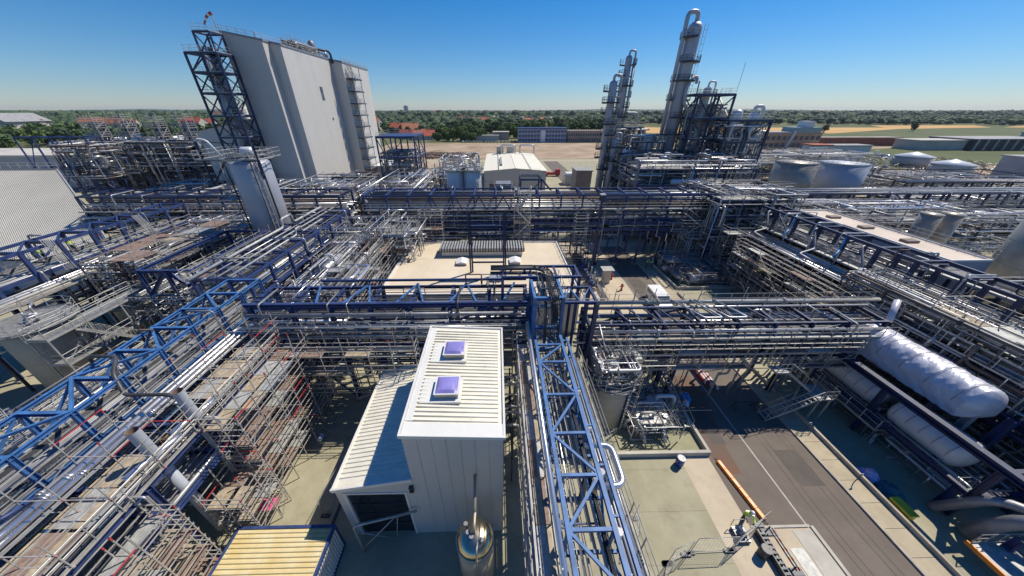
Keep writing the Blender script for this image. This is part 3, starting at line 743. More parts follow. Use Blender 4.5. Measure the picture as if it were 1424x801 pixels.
# ------------------------------------------------------------------ blue pipe bridge towards the camera (centre)
rg = random.Random(21)
t = Thing('pipe_bridge', 'bright blue lattice pipe bridge full of narrow pipes in the lower centre', 'pipe bridge', (3.8, 10, 0))
ZT, ZB = 10.0, 7.9; xl, xi, xo = 2.78, 4.72, 5.18
nodes = [1.6, 3.8, 6.0, 8.2, 10.4, 13.0, 15.8, 17.6]
for x, z in ((xl, ZT), (xi, ZT), (xl, ZB), (xi, ZB)): t.part('chord', MB().ibeam((x, .5, z), (x, 18.6, z), .2, .22), 'bright_blue')
t.part('chord', MB().ibeam((xo, .5, ZT-.05), (xo, 18.4, ZT-.05), .16, .2), 'bright_blue')
for i, y in enumerate(nodes):
    t.part('crossbeam', MB().bar((xl, y, ZT), (xi, y, ZT), .14), 'bright_blue'); t.part('crossbeam', MB().bar((xi, y+.5, ZT-.05), (xo, y+.5, ZT-.05), .1), 'bright_blue')
    t.part('crossbeam', MB().ibeam((xl, y, ZB), (xi+.5, y, ZB), .14), 'bright_blue')
    for x in (xl, xi): t.part('upright', MB().bar((x, y, ZB), (x, y, ZT), .12), 'bright_blue')
    if i:
        p = nodes[i-1]; a, c = ((xl, xi) if i % 2 else (xi, xl))
        t.part('diagonal', MB().bar((a, p, ZT+.01), (c, y, ZT+.01), .13), 'bright_blue'); t.part('diagonal', MB().bar((xi+.0, p, ZB if i % 2 else ZT), (xi, y, ZT if i % 2 else ZB), .1), 'bright_blue')
for j in range(15):
    x = xl + .18 + j * .118; r = rg.choice((.03,.035,.045,.055,.07)); z = rg.choice((8.15, 8.2, 8.9, 8.5)); y0 = rg.choice((.5,.5,.5,3.5,6)); y1 = rg.choice((18.4, 18.4, 18.4, 13))
    t.part('pipe', pipe_mb([(x,y0,z+r),(x,y1,z+r)], r, 6, 2, rg), rg.choice(PIPEMATS))
for x, z, m_ in ((2.95, 8.75, 'galvanised'), (4.35, 9.15, 'dark_pipe')): t.part('cable_tray', cable_tray([(x+.1,.5,z),(x+.1,18.4,z)], .34, .08, filled=x > 3), ['galvanised', 'dark_pipe'])
for z in (8.5, 8.85):
    for i, y in enumerate(nodes): t.part('pipe_support', MB().bar((xl, y+.7, z), (xi, y+.7, z), .07), 'blue_steel')
for y in (2.5, 9.4, 16.5):
    for x in (xl, xi): t.part('post', MB().ibeam((x, y, 0), (x, y, ZB-.1), .26), 'blue_steel')
    for z in (2.6, 5.2): t.part('brace', MB().bar((xl, y, z), (xi, y, z), .16), 'blue_steel')
for j in range(7):
    x = 5.3 + j * .13 ; t.part('pipe', pipe_mb([(x,.5,8.1+.1*(j%3)),(x,18.5,8.1+.1*(j%3))], rg.choice((.03,.045,.055)), 6, 2, rg), rg.choice(PIPEMATS))
b = rail(MB(), [(6.25,.5,8.05),(6.25,18.4,8.05)], step=1.4); t.part('railing', b, 'galvanised')
t.part('walkway', MB().box(5.25, .5, 7.88, 6.3, 18.4, 7.93), 'grating')
for y in (4.0, 6.3, 8.9, 11.5, 14.2): b = MB(); valve(b, (5.2, y, 8.6), .1, rg); b.tube([(5.2,y,8.0),(5.2,y,8.6)], .06, 6); t.part('valve', b, 'dull_cladding')
t.part('pipe', pipe_mb([(2.36,.3,10.05),(2.36,15.5,10.05),(2.36,20.5,10.05),(2.36,20.5,8.2)], .13, 12), 'bright_cladding', 'big polished chrome pipe')
t.part('pipe', pipe_mb([(4.6,10.2,9.2),(6.05,10.2,9.2),(6.05,8.1,9.2),(4.7,8.1,9.2)], .16, 12), 'bright_cladding', 'polished pipe loop sticking out of the side')
for y in (3, 5.2, 9, 12, 14.5): t.part('pipe_support', MB().bar((2.2, y, 9.88), (2.8, y, 9.88), .07), 'blue_steel')

t = Thing('scaffold_walkway', 'narrow scaffold gangway of brown and grey planks between white hall and blue bridge', 'scaffold', (2.1, 10, 0))
xs = [1.45, 2.3]; ys = [.5 + 2.1 * i for i in range(10)]
scaffold(t, xs, ys, 0, [1.9, 4.2, 6.4, 8.5], rg, red=.15, deck_prob=0, ext=1.1, brace=.25)
cyc = ['plank_wood', 'plank_red', 'plank_grey']
for i in range(9):
    for j in range(3): t.part('deck', MB().box(1.47 + j*.28, ys[i]+.02, 8.54, 1.73 + j*.28, ys[i+1]-.02, 8.59), cyc[(i + (j == 2)) % 3])
for i in range(9): t.part('deck', MB().box(1.47, ys[i]+.02, 4.24, 2.28, ys[i+1]-.02, 4.29), cyc[(i + 1) % 3])
t = Thing('tie_in_pipework', 'bundle of short grey pipes bridging the gap right of the tall white hall', 'pipes', (.9, 16, 0))
for i in range(9): y = 13.9 + i * .55; z = 6.2 + rg.uniform(-.5, .5); t.part('pipe', pipe_mb([(.25,y,z),(1.35,y,z),(1.35,y,z-1.5)], rg.choice((.05,.09,.12)), 8, 1, rg), rg.choice(['dull_cladding', 'cladding', 'galvanised']))
for z in (3, 5.4): t.part('bracket', MB().bar((.9, 13.2, z), (.9, 19, z), .12), 'dark_steel')
for y in (13.4, 18.8): t.part('post', MB().bar((.9, y, 0), (.9, y, 6.5), .12), 'dark_steel')

# ------------------------------------------------------------------ blue junction tower and curved cable ladder
t = Thing('junction_tower', 'bright blue box frame tower where the bridge meets the middle pipe rack', 'steel tower', (4.6, 21.5, 0))
frame3d(t, [2.75, 4.9], [19.6, 22.6], [5.2, 8.0, 10.2, 12.9], rg, 'bright_blue', .26, floors=False, rails=False, brace=.3, near=True)
t.part('arm', MB().ibeam((0.3, 22.6, 13.0), (6.9, 22.6, 13.0), .2), 'blue_steel'); t.part('arm', MB().ibeam((0.3, 24.6, 13.0), (6.9, 24.6, 13.0), .2), 'blue_steel')
for x in (.4, 2.8, 4.9, 6.8):
    t.part('arm', MB().bar((x, 22.6, 13.0), (x, 24.6, 13.0), .16), 'blue_steel')
    if x in (.4, 6.8): t.part('post', MB().ibeam((x, 22.6, 0), (x, 22.6, 13), .22), 'blue_steel'); t.part('post', MB().ibeam((x, 24.6, 0), (x, 24.6, 13), .22), 'blue_steel')
for a, c in ((.4, 1.6), (1.6, 2.8), (2.8, 1.9)): t.part('brace', MB().bar((a, 22.6, 13.0), (c, 24.6, 13.0), .08), 'blue_steel')
for p, q in (((5.0,19.9,12.2),(7.6,19.9,12.2)), ((5.0,22.2,12.2),(7.6,22.2,12.2)), ((7.6,19.9,12.2),(7.6,22.2,12.2))): t.part('arm', MB().ibeam(p, q, .2), 'blue_steel')
for x0_, x1_ in ((5.0, 5.9), (5.9, 6.4), (6.4, 7.6)): t.part('brace', MB().bar((x0_, 19.9 if x0_ != 5.9 else 22.2, 12.2), (x1_, 22.2 if x0_ != 5.9 else 19.9, 12.2), .08), 'bright_blue')
for y in (19.9, 22.2): t.part('post', MB().ibeam((7.6, y, 0), (7.6, y, 12.1), .3), 'navy_steel')
hanging_clutter(t, 3.0, 4.8, 19.8, 22.4, 4, 12.5, 16, rg, .03, .08)
pts = [(-.6,23.6,13.4),(3.0,23.6,13.4)] + [(3.0 + 1.15*math.sin(a), 22.45 + 1.15*math.cos(a), 13.4) for a in (.4,.8,1.2,1.5)] + [(4.15,20.0,13.3),(4.25,19.2,12.7),(4.3,18.8,11.6),(4.3,18.7,9.4)]
b = MB()
b2 = cable_tray(pts, .62, .2); t.part('cable_tray', b2, ['dark_steel', 'dark_pipe'])
t.part('cable_tray', cable_tray([(p[0]-.05, p[1]-.02, p[2]-.5) for p in pts[:-1]], .4, .12), ['dark_steel', 'dark_pipe'])
for _ in range(1): t.part('pipe', pipe_mb([(3.6,23,13.0),(3.6,21,13.0),(3.6,19.3,12.2),(3.6,18.9,9)], .12, 8), 'dark_pipe')

# ------------------------------------------------------------------ middle pipe rack, left and right halves
t = Thing('pipe_rack', 'multi-tier blue pipe rack running left to right just behind the white hall', 'pipe rack', (-9.5, 23, 0))
rack(t, 'X', -20.5, 2.5, 21.7, 24.9, [5.0, 7.0, 9.0, 11.0], 3.3, rg, 'blue_steel', .3, pipes=[(0, 9), (1, 9), (2, 10), (3, 5)], near=True, braces=.3, plan=False, trays=2, drop=34)
t.part('beam', MB().ibeam((-21, 21.7, 11.1), (2.6, 21.7, 11.1), .26), 'blue_steel'); t.part('beam', MB().ibeam((-16, 24.9, 11.6), (2.6, 24.9, 11.6), .18), 'blue_steel')
for i in range(8): x = -15 + i * 2.2; t.part('brace', MB().bar((x, 21.7, 11.2), (x + (1.1 if i % 2 else -1.1), 24.9, 11.2), .14), 'bright_blue')
for (y, z, r) in ((21.2, 10.4, .16), (20.8, 9.6, .1), (21.1, 8.3, .12), (20.9, 6.2, .2), (21.0, 4.9, .16), (20.6, 7.2, .1), (20.4, 9.7, .07)): t.part('pipe', pipe_mb([(-20.8,y,z),(1.9,y,z)], r, 10, 4, rg), rg.choice(['cladding', 'dull_cladding', 'galvanised', 'pale_pipe']))
for i in range(8):
    x = -20.2 + i * 3.1
    for z in (4.6, 6.0, 8.1, 9.3): t.part('bracket', MB().bar((x, 20.3, z), (x, 21.7, z), .12), 'navy_steel')
b = MB()
t = Thing('rack_scaffold', 'dark grey access scaffold with a few red couplers hung along the left middle pipe rack', 'scaffold', (-9, 19.8, 0))
scaffold(t, [-20 + 1.9*i for i in range(8)], [19.0, 20.1], 3.0, [0.8, 2.8, 4.8], rg, red=.25, deck_prob=.5, brace=.25)
scaffold(t, [-4.7, -2.4, 0, 1.2], [19.8, 20.9], 3.0, [0.8, 2.8, 4.8], rg, red=.25, deck_prob=.5, brace=.25)
t = Thing('process_pump_row', 'small pumps and drums on plinths in the shade under the middle rack', 'pumps', (-10, 28, 0))
equipment(t, -20, -2, 24, 31, 0, 2.5, 14, rg)

t = Thing('pipe_rack', 'multi-tier pipe rack with grey top pipes crossing above the asphalt road', 'pipe rack', (20, 23.5, 0))
rack(t, 'X', 8.0, 34.5, 21.6, 24.3, [5.0, 6.3, 7.8, 8.8], 3.4, rg, 'navy_steel', .26, pipes=[(0, 8), (1, 8), (2, 8)], near=True, braces=.3, trays=1, drop=34, posts_to=4.8)
for x in (8.2, 15.6, 16.9, 27.4, 30.8, 34.3):
    for y in (21.6, 24.3): t.part('post', MB().ibeam((x, y, 0), (x, y, 4.8), .32), 'navy_steel')
t.part('pipe', pipe_mb([(8.1,24.4,9.25),(36.5,24.4,9.25)], .2, 12, 3, rg), 'pale_pipe'); t.part('pipe', pipe_mb([(8.1,23.9,9.0),(35,23.9,9.0)], .1, 10, 3, rg), 'cladding')
t.part('pipe', pipe_mb([(8.1,21.3,8.2),(34.6,21.3,8.2)], .15, 10, 4, rg), 'cladding'); t.part('pipe', pipe_mb([(8.4,21.1,7.0),(34.6,21.1,7.0)], .08, 8, 4, rg), 'dull_cladding'); t.part('pipe', pipe_mb([(8.4,21.1,5.6),(34.6,21.1,5.6)], .13, 8, 4, rg), 'dull_cladding')
b = rail(MB(), [(8.3,24.6,8.9),(36,24.6,8.9)], step=1.5); t.part('railing', b, 'scaffold_tube')
for i in range(12): x = 11.5 + i * 1.4; t.part('brace', MB().bar((x, 21.7, 8.9), (x - .9, 24.2, 8.9), .1), 'navy_steel')
for x in (17.9, 20.1): t.part('pipe', pipe_mb([(x-1.6,24.4,9.5),(x,21.6,9.4),(x+1.6,21.6,9.4),(x+.2,24.4,9.5)], .07, 8), 'cladding')
t = Thing('rack_scaffold', 'thin tube access scaffold along the near face of the rack over the road', 'scaffold', (20, 20, 0))
scaffold(t, [8.8 + 2.3*i for i in range(11)], [20.2, 21.0], 4.2, [0.5, 2.3], rg, red=.1, deck_prob=.55, brace=.3)
for x in (9.5, 10.8, 12.6, 14.5, 18.8, 23.0, 25.4, 29): t.part('standard', MB().bar((x, 24.3, 7), (x + .1, 24.3, 10.8), .05), 'scaffold_tube')
t = Thing('access_stair', 'galvanised zigzag stair hanging under the right end of the rack over the road', 'stairs', (27, 20.3, 0))
b = MB(); stair(b, (24.5,18.6,.1), (28.3,18.6,2.8), .9, (0,1,0)); t.part('flight', b, 'galvanised')
b = MB(); stair(b, (28.3,19.5,2.8), (25.2,19.5,5.2), .9, (0,1,0)); t.part('flight', b, 'galvanised')
b = MB(); b.box(28.3,18.1,2.75,29.5,20,2.8); rail(b, [(28.4,18.1,2.8),(29.5,18.1,2.8),(29.5,20,2.8)]); t.part('landing', b, 'galvanised')
b = MB(); b.box(24,19.0,5.15,25.2,20,5.2); rail(b, [(25.2,19,5.2),(24,19,5.2),(24,20,5.2)]); t.part('landing', b, 'galvanised')
for x in (28.4, 29.4): t.part('post', MB().bar((x, 18.2, 0), (x, 18.2, 2.75), .1), 'galvanised')

# ------------------------------------------------------------------ left near rack with bright blue truss tops and polished pipes
rg = random.Random(33)
t = Thing('pipe_rack', 'bright blue trussed pipe rack full of dark pipes running diagonally at the lower left', 'pipe rack', (-22, 20, 0))
rack(t, 'Y', 1.5, 26.5, -25.8, -22.9, [4.5, 6.6, 8.7, 11.0], 2.55, rg, 'bright_blue', .24, pipes=[(0, 8), (1, 11), (2, 14)], near=True, braces=.1, trays=2, drop=14)
for i in range(9):
    y = 1.5 + i * 2.5; a, c = ((-25.8, -22.9) if i % 2 else (-22.9, -25.8)); t.part('brace', MB().bar((a, y, 11.0), (c, y + 2.5, 11.0), .14), 'bright_blue'); t.part('brace', MB().bar((-25.8, y, 8.8), (-25.8, y + 2.5, 10.9), .12), 'bright_blue')
# lower shelf in front with polished pipes
rack(t, 'Y', 1.5, 24.0, -22.5, -18.2, [5.6, 8.2], 3.75, rg, 'blue_steel', .3, pipes=[(0, 7)], near=True, braces=.12, trays=1, drop=12)
for x, r, m_ in ((-21.75, .17, 'bright_cladding'), (-21.3, .13, 'bright_cladding'), (-22.2, .1, 'cladding'), (-20.9, .07, 'galvanised')): t.part('pipe', pipe_mb([(x,.5,8.9),(x,21.4,8.9),(x+1.6,22.4,8.9),(-12,22.4,8.9)], r, 12, 4, rg), m_)
for x in (-19.1, -18.75, -18.45): t.part('pipe', pipe_mb([(x,.5,8.5),(x,23.5,8.5)], .05, 8, 2, rg), 'pale_pipe')
for j in range(6): x = -26.2 - j * .3; t.part('pipe', pipe_mb([(x,1,8.5),(x,24,8.5)], rg.choice((.05,.08,.1)), 6, 3, rg), rg.choice(PIPEMATS))
t.part('pipe', pipe_mb([(-26.4,15.6,10.2),(-26.0,15.3,11.5),(-24.2,15.3,11.5),(-23.2,14.0,11.2),(-22.4,13.3,10.2),(-20.0,13.3,10.2),(-18.9,13.3,9.7)], .11, 10), 'dark_pipe', 'black hose-like pipe looping over the rack')
for (x, y) in ((-18.9, 10.5), (-18.9, 13.1)):
    b = MB(); b.tube([(x,y,7.2),(x,y,10.7)], .28, 20, caps=False); b.tube([(x,y,7.3),(x,y,10.7)], .26, 20, caps=False, mi=1); b.tube([(x,y,7.25),(x,y,7.3)], .28, 16)
    t.part('vent_stack', b, ['grey_tank', 'plank_red'], 'open grey riser pipe, rusty inside')
    t.part('pipe', pipe_mb([(x-.4,y-1.3,8.5),(x-.1,y,8.5),(x+.3,y+1.5,8.5)], .19, 12), 'bright_cladding')
    t.part('pipe', pipe_mb([(x,y,7.3),(x,y,.5)], .26, 12), 'grey_tank')
for yy, mt in ((3.5, 'plank_grey'), (5.3, 'plank_red'), (7.2, 'plank_grey'), (14.6, 'plank_grey'), (16.5, 'plank_wood'), (18.6, 'plank_grey'), (9.0, 'plank_wood')):
    for j in range(8): t.part('deck', MB().box(-21.0 + j*.32, yy, 8.27 + .01*(j%2), -20.7 + j*.32, yy + 1.75, 8.31 + .01*(j%2)), mt if j % 4 else 'plank_wood')
for y0_ in (0.5,): b = rail(MB(), [(-18.1,.5,8.3),(-18.1,24,8.3)], step=1.6); t.part('railing', b, 'scaffold_tube')
t.part('pipe', pipe_mb([(-28,6.15,9.3),(-23.5,6.15,9.3),(-21.2,6.15,9.3),(-21.2,4.2,9.3),(-28,4.2,9.3)], .3, 14), 'bright_cladding', 'wide polished pipe elbow at the lower left edge')
t.part('pipe', pipe_mb([(-28,7.1,9.3),(-22.1,7.1,9.3),(-22.1,8.3,9.0)], .1, 10), 'blue_steel')

t = Thing('scaffold_tower', 'tall scaffold with red couplers and stepped plank decks beside the left rack', 'scaffold', (-16.5, 17, 0))
scaffold(t, [-18.0, -16.9, -15.7], [12.4, 13.9, 15.4, 16.9, 18.4, 19.9, 21.3], 0, [1.6, 3.2, 4.8, 6.4, 8.0], rg, red=.55, deck_prob=.8, brace=.35)
t = Thing('scaffold_tower', 'low cluttered scaffold with timber decks at the bottom left behind the container', 'scaffold', (-17.3, 8, 0))
scaffold(t, [-18.0, -17.1, -16.35], [3.2, 4.9, 6.6, 8.3], 0, [1.8, 3.6, 5.4, 6.9], rg, red=.35, deck_prob=.8, brace=.35)
t = Thing('scaffold_tower', 'red braced scaffold steps in the shadow between the container and the tall scaffold', 'scaffold', (-15.5, 11, 0))
scaffold(t, [-17.8, -16.6, -15.4], [9.9, 11.2, 12.3], 0, [1.2, 2.6, 4.0], rg, red=.5, deck_prob=.6, brace=.5)
b = MB(); vs = []
rr = random.Random(3)
for i in range(6):
    for j in range(4): vs.append((-16.6 + j*.35, 11 + i*.16, 1.3 + .12*rr.random()))
for i in range(5):
    for j in range(3): b.quad([vs[i*4+j], vs[i*4+j+1], vs[i*4+j+5], vs[i*4+j+4]], 0, True)
single('debris_sheet', b, 'pink_sheet', 'crumpled pink plastic sheet lying on the scaffold behind the container', 'plastic sheet')

t = Thing('rack_scaffold', 'tube handrail scaffold standing on the plank deck of the near left rack', 'scaffold', (-20, 12, 8))
scaffold(t, [-22.4, -20.2, -18.05], [1.6 + 2.1*i for i in range(11)], 8.25, [0.05, 1.1], rg, red=.5, deck_prob=0, ext=.9, brace=.25, decks=False, thick=.022)
scaffold(t, [-27.2, -26.3], [1.6 + 2.1*i for i in range(12)], 6.2, [0.05, 2.1], rg, red=.3, deck_prob=.5, ext=.8, brace=.2, thick=.022)
# fence and bits on the concrete strip between scaffold and annex
def fence_panel(b, p, q, h=2.0, mesh=True):
    p = Vector(p); q = Vector(q); z = Vector((0,0,h))
    for a, c in ((p + Vector((0,0,.15)), q + Vector((0,0,.15))), (p + z, q + z), (p, p + z), (q, q + z)): b.tube([a, c], .022, 5)
    if mesh:
        n = int((q - p).length / .22)
        for i in range(1, n): c = p.lerp(q, i/n); b.bar(c + Vector((0,0,.15)), c + z, .006)
        for i in range(1, 8): b.bar(p + Vector((0,0,.15 + i*.24)), q + Vector((0,0,.15 + i*.24)), .006)
    for c in (p, q): b.box(c.x - .3, c.y - .12, 0, c.x + .3, c.y + .12, .13, 1)
    return b
def fence_line(pts, label, group='mesh fence panels'):
    t = Thing('mesh_fence', label, 'fence', pts[0], None)
    for a, c in zip(pts, pts[1:]): t.part('panel', fence_panel(MB(), a, c), ['galvanised', 'dark_steel'])
fence_line([(-12.4,11.2,0),(-12.1,13.6,0),(-11.9,16.2,0),(-11.6,17.2,0)], 'leaning wire mesh fence on the concrete strip left of the annex')
b = MB(); hdrum(b, (-17.0+1.4,17.2,.25), .5, .22, 'Y', 12); single('gas_bottle', b, 'white_tank', 'pale gas bottle lying at the foot of the tall scaffold', 'bottle')
b = MB(); b.box(-11.75, 10, 0, -11.6, 19.5, .12); single('kerb', b, 'dark_steel', kind='structure')

# ------------------------------------------------------------------ second left rack, further off
rg = random.Random(41)
t = Thing('pipe_rack', 'blue pipe rack below the ribbed beige wall, running back from the left edge', 'pipe rack', (-52, 36, 0))
rack(t, 'Y', 18, 51, -54.2, -50.6, [5.0, 7.2, 9.3, 12.0], 3.3, rg, 'blue_steel', .34, pipes=[(0, 6), (1, 9), (2, 12)], braces=.12, trays=2, drop=16, topbrace=True)
for i in range(10): y = 18 + i*3.3; t.part('brace', MB().bar((-50.6, y, 12.0), (-54.2, y + 3.3, 12.0), .14), 'blue_steel')
for k_ in range(5): x = -49.9 + k_ * .5; t.part('pipe', pipe_mb([(x,18,8.4 - .1*k_),(x,52,8.4 - .1*k_)], rg.choice((.08,.12,.18)), 8, 5, rg), rg.choice(['cladding', 'bright_cladding', 'pale_pipe']))
for (a_, b_) in (((-50.3,33.5,12.6),(-47.6,32.0,9.6)), ((-50.0,24.0,12),(-47.5,22.5,9.2)), ((-50,43,12.4),(-47.6,42,10))):
    t.part('cable_tray', cable_tray([a_, b_], .7, .2), ['galvanised', 'pale_pipe'])
t.part('walkway', MB().box(-50.4, 18, 8.0, -47.6, 50, 8.05), 'plank_wood'); b = rail(MB(), [(-47.6,18,8.05),(-47.6,50,8.05)], step=1.8); t.part('railing', b, 'galvanised')
for i in range(8):
    y = 19 + i*4.2
    for x in (-47.7,): t.part('post', MB().bar((x, y, 0), (x, y, 8), .2), 'dark_steel')

# connecting structure between the two left racks
t = Thing('process_platform', 'crowded pipe platform with blue portal frame between the two left racks', 'process platform', (-38, 36, 0))
frame3d(t, [-38.5, -35.5, -32.5], [30.2, 36, 42.6], [4.5, 7.2], rg, 'blue_steel', .28, floor_skip=.3, brace=.3)
for (x, y) in ((-38.4, 30.2), (-32.6, 30.2), (-32.6, 42.8), (-38.4, 42.8)): t.part('post', MB().ibeam((x, y, 7.2), (x, y, 10.2), .3), 'blue_steel')
for p, q in (((-38.4,30.2,10.1),(-32.6,30.2,10.1)), ((-38.4,42.8,10.1),(-32.6,42.8,10.1)), ((-32.6,30.2,10.1),(-32.6,42.8,10.1)), ((-38.4,30.2,10.1),(-38.4,42.8,10.1)), ((-35.5,30.2,10.1),(-35.5,30.2,7.2)), ((-35.5,30.2,10.1),(-32.8,30.2,7.4)), ((-35.5,30.2,10.1),(-38.2,30.2,7.4))): t.part('beam', MB().ibeam(p, q, .3), 'blue_steel')
hanging_clutter(t, -40, -31, 29, 43, 3, 7.6, 80, rg, .04, .16)
equipment(t, -38, -33, 31, 38, 7.25, 1.0, 8, rg)
t = Thing('process_platform', 'tangle of silver pipes and gratings behind the left storage vessels', 'process platform', (-43, 38, 0))
frame3d(t, [-47, -43.5, -40.2], [33, 37, 41, 46], [3.5, 6.5, 8.6], rg, 'dark_steel', .22, floor_skip=.35, brace=.3)
hanging_clutter(t, -47.3, -39.5, 32.5, 47, 1, 10, 80, rg, .04, .15)
scaffold(t, [-39.4, -38, -36.6], [44, 46, 48], 0, [2, 4, 6, 8], rg, red=.1, deck_prob=.5)
t = Thing('process_platform', 'silver pipe runs with elbows and thin railings left of the beige flat roof', 'process platform', (-18, 33, 0))
frame3d(t, [-22.5, -19.6, -16.9], [27, 30.5, 34, 37.5, 41, 44.5], [4.2, 7.2], rg, 'navy_steel', .28, floor_skip=.25, brace=.3)
hanging_clutter(t, -23, -16.6, 26.5, 46, 3, 9.3, 90, rg, .04, .15)
for k_ in range(7): x = -22.6 + k_ * .55; t.part('pipe', pipe_mb([(x,26,8.0+.1*k_),(x,47,8.0+.1*k_)], rg.choice((.06,.1,.14)), 8, 4, rg), rg.choice(['cladding','bright_cladding','pale_pipe']))
t.part('pipe', pipe_mb([(-18.5,29.4,9),(-15.2,29.4,9),(-15.2,33.5,9),(-17.5,33.5,9)], .2, 10), 'bright_cladding'); t.part('pipe', pipe_mb([(-18.5,30.1,9),(-16.0,30.1,9),(-16.0,32.6,9),(-18.5,32.6,9)], .2, 10), 'bright_cladding')
equipment(t, -22, -17, 28, 44, 7.25, 1.6, 10, rg)
t = Thing('pipe_rack', 'rear part of the trussed blue rack leading back to the silver column', 'pipe rack', (-27, 37, 0))
rack(t, 'Y', 26.8, 50.5, -29.5, -24.2, [4.5, 6.6, 8.7, 11.0], 3.4, rg, 'blue_steel', .28, pipes=[(0, 6), (1, 9), (2, 12), (3, 4)], braces=.2, trays=2, drop=26, plan=True)
t = Thing('equipment_shelter', 'bright blue open roof frame over pipes near the middle racks', 'steel frame', (-14, 44, 0))
frame3d(t, [-17, -13.5], [43, 48], [6.0, 9.2], rg, 'bright_blue', .26, floor_skip=.2, brace=.4)
hanging_clutter(t, -18, -11.5, 41, 50, 4, 11, 50, rg, .04, .14)
t = Thing('process_platform', 'blue and silver pipework crowding the space right of the tall silver column', 'process platform', (-25, 47, 0))
frame3d(t, [-30, -26.5, -23, -19.5], [45, 48.5], [5, 8], rg, 'blue_steel', .26, floor_skip=.3, brace=.4)
hanging_clutter(t, -30.5, -18, 43, 50.5, 2, 10, 70, rg, .04, .18)
t = Thing('scaffold_tower', 'slim timber decked scaffold standing at the rear left corner of the beige flat roof', 'scaffold', (-11.5, 50, 0))
scaffold(t, [-12.6, -10.8, -9.0], [48.8, 50.3], 0, [2, 4, 6, 8, 10], rg, red=.1, deck_prob=.7)
t = Thing('scaffold_tower', 'orange timber topped scaffold beside the portal frame on the left', 'scaffold', (-32, 46, 0))
scaffold(t, [-32.5, -31, -29.8], [38, 40, 42], 0, [3, 5, 7], rg, red=.2, deck_prob=.8)

t = Thing('rack_scaffold', 'bare tube scaffolding wrapped round the crowded platforms left of centre', 'scaffold', (-38, 38, 0))
scaffold(t, [-47.5, -44.5, -41.5], [33, 36, 39, 42, 45, 48], 2, [2, 4, 6, 8], rg, red=.1, deck_prob=.35, ext=1.5, brace=.3)
scaffold(t, [-31.6, -30.2], [28, 31, 34, 37, 40], 2, [2, 4, 6, 8], rg, red=.1, deck_prob=.4, ext=1.2, brace=.3)
scaffold(t, [-16.4, -15.2], [27, 29.5, 32, 34.5, 37, 39.5, 42], 0, [2, 4, 6, 8], rg, red=.1, deck_prob=.4, ext=1.2, brace=.3)
# small low rack behind near truss, cluttering the left middle
t = Thing('process_platform', 'low platform of small pipes beyond the bright blue truss at the left', 'process platform', (-31, 18, 0))
frame3d(t, [-36, -32.5, -28.4], [15, 19, 23], [2.0, 3.8], rg, 'dark_steel', .22, floor_skip=.35, brace=.3)
hanging_clutter(t, -37, -27.5, 14, 26, .8, 5.2, 80, rg, .03, .1)
equipment(t, -35, -29, 16, 23, 3.9, 1.2, 8, rg)
scaffold(t, [-31, -29.4, -27.8], [20, 22, 24, 26], 0, [2, 4, 6], rg, red=.15, deck_prob=.6)
t = Thing('bridge_stair', 'grey stair with blue stringer leading down at the left edge', 'stairs', (-37, 12, 0))
b = MB(); stair(b, (-39.0,16.5,4.6), (-33.4,13.2,.5), 1.0, (.5,.85,0)); t.part('flight', b, 'galvanised')
t.part('stringer', MB().bar((-38.6,17.1,4.5),(-33.0,13.8,.4),.15,.3), 'blue_steel')
for (x, y) in ((-39.2,16.4),(-38.8,17.2)): t.part('post', MB().bar((x,y,0),(x,y,4.6),.15), 'blue_steel')

# storage vessels at the left
def vessel_top_gear(t, c, r, z, rg, n=5, m='galvanised', plat=True):
    b = MB(); k = 12
    rail(b, [(c[0] + (r+.6)*math.cos(2*PI*i/k), c[1] + (r+.6)*math.sin(2*PI*i/k), z) for i in range(k)], closed=True, step=1.2); t.part('railing', b, m)
    if plat: b = MB(); b.lathe((c[0], c[1], z), [(r + .65, -.08), (r + .65, -.02)], 24); t.part('platform', b, 'grating')
    for i in range(n):
        an = rg.uniform(0, 6.28); d = rg.uniform(.2, r * .85); x = c[0] + d*math.cos(an); y = c[1] + d*math.sin(an); b = MB()
        h = rg.uniform(.4, 1.1); b.tube([(x,y,z-.1),(x,y,z+h),(x+rg.uniform(-1,1),y+rg.uniform(-1,1),z+h)], rg.uniform(.06,.14), 8, bend=.15); b.tube([(x,y,z+.25),(x,y,z+.31)], .22, 10); t.part('nozzle', b, 'cladding')
def storage(name, label, c, r, h, m, ladder_on=True, gear=5, group=None, seam=0, cat='tank', n=40, plat=True):
    t = Thing(name, label, cat, (c[0], c[1], 0), group)
    b = MB(); b.lathe((c[0], c[1], 0), [(r, .3), (r, h - r*.25), (r*.93, h - r*.13), (r*.6, h - r*.03), (.02, h)], n)
    if seam:
        for i in range(1, seam): z = .3 + (h - r*.25) * i / seam; b.lathe((c[0], c[1], 0), [(r + .001, z - .05), (r + .03, z - .04), (r + .03, z + .04), (r + .001, z + .05)], n)
    t.part('shell', b, m)
    t.part('plinth', MB().lathe((c[0], c[1], 0), [(r + .15, -.02), (r + .15, .3)], 32), 'concrete')
    vessel_top_gear(t, c, r, h, rg, gear, plat=plat)
    if ladder_on:
        b = MB(); ladder(b, (c[0] + (r + .3)*.7, c[1] - (r+.3)*.72, .3), h + 1, (.72,.7,0), out=(.7,-.72,0)); t.part('ladder', b, 'galvanised')
    return t
storage('storage_tank', 'matt beige-grey tank with latticed platform and railing at the left edge', (-43.6, 24.4), 2.25, 7.9, 'lined_tank')
storage('storage_tank', 'smaller beige tank half hidden behind railings, right of the matt tank', (-41.6, 30.6), 1.75, 6.3, 'lined_tank')
t = Thing('tank_walkway', 'grating gangway with thin white railings joining the two left tanks', 'walkway', (-41, 26, 0))
frame3d(t, [-41.3, -39.6], [22, 25, 28, 31], [4.6, 7.4], rg, 'galvanised', .14, floor_skip=.1, brace=.4)
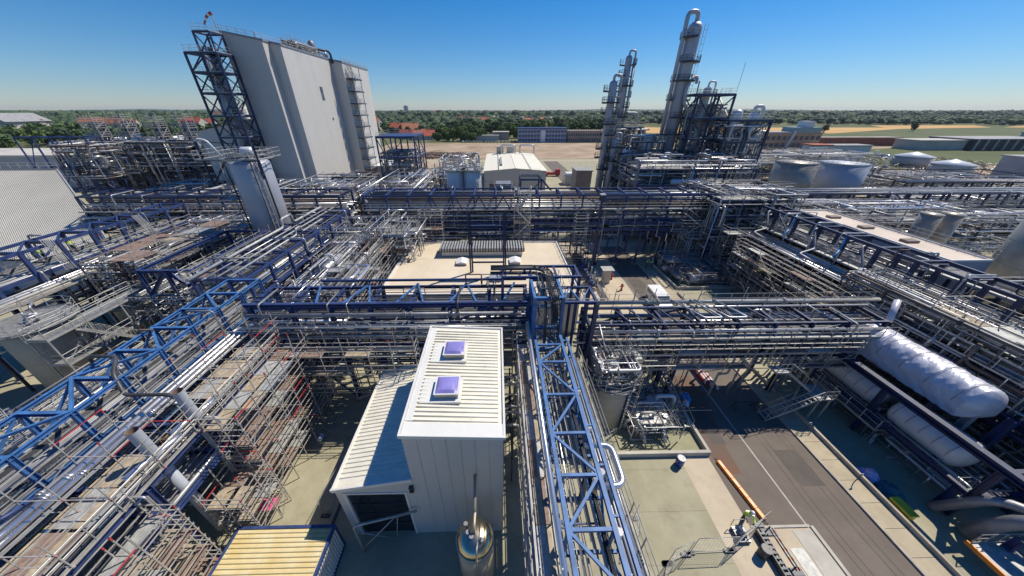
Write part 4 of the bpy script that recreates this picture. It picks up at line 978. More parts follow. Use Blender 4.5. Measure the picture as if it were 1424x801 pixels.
for k_ in range(6): rail_b = MB(); stair(rail_b, (-39.2, 24 + k_*1.0, 7.2 - k_*1.1), (-39.2, 25.0 + k_*1.0, 6.1 - k_*1.1), .8, (1,0,0)); t.part('flight', rail_b, 'galvanised')
# tall silver column with platform
rg = random.Random(52)
c = (-34.3, 46.5)
t = storage('silver_column', 'tall plain silver column with a square platform at its head, in front of the white tower block', c, 2.45, 19.2, 'silver_tank', gear=4, cat='column', n=48, plat=False)
for an, r_ in ((-.5, .12), (-.9, .07), (-2.4, .1)):
    x = c[0] + 2.7*math.cos(an); y = c[1] + 2.7*math.sin(an); t.part('pipe', pipe_mb([(x,y,0.5),(x,y,19.3),(c[0],c[1],19.9)], r_, 8), 'dark_pipe')
b = MB(); hdrum(b, (c[0]+1.2,c[1]-1.2,20.2), 1.2, .6, 'X'); t.part('condenser', b, 'white_tank')
for p, q in (((c[0]-4.4,c[1]-2,16),(c[0]-4.4,c[1]-2,21.5)), ((c[0]-4.4,c[1]-2,19.3),(c[0]+3.4,c[1]-3,19.3)), ((c[0]+3.4,c[1]-3,17),(c[0]+3.4,c[1]-3,21)), ((c[0]-4.4,c[1]-2,16),(c[0]-2.2,c[1]-1,19.2)), ((c[0]+3.4,c[1]-3,17.5),(c[0]+2,c[1]-2,19.2))): t.part('bracket', MB().ibeam(p, q, .22), 'navy_steel')
t.part('pipe', pipe_mb([(c[0]-4.4,c[1]-1.5,20.6),(c[0]-4.6,c[1]-1.6,21.8),(c[0]-3.4,c[1]-1.4,21.6),(c[0]-2.6,c[1]-1,19.6)], .14, 8), 'white_tank')
b = rail(MB(), [(c[0]-4.4,c[1]-3.2,19.4),(c[0]+3.4,c[1]-3.2,19.4),(c[0]+3.4,c[1]+2,19.4),(c[0]-4.4,c[1]+2,19.4)], closed=True, step=.9); t.part('railing', b, 'galvanised')
b = MB(); ladder(b, (c[0]-2.9, c[1]-1.4, .3), 19.4, (.5,-.86,0), out=(-.86,-.5,0)); t.part('ladder', b, 'galvanised')
for z in (6, 10, 14): b = MB(); b.box(c[0]-4.2,c[1]-2.4,z,c[0]-2.6,c[1]-.4,z+.05); rail(b, [(c[0]-2.6,c[1]-2.4,z+.05),(c[0]-4.2,c[1]-2.4,z+.05),(c[0]-4.2,c[1]-.4,z+.05)]); t.part('platform', b, 'galvanised')

# ------------------------------------------------------------------ beige flat roofed hall in the middle
t = Thing('flat_roof_hall', 'low hall with a wide beige membrane roof in the centre of the plant', 'building', (-2.3, 40, 0))
bx0, bx1, by0, by1, bz = -14.2, 9.9, 31.5, 48.3, 6.0
b = MB(); b.box(bx0, by0, 0, bx1, by1, bz-.02); t.part('wall', b, 'pale_wall')
b = MB(); b.box(bx0+.25, by0+.25, bz-.02, bx1-.25, by1-.25, bz); t.part('roof', b, 'beige_membrane')
b = MB(); b.box(bx0, by0, bz-.02, bx1, by0+.25, bz+.15); b.box(bx0, by1-.25, bz-.02, bx1, by1, bz+.15); b.box(bx0, by0+.25, bz-.02, bx0+.25, by1-.25, bz+.15); b.box(bx1-.25, by0+.25, bz-.02, bx1, by1-.25, bz+.15); t.part('parapet', b, 'white_trim')
for pts in ([(bx1,by0,bz),(bx1,by1,bz)], [(bx0,by0,bz),(bx0,by1,bz)], [(bx0,by1-.1,bz),(bx1,by1-.1,bz)]):
    b = rail(MB(), [(p[0], p[1], bz+.15) for p in pts], step=1.8); t.part('railing', b, 'dull_cladding')
b = MB()
for i in range(1, 12): x = bx0 + (bx1-bx0)*i/12; b.box(x, by0+.3, bz+.001, x+.05, by1-.3, bz+.008)
t.part('roof_seam', b, 'beige_membrane')
t = Thing('roof_ridge_vent', 'long grey ribbed ventilator box along the back of the beige roof', 'ventilator', (-2.9, 44.4, 6))
b = MB(); b.box(-8.3, 42.6, 6.1, 3.7, 45.2, 6.75); t.part('base', b, 'cream_roof')
b = MB(); b.box(-8.6, 42.4, 6.75, 4.0, 45.4, 7.25); t.part('housing', b, 'dark_steel')
b = MB()
for i in range(31): x = -8.55 + i * .405; b.box(x, 42.32, 6.9, x + .2, 45.4, 7.4)
t.part('louvre', b, 'galvanised')
for x, y in ((-5.1, 40.2), (4.4 - 1.9, 40.4)):
    t = Thing('roof_hatch', 'small white smoke hatch on the beige roof, ' + ('left' if x < 0 else 'right') + ' of the two before the ventilator', 'roof hatch', (x, y, 6))
    b = MB(); b.box(x-.7, y-.8, 6.0, x+.7, y+.8, 6.35); t.part('curb', b, 'pale_concrete')
    b = MB(); b.quad([(x-.8,y-.9,6.36),(x,y-.9,6.6),(x,y+.9,6.6),(x-.8,y+.9,6.36)]); b.quad([(x,y-.9,6.6),(x+.8,y-.9,6.36),(x+.8,y+.9,6.36),(x,y+.9,6.6)]); b.quad([(x-.8,y-.9,6.36),(x+.8,y-.9,6.36),(x,y-.9,6.6)]); t.part('lid', b, 'white_plastic')
t = Thing('roof_gantry', 'tall dark blue two-post gantry rising from the beige roof', 'gantry', (-1, 37.3, 6))
for x in (-3.5, 0.9):
    for dx in (-.12, .12): t.part('post', MB().ibeam((x+dx, 37.3+dx, 6), (x+dx, 37.3+dx, 14.3), .2), 'navy_steel')
t.part('crossbeam', MB().ibeam((-3.8,37.3,12.4),(1.2,37.3,12.4),.28), 'navy_steel'); t.part('crossbeam', MB().ibeam((-3.4,37.3,11.3),(.9,37.3,11.3),.18), 'navy_steel')
t.part('crossbeam', MB().ibeam((-3.4,37.3,7.5),(.9,37.3,7.5),.18), 'navy_steel')
t.part('mast', MB().bar((.9,37.3,14.3),(.9,37.3,16),.05), 'galvanised')
t = Thing('roof_hose_reel', 'small pale blue cabinet with a bent pipe on the beige roof', 'roof cabinet', (.1, 35, 6))
b = MB(); b.box(-1.1, 34.6, 6.0, .5, 35.6, 6.55); t.part('cabinet', b, 'grey_panel'); t.part('pipe', pipe_mb([(.3,35,6.5),(.3,35,7.2),(.3,37,7.2),(.3,37,6.1)], .07, 8), 'dark_pipe')
t = Thing('roof_vent_post', 'thin red-brown vent post with a flat cap at the right front of the beige roof', 'vent', (7.2, 35, 6))
t.part('post', MB().bar((6.6,33.6,6),(6.6,33.6,7.6),.08), 'brown_pipe'); t.part('cap', MB().box(6.2,33.45,7.6,7.0,33.75,7.68), 'brown_pipe')

# blue bins and cabinets between the beige hall and the road
for i in range(7):
    y = 45.6 + i * 1.9 ; x = 14.9; lab = ['nearest', 'second', 'third', 'fourth', 'fifth', 'sixth', 'farthest'][i]
    t = Thing('pump_unit', lab + ' blue pump unit in the row beside the beige roofed hall', 'pump', (x, y - 3, 0), 'blue pump units beside the hall')
    y -= 3
    b = MB(); b.box(x-.7, y-.5, 0, x+.7, y+.5, .35); t.part('plinth', b, 'concrete')
    b = MB(); hdrum(b, (x-.1, y, .95), .8, .45, 'X', 14); b.tube([(x-.1,y,1.3),(x-.1,y,1.75)], .3, 10); t.part('casing', b, 'blue_steel')
    b = MB(); b.tube([(x+.5,y,.9),(x+.9,y,.9),(x+.9,y,2.2)], .12, 8); t.part('pipe', b, 'cladding')
t = Thing('pipe_fence', 'long railing and pipe run between the blue pump units and the pale pavement', 'railing', (14, 47, 0))
for x in (13.3, 16.6): b = rail(MB(), [(x,39,0),(x,56,0)], h=1.4, step=1.5); t.part('railing', b, 'galvanised')
for k_ in range(4): t.part('pipe', pipe_mb([(16.0+k_*.16,39,.5),(16.0+k_*.16,57,.5)], .06, 6, 4, rg), 'dull_cladding')
t = Thing('control_cabinet', 'grey control cabinet with small flat canopy beside the pavement', 'cabinet', (18, 45, 0))
b = MB(); b.box(17.4, 44.5, 0, 18.5, 45.6, 2.3); t.part('body', b, 'pale_wall'); b = MB(); b.box(17.0, 44.2, 2.45, 18.9, 45.9, 2.55); t.part('canopy', b, 'galvanised')
for (x, y) in ((19.3, 46.0), (19.7, 42.3)):
    t = Thing('fire_hydrant', ('red fire hydrant nearer to the rack on the pale pavement' if y < 44 else 'red fire hydrant beside the grey control cabinet'), 'hydrant', (x, y, 0))
    b = MB(); b.lathe((x,y,0), [(.2,0),(.2,.1),(.14,.15),(.14,.9),(.2,.95),(.16,1.15),(.02,1.22)], 12); t.part('body', b, 'red_paint'); b = MB(); b.tube([(x-.35,y,.75),(x+.35,y,.75)], .08, 8); t.part('outlet', b, 'red_paint')
# parked white van, seen from above
t = Thing('parked_van', 'white van on the asphalt just behind the rack, only its roof showing clearly', 'van', (22.2, 36.5, 0))
vx, vy = 23.6, 38.2
b = MB()
prof = [(-2.4,.35),(-2.4,1.95),(-2.2,2.05),(1.0,2.05),(1.75,1.25),(2.45,1.1),(2.5,.35)]
for s in (-1, 1): b.quad([(vx+s*.95, vy - p[0], p[1]) for p in (prof if s > 0 else prof[::-1])])
for p, q in zip(prof, prof[1:] + prof[:1]): b.quad([(vx-.95, vy-p[0], p[1]), (vx+.95, vy-p[0], p[1]), (vx+.95, vy-q[0], q[1]), (vx-.95, vy-q[0], q[1])])
t.part('body', b, 'white_plastic')
b = MB(); b.quad([(vx-.8,vy-1.08,1.99),(vx+.8,vy-1.08,1.99),(vx+.85,vy-1.7,1.34),(vx-.85,vy-1.7,1.34)]); 
for s in (-1, 1): b.box(vx+s*.955-.006, vy-1.0, 1.3, vx+s*.955+.006, vy+1.9, 1.8)
t.part('window', b, 'window_glass')
for sx in (-1, 1):
    for dy in (-1.6, 1.5): b = MB(); b.tube([(vx+sx*.75,vy+dy,.33),(vx+sx*.98,vy+dy,.33)], .33, 14); b.tube([(vx+sx*.985,vy+dy,.33),(vx+sx*.99,vy+dy,.33)], .18, 10, mi=1); t.part('wheel', b, ['dark_pipe', 'galvanised'])

# bund with equipment skid beyond the rack
def bund(label, x0, y0, x1, y1, h=.45, w=.22):
    t = Thing('bund_wall', label, 'low wall', (x0, y0, 0))
    for q in ((x0,y0,x1,y0+w), (x0,y1-w,x1,y1), (x0,y0+w,x0+w,y1-w), (x1-w,y0+w,x1,y1-w)): t.part('wall', MB().box(q[0], q[1], -.03, q[2], q[3], h), 'pale_concrete')
    t.part('floor', MB().box(x0+w, y0+w, -.03, x1-w, y1-w, .03), 'bund_floor')
rg = random.Random(61)
bund('low concrete kerb wall around the far equipment skid beyond the rack', 28.6, 42.4, 38.5, 53.5)
t = Thing('equipment_skid', 'skid of pumps, pipes and small drums on the concrete pad beyond the rack', 'equipment skid', (33, 47, 0))
equipment(t, 29.5, 37.5, 43.4, 52.5, .05, 1.6, 26, rg); hanging_clutter(t, 29.3, 38, 43, 53, .3, 2.6, 60, rg, .03, .12)
b = MB(); vdrum(b, (33.2, 45.6), .7, .05, 2.3, 16); t.part('insulated_drum', b, 'copper_insul')
t = Thing('filter_platform', 'small grey platform on legs with handrails above the far skid', 'platform', (35, 51, 0))
frame3d(t, [33.2, 36.5, 41.5], [49.8, 53.0], [3.2, 5.8], rg, 'galvanised', .2, floor_skip=0, brace=.3)
frame3d(t, [35.8, 38.2], [46.2, 48.4], [2.6], rg, 'galvanised', .16, floor_skip=0, brace=.3)
hanging_clutter(t, 33, 41, 49, 54, .5, 7, 30, rg, .05, .18); b = MB(); b.tube([(35.2,50.4,.1),(35.2,50.4,9)], .14, 8); t.part('pipe', b, 'dull_cladding')
equipment(t, 34, 41, 50, 52.8, 3.3, 2, 6, rg)

# ------------------------------------------------------------------ round tank with piping and pipe manifold in the near bund
bund('low concrete kerb wall round the near tank and valve manifold', 8.6, 15.0, 17.5, 25.0, .5, .25)
rg = random.Random(71)
c = (9.5, 18.9)
t = storage('round_tank', 'round grey tank crowned with a crowded rectangular valve platform beside the road', c, 1.6, 5.6, 'lined_tank', gear=3, seam=0, cat='tank')
b = MB(); b.box(c[0]-1.6, c[1]-1.5, 5.75, c[0]+1.9, c[1]+2.2, 5.8); 
t.part('platform', b, 'grating'); b = rail(MB(), [(c[0]-1.6,c[1]-1.5,5.8),(c[0]+1.9,c[1]-1.5,5.8),(c[0]+1.9,c[1]+2.2,5.8),(c[0]-1.6,c[1]+2.2,5.8)], closed=True, step=1.0); t.part('railing', b, 'galvanised')
hanging_clutter(t, c[0]-1.4, c[0]+1.7, c[1]-1.3, c[1]+2.0, 5.9, 7.3, 40, rg, .04, .13)
for dx, dy, dr in ((0, 0, .45), (.9, 1.4, .25), (-1.1, .9, .2), (1.5, -.6, .2)): b = MB(); b.tube([(c[0]+dx,c[1]+dy,5.7),(c[0]+dx,c[1]+dy,6.9)], dr*.8, 14); b.tube([(c[0]+dx,c[1]+dy,6.9),(c[0]+dx,c[1]+dy,7.02)], dr, 16); t.part('nozzle', b, 'white_tank')
for y in (19, 20.1): t.part('pipe', pipe_mb([(c[0]+.3,y,6.4),(c[0]-.5,y+1.2,7.6),(c[0]-.7,21.6,8.8)], .08, 8), 'cladding')
for q in ((c[0]+1.9, c[1]-1.5, 5.75), (c[0]-1.6, c[1]-1.5, 5.75)): t.part('bracket', MB().bar(q, (c[0] + (1.8 if q[0] > c[0] else -1.8)*.75, c[1]-1.3, 5), .12), 'navy_steel')
t = Thing('valve_manifold', 'bare silver pipe manifold with handwheels standing in the near bund', 'pipe manifold', (13, 19, 0))
for y in (17.6, 18.8, 20.0, 21.3):
    t.part('pipe', pipe_mb([(11.2,y,.4),(11.2,y,1.3),(15.3,y,1.3),(15.3,y,.5)], rg.choice((.09,.12,.15)), 10, 5, rg), rg.choice(['cladding', 'bright_cladding', 'pale_pipe']))
    for x in (12.2, 13.4, 14.5): b = MB(); valve(b, (x, y, 1.3), .14, rg); t.part('valve', b, 'cladding')
for x in (12.4, 14.2): t.part('pipe', pipe_mb([(x,16.0,.35),(x,17.0,1.0),(x,22.6,1.0),(x,22.6,2.5)], .13, 10, 4, rg), 'cladding')
hanging_clutter(t, 11.3, 15.6, 16.4, 22.6, .3, 1.9, 30, rg, .04, .1); equipment(t, 11.8, 15, 17, 22, .05, 1.0, 7, rg)
t = Thing('hinged_stair', 'octagonal railed landing with a long sloping ladder bridge in the near bund', 'stairs', (15, 22, 0))
b = MB(); k = 8; cx_, cy_ = 15.8, 22.8
rail(b, [(cx_ + 1.1*math.cos(2*PI*i/k), cy_ + .9*math.sin(2*PI*i/k), 2.9) for i in range(k)], closed=True, step=.8); t.part('railing', b, 'galvanised')
b = MB(); b.lathe((cx_,cy_,0), [(1.1, 2.84),(1.1, 2.9)], 8); t.part('platform', b, 'grating')
for dx in (-.8, .8):
    for dy in (-.5, .5): t.part('post', MB().bar((cx_+dx,cy_+dy,0),(cx_+dx,cy_+dy,2.9),.1), 'galvanised')
b = MB(); stair(b, (16.9,17.4,.3), (16.0,22.0,3.2), .5, (1,0,0)); t.part('flight', b, 'galvanised')

# ------------------------------------------------------------------ right side: wrapped vessels on blue steel
rg = random.Random(81)
N0 = len(THINGS)
t = Thing('vessel_structure', 'dark blue steel platform carrying the white wrapped vessels at the right', 'steel structure', (33, 16, 0))
frame3d(t, [29.2, 33.2, 37.5], [9.6, 15.8, 22.2], [4.4, 6.9], rg, 'navy_steel', .3, floors=False, rails=False, brace=0, near=True)
for x in (29.0, 33.9): t.part('beam', MB().ibeam((x, 6.0, 7.1), (x, 23.5, 7.1), .45), 'navy_steel')
t.part('walkway', MB().box(34.4, 5, 7.6, 37.2, 24, 7.66), 'grating'); t.part('walkway', MB().box(34.6, 5, 4.5, 37.2, 24, 4.56), 'grating')
for pts in ([(34.4,5,9.2),(34.4,24,9.2)], [(37.2,5,7.7),(37.2,24,7.7)]): b = rail(MB(), pts, step=1.5); t.part('railing', b, 'galvanised')
for (y, z) in ((7.4, 7), (10.2, 7)):
    t.part('post', MB().ibeam((33.9, y, 0), (33.9, y, 7), .36), 'blue_steel'); t.part('post', MB().ibeam((29.3, y, 0), (29.3, y, 4), .36), 'blue_steel')
hanging_clutter(t, 34.2, 38, 6, 24, 2, 9.4, 90, rg, .04, .16); hanging_clutter(t, 29.4, 34, 10, 23, .6, 4.2, 50, rg, .04, .12)
equipment(t, 35, 37.5, 7, 23, 7.7, 1.6, 12, rg)
def wrapped(name, label, x, y0, y1, z, r, wrinkle, m, n=40, ny=44):
    b = MB(); rr = random.Random(4); ph = [rr.uniform(0, 6) for _ in range(8)]
    L = y1 - y0
    def P(i, k):
        u = i / ny; y = y0 + L*u; an = 2*PI*k/n
        e = min(u, 1-u) * L; rad = r * min(1, math.sqrt(max(.0, 1 - (1 - min(1, e/(r*.55)))**2)) + .03)
        w = wrinkle * (math.sin(an*4 + ph[0] + 2.5*math.sin(y*1.7)) * .5 + abs(math.sin(y*3.1 + an*4 + ph[1] + math.sin(y*1.3)))*.7 - abs(math.sin(y*6.3 - an*6 + ph[2] + 2*math.sin(an*3)))*.45 + abs(math.sin(y*13 + an*9 + ph[3]))*.22)
        rad2 = rad * (1 + w); ca, sa = math.cos(an), math.sin(an)
        if sa < 0 and wrinkle > .02: ca = (1 if ca > 0 else -1) * min(1, abs(ca)*2.2); sa *= .75
        return (x + rad2*ca, y, z + rad2*sa)
    for i in range(ny):
        for k in range(n): b.quad([P(i,k), P(i,k+1), P(i+1,k+1), P(i+1,k)][::-1], 0, True)
    b.quad([P(0,k) for k in range(n)]); b.quad([P(ny,k) for k in reversed(range(n))])
    tt = Thing(name, label, 'vessel', (x, (y0+y1)/2, z - r)); tt.part('wrapping', b, m)
    for f in (.2, .8):
        y = y0 + L*f; tt.part('saddle', MB().box(x - r*.8, y - .15, z - r*1.25, x + r*.8, y + .15, z - r*.7), 'navy_steel')
    k = MB()
    for f in (.12, .3, .48, .66, .84): y = y0 + L*f; k.tube([(x + (r*1.06)*math.cos(a_), y, z + (r*1.06)*math.sin(a_)) for a_ in [PI*j/12 for j in range(13)]], .018, 4, bend=.05)
    tt.part('strap', k, 'dull_cladding')
    return tt
tt = wrapped('wrapped_vessel', 'long horizontal vessel wrapped in crumpled shiny white film, the large upper one', 31.5, 12.5, 21.1, 8.25, 1.35, .032, 'white_wrap', 72, 160)
tt.part('manway', MB().tube([(32.4,20.2,9.8),(33.4,21.2,11.2)], .22, 10), 'white_wrap')
wrapped('wrapped_vessel', 'lower white drum under the big wrapped vessel, the one nearer the middle rack', 30.9, 16.3, 21.2, 5.1, 1.15, .01, 'white_tank')
wrapped('wrapped_vessel', 'lower white drum under the big wrapped vessel, the one nearer the viewer', 30.9, 11.2, 15.6, 5.1, 1.15, .01, 'white_tank')
t = Thing('access_platform', 'low white-railed gangway cantilevered over the dark yard beside the wrapped vessel', 'platform', (29.5, 17, 0))
t.part('floor', MB().box(28.9, 14.6, 3.5, 29.9, 21.6, 3.56), 'grating'); t.part('floor', MB().box(29.9, 14.6, 3.5, 31.6, 15.7, 3.56), 'grating')
b = rail(MB(), [(29.9,21.6,3.56),(28.9,21.6,3.56),(28.9,14.6,3.56),(31.6,14.6,3.56)], step=1.1, r=.028); t.part('railing', b, 'galvanised')
b = rail(MB(), [(29.9,21.6,3.56),(29.9,15.7,3.56),(31.6,15.7,3.56)], step=1.1, r=.028); t.part('railing', b, 'galvanised')
for y in (15, 18, 21): t.part('post', MB().bar((29.8, y, 0), (29.8, y, 3.5), .14), 'dull_cladding')
b = MB(); stair(b, (31.9,15.1,3.5), (32.0,12.8,1.8), .8, (1,0,0)); t.part('flight', b, 'galvanised')
b = MB(); vdrum(b, (31.6, 13.4), .6, 0, 1.4, 16); t.part('filter_basket', b, 'dark_steel')
KS = 1.09   # the whole vessel group stands a little lower and farther out
def shift(v): return (v[0]*KS, v[1]*KS, 25 - (25 - v[2])*KS)
for th_ in THINGS[N0:]:
    th_.root.location = (th_.root.location.x*KS, th_.root.location.y*KS, 0); th_.loc = Vector(th_.root.location)
    for p_ in th_.parts:
        for q_ in [p_] + p_.kids: q_.mb.v = [shift(v) for v in q_.mb.v]
t = Thing('pillar_pair', 'pair of thick steel pillars carrying the near end of the vessel platform', 'pillars', (35, 14, 0))
for x_, y_ in ((34.9, 14.4), (36.0, 13.4)): t.part('pillar', MB().ibeam((x_, y_, 0), (x_, y_, 6.2), .42), 'grey_panel' if y_ > 14 else 'blue_steel')
# sloping silver duct at the lower right
t = Thing('duct', 'grey bent duct with orange-edged stage at the bottom right corner', 'duct', (32, 8, 0))
t.part('pipe', pipe_mb([(36,4.5,4.6),(33.2,7.4,4.6),(31.8,8.8,3.0),(31.4,9.2,.3)], .4, 16, 2, rg), 'dull_cladding'); t.part('pipe', pipe_mb([(36,6.0,3.6),(32.0,9.8,3.4),(31.0,10.8,.3)], .3, 14), 'dull_cladding')
t.part('stage', MB().box(29.9, 6.6, .9, 32.6, 8.4, 1.0), 'plank_grey'); t.part('edge_board', MB().box(29.8, 6.5, .85, 29.88, 8.5, 1.15), 'orange_plastic')
b = rail(MB(), [(32.6,6.6,1),(32.6,8.4,1),(30,8.4,1)], step=1); t.part('railing', b, 'galvanised')

# long rack at the right running back
rg = random.Random(91)
t = Thing('pipe_rack', 'long dark blue pipe rack with scaffolded flank running back on the right', 'pipe rack', (45, 32, 0))
rack(t, 'Y', 6, 59, 42.0, 44.8, [4.6, 7.0, 9.2, 12.0], 3.5, rg, 'navy_steel', .34, shade_deckp=.8, pipes=[(0, 5), (1, 8), (2, 11)], braces=.18, trays=1, drop=50)  # extra gratings added here for deeper shade under the rack
t.part('cable_tray', cable_tray([(43.6,6,9.8),(43.6,58,9.8)], .6), ['galvanised', 'dark_pipe'])
for j in range(7): x = 41.4 - j*.45; t.part('pipe', pipe_mb([(x, 18 + j, 8.3 - .1*(j % 3)), (x, 56, 8.3 - .1*(j % 3))], rg.choice((.08, .12, .18)), 8, 5, rg), rg.choice(['cladding', 'dull_cladding', 'pale_pipe', 'bright_cladding']))
for i in range(9):
    y = 20 + i*4.2; t.part('bracket', MB().bar((38.2, y, 7.8), (42, y, 7.8), .25), 'navy_steel'); t.part('post', MB().bar((38.4, y, 0), (38.4, y, 7.7), .3), 'dark_steel')
for y in (30, 36, 44): t.part('pipe', pipe_mb([(42.3,y+2,11.6),(41.4,y+2,11.6),(40.6,y,9.6),(38.3,y-.5,9.2),(38.3,y-3,9.0)], .13, 10), 'dull_cladding')
for y in (33.6, 41): t.part('pipe', pipe_mb([(42.2,y+1,12.2),(41,y,10.4),(39.5,y-1,10)], .09, 10), 'sky_blue')
t.part('pipe', pipe_mb([(49.5,8,10.2),(49.5,26,10.2)], .35, 12, 5, rg), 'pale_pipe'); t.part('pipe', pipe_mb([(48.4,8,10.8),(48.4,28,10.8)], .2, 12, 5, rg), 'bright_cladding')
t = Thing('rack_scaffold', 'many-level tube scaffold under the flank of the long right rack', 'scaffold', (37, 38, 0))
scaffold(t, [36.6, 38.0], [24, 26.5, 29, 31.5, 34, 36.5, 39, 41.5, 44], 0, [1.8, 3.8, 5.8, 7.4], rg, red=.04, deck_prob=.45, brace=.5)
t = Thing('rack_scaffold', 'scaffold bay with pale planks close to the near right end of the long rack', 'scaffold', (39, 20, 0))
scaffold(t, [38.2, 39.8, 41.2], [10, 13, 16, 19, 22], 3, [3.2, 5.2, 7], rg, red=.1, deck_prob=.6, brace=.4)
t = Thing('process_platform', 'dense dark pipework between the wrapped vessel platform and the long right rack', 'process platform', (40, 17, 0))
frame3d(t, [38.0, 41.6], [7, 12, 17, 22, 27], [4, 6.5, 8.6], rg, 'dark_steel', .26, floor_skip=.3, brace=.3)
hanging_clutter(t, 37.6, 42, 6, 29, 2, 10, 110, rg, .04, .16); equipment(t, 38.3, 41.3, 8, 26, 6.6, 1.6, 10, rg)
t = Thing('process_platform', 'added decks casting shade, with pipes, between the long right rack and the long pale roof', 'process platform', (48, 44, 0))
frame3d(t, [45.4, 48.2, 51.2], [31, 36, 41, 46, 51], [4.5, 8.0], rg, 'dark_steel', .26, floor_skip=.05, brace=.2)  # near-solid decks added so that the ground beside the rack falls in shade
hanging_clutter(t, 45.3, 51.2, 31, 55, 4, 9.3, 60, rg, .05, .16)
t = Thing('cable_bridge', 'long pale grating strip with cable trays beside the long right rack', 'cable bridge', (48, 20, 0))
t.part('floor', MB().box(47.4, 6, 9.6, 49.2, 30, 9.66), 'plank_grey'); 
for x in (50.4, 51.0, 51.6): t.part('cable_tray', cable_tray([(x,6,9.4),(x,32,9.4)], .5), ['galvanised', 'pale_pipe'])
for y in (8, 14, 20, 26, 30):
    for x in (47.6, 51.5): t.part('post', MB().bar((x, y, 0), (x, y, 9.5), .28), 'navy_steel')
    t.part('beam', MB().bar((47.4, y, 9.4), (51.8, y, 9.4), .2), 'navy_steel')
b = rail(MB(), [(47.4,6,9.66),(47.4,30,9.66)], step=1.6); t.part('railing', b, 'galvanised')
t = Thing('process_platform', 'dark tangle of pipes, drums and gratings between right rack and far right silo', 'process platform', (58, 24, 0))
frame3d(t, [53, 57, 61, 65], [10, 15, 20, 25, 28.5], [3.5, 6.5], rg, 'dark_steel', .26, floor_skip=.3, brace=.3)
hanging_clutter(t, 52.5, 65, 8, 29, 1, 9, 110, rg, .05, .2); equipment(t, 53, 64, 10, 27, 6.6, 2.2, 16, rg)
# long pale roof on the right
t = Thing('long_hall', 'long narrow hall with pale pinkish flat roof and dark vents behind the right rack', 'building', (54, 40, 0))
b = MB(); b.box(51.6, 31, 0, 56.6, 51.5, 10.0); t.part('wall', b, 'grey_panel'); b = MB(); b.box(51.8, 31.2, 10.0, 56.4, 51.3, 10.04); t.part('roof', b, 'pink_membrane')
b = MB(); b.box(51.6, 31, 10.0, 56.6, 31.2, 10.2); b.box(51.6, 51.3, 10.0, 56.6, 51.5, 10.2); b.box(51.6, 31.2, 10.0, 51.8, 51.3, 10.2); b.box(56.4, 31.2, 10.0, 56.6, 51.3, 10.2); t.part('parapet', b, 'white_trim')
for y in (36.5, 42, 47): b = MB(); b.box(53.0, y, 10.04, 54.6, y+1.0, 10.35); t.part('roof_vent', b, 'ruin_wall')
b = rail(MB(), [(56.6,31,10.2),(56.6,51.5,10.2)], step=1.6); t.part('railing', b, 'scaffold_tube'); 
t = tank('silo', 'huge grey banded silo cut off by the right edge of the view', (68.6, 31.2), 6.0, 16.5, 'stainless_dull', seam=6, rails=True, cat='silo')
for i, (x, lab) in enumerate(((74.2, 'left one of two ribbed metal silos standing side by side behind the long pale roof'), (77.9, 'right one of two ribbed metal silos standing side by side behind the long pale roof'))):
    t = tank('silo', lab, (x, 50.5), 1.35, 9.6, 'stainless_dull', seam=8, rails=False, cat='silo', group='twin ribbed silos')
t = Thing('pipe_rack', 'dark rack with raised trays running in front of the two big round tanks', 'pipe rack', (90, 70, 0))
rack(t, 'X', 60, 128, 68, 72, [4.5, 6.5, 9.0], 4.5, rg, 'navy_steel', .36, pipes=[(0, 4), (1, 6), (2, 6)], braces=.4, trays=1, drop=30)
t = Thing('pipe_rack', 'brownish pipe rack on slanted legs at the far right edge beyond the silos', 'pipe rack', (130, 90, 0))
rack(t, 'X', 118, 210, 90, 93, [4.5, 7.0], 6, rg, 'dark_steel', .36, pipes=[(0, 5), (1, 8)], braces=.5, trays=0, drop=10)
t = Thing('process_platform', 'low sprawling pipework field right of the twin silos', 'process platform', (85, 60, 0))
frame3d(t, [60, 65, 70, 76, 82, 88, 94], [56, 60, 64], [3.5, 6.5], rg, 'dark_steel', .3, floor_skip=.3, brace=.4)
hanging_clutter(t, 58, 98, 54, 67, .5, 8, 110, rg, .06, .22); equipment(t, 60, 94, 56, 64, 6.6, 2, 14, rg)
t = Thing('process_platform', 'pipework and small frames between long pale roof and the front of the big round tanks', 'process platform', (62, 74, 0))
frame3d(t, [52, 58, 64, 70], [60, 66, 74], [3, 5.5], rg, 'navy_steel', .3, floor_skip=.3, brace=.5)
hanging_clutter(t, 50, 74, 58, 84, .5, 7, 100, rg, .06, .22)
tank('storage_tank', 'big round tank with a banded reflective shell, left of the two large ones', (87.5, 94.5), 5.1, 11.8, 'stainless_dull', seam=7, cone=.06)
tank('storage_tank', 'big round tank with a smooth pale grey shell, right of the two large ones', (102.5, 95.5), 5.9, 11.4, 'grey_tank', cone=.06)
t = Thing('equipment_field', 'jumble of grey pipes and frames right behind the two big round tanks', 'process area', (110, 125, 0))
frame3d(t, [84, 92, 100, 108, 116, 124], [112, 120, 128], [5, 9], rg, 'galvanised', .3, floor_skip=.3, brace=.5)
hanging_clutter(t, 80, 135, 110, 135, 1, 11.5, 110, rg, .08, .3)
for (x, y, r, lab) in ((212, 165, 7, 'low round tank with a bright white cone roof, behind the brown rack'), (198, 139, 6.5, 'low round tank with white cone roof nearest the right edge')):
    t = tank('storage_tank', lab, (x, y), r, 4.6, 'pale_wall', cone=.28, rails=False); 
    b = MB(); b.lathe((x, y, 0), [(r + .12, 4.7), (r + .12, 4.75), (.1, 4.85 + r*.28)], 40); t.part('cone_roof', b, 'white_plastic')
t = Thing('white_shed', 'white roofed low shed left of the banded round tank', 'shed', (78, 125, 0))
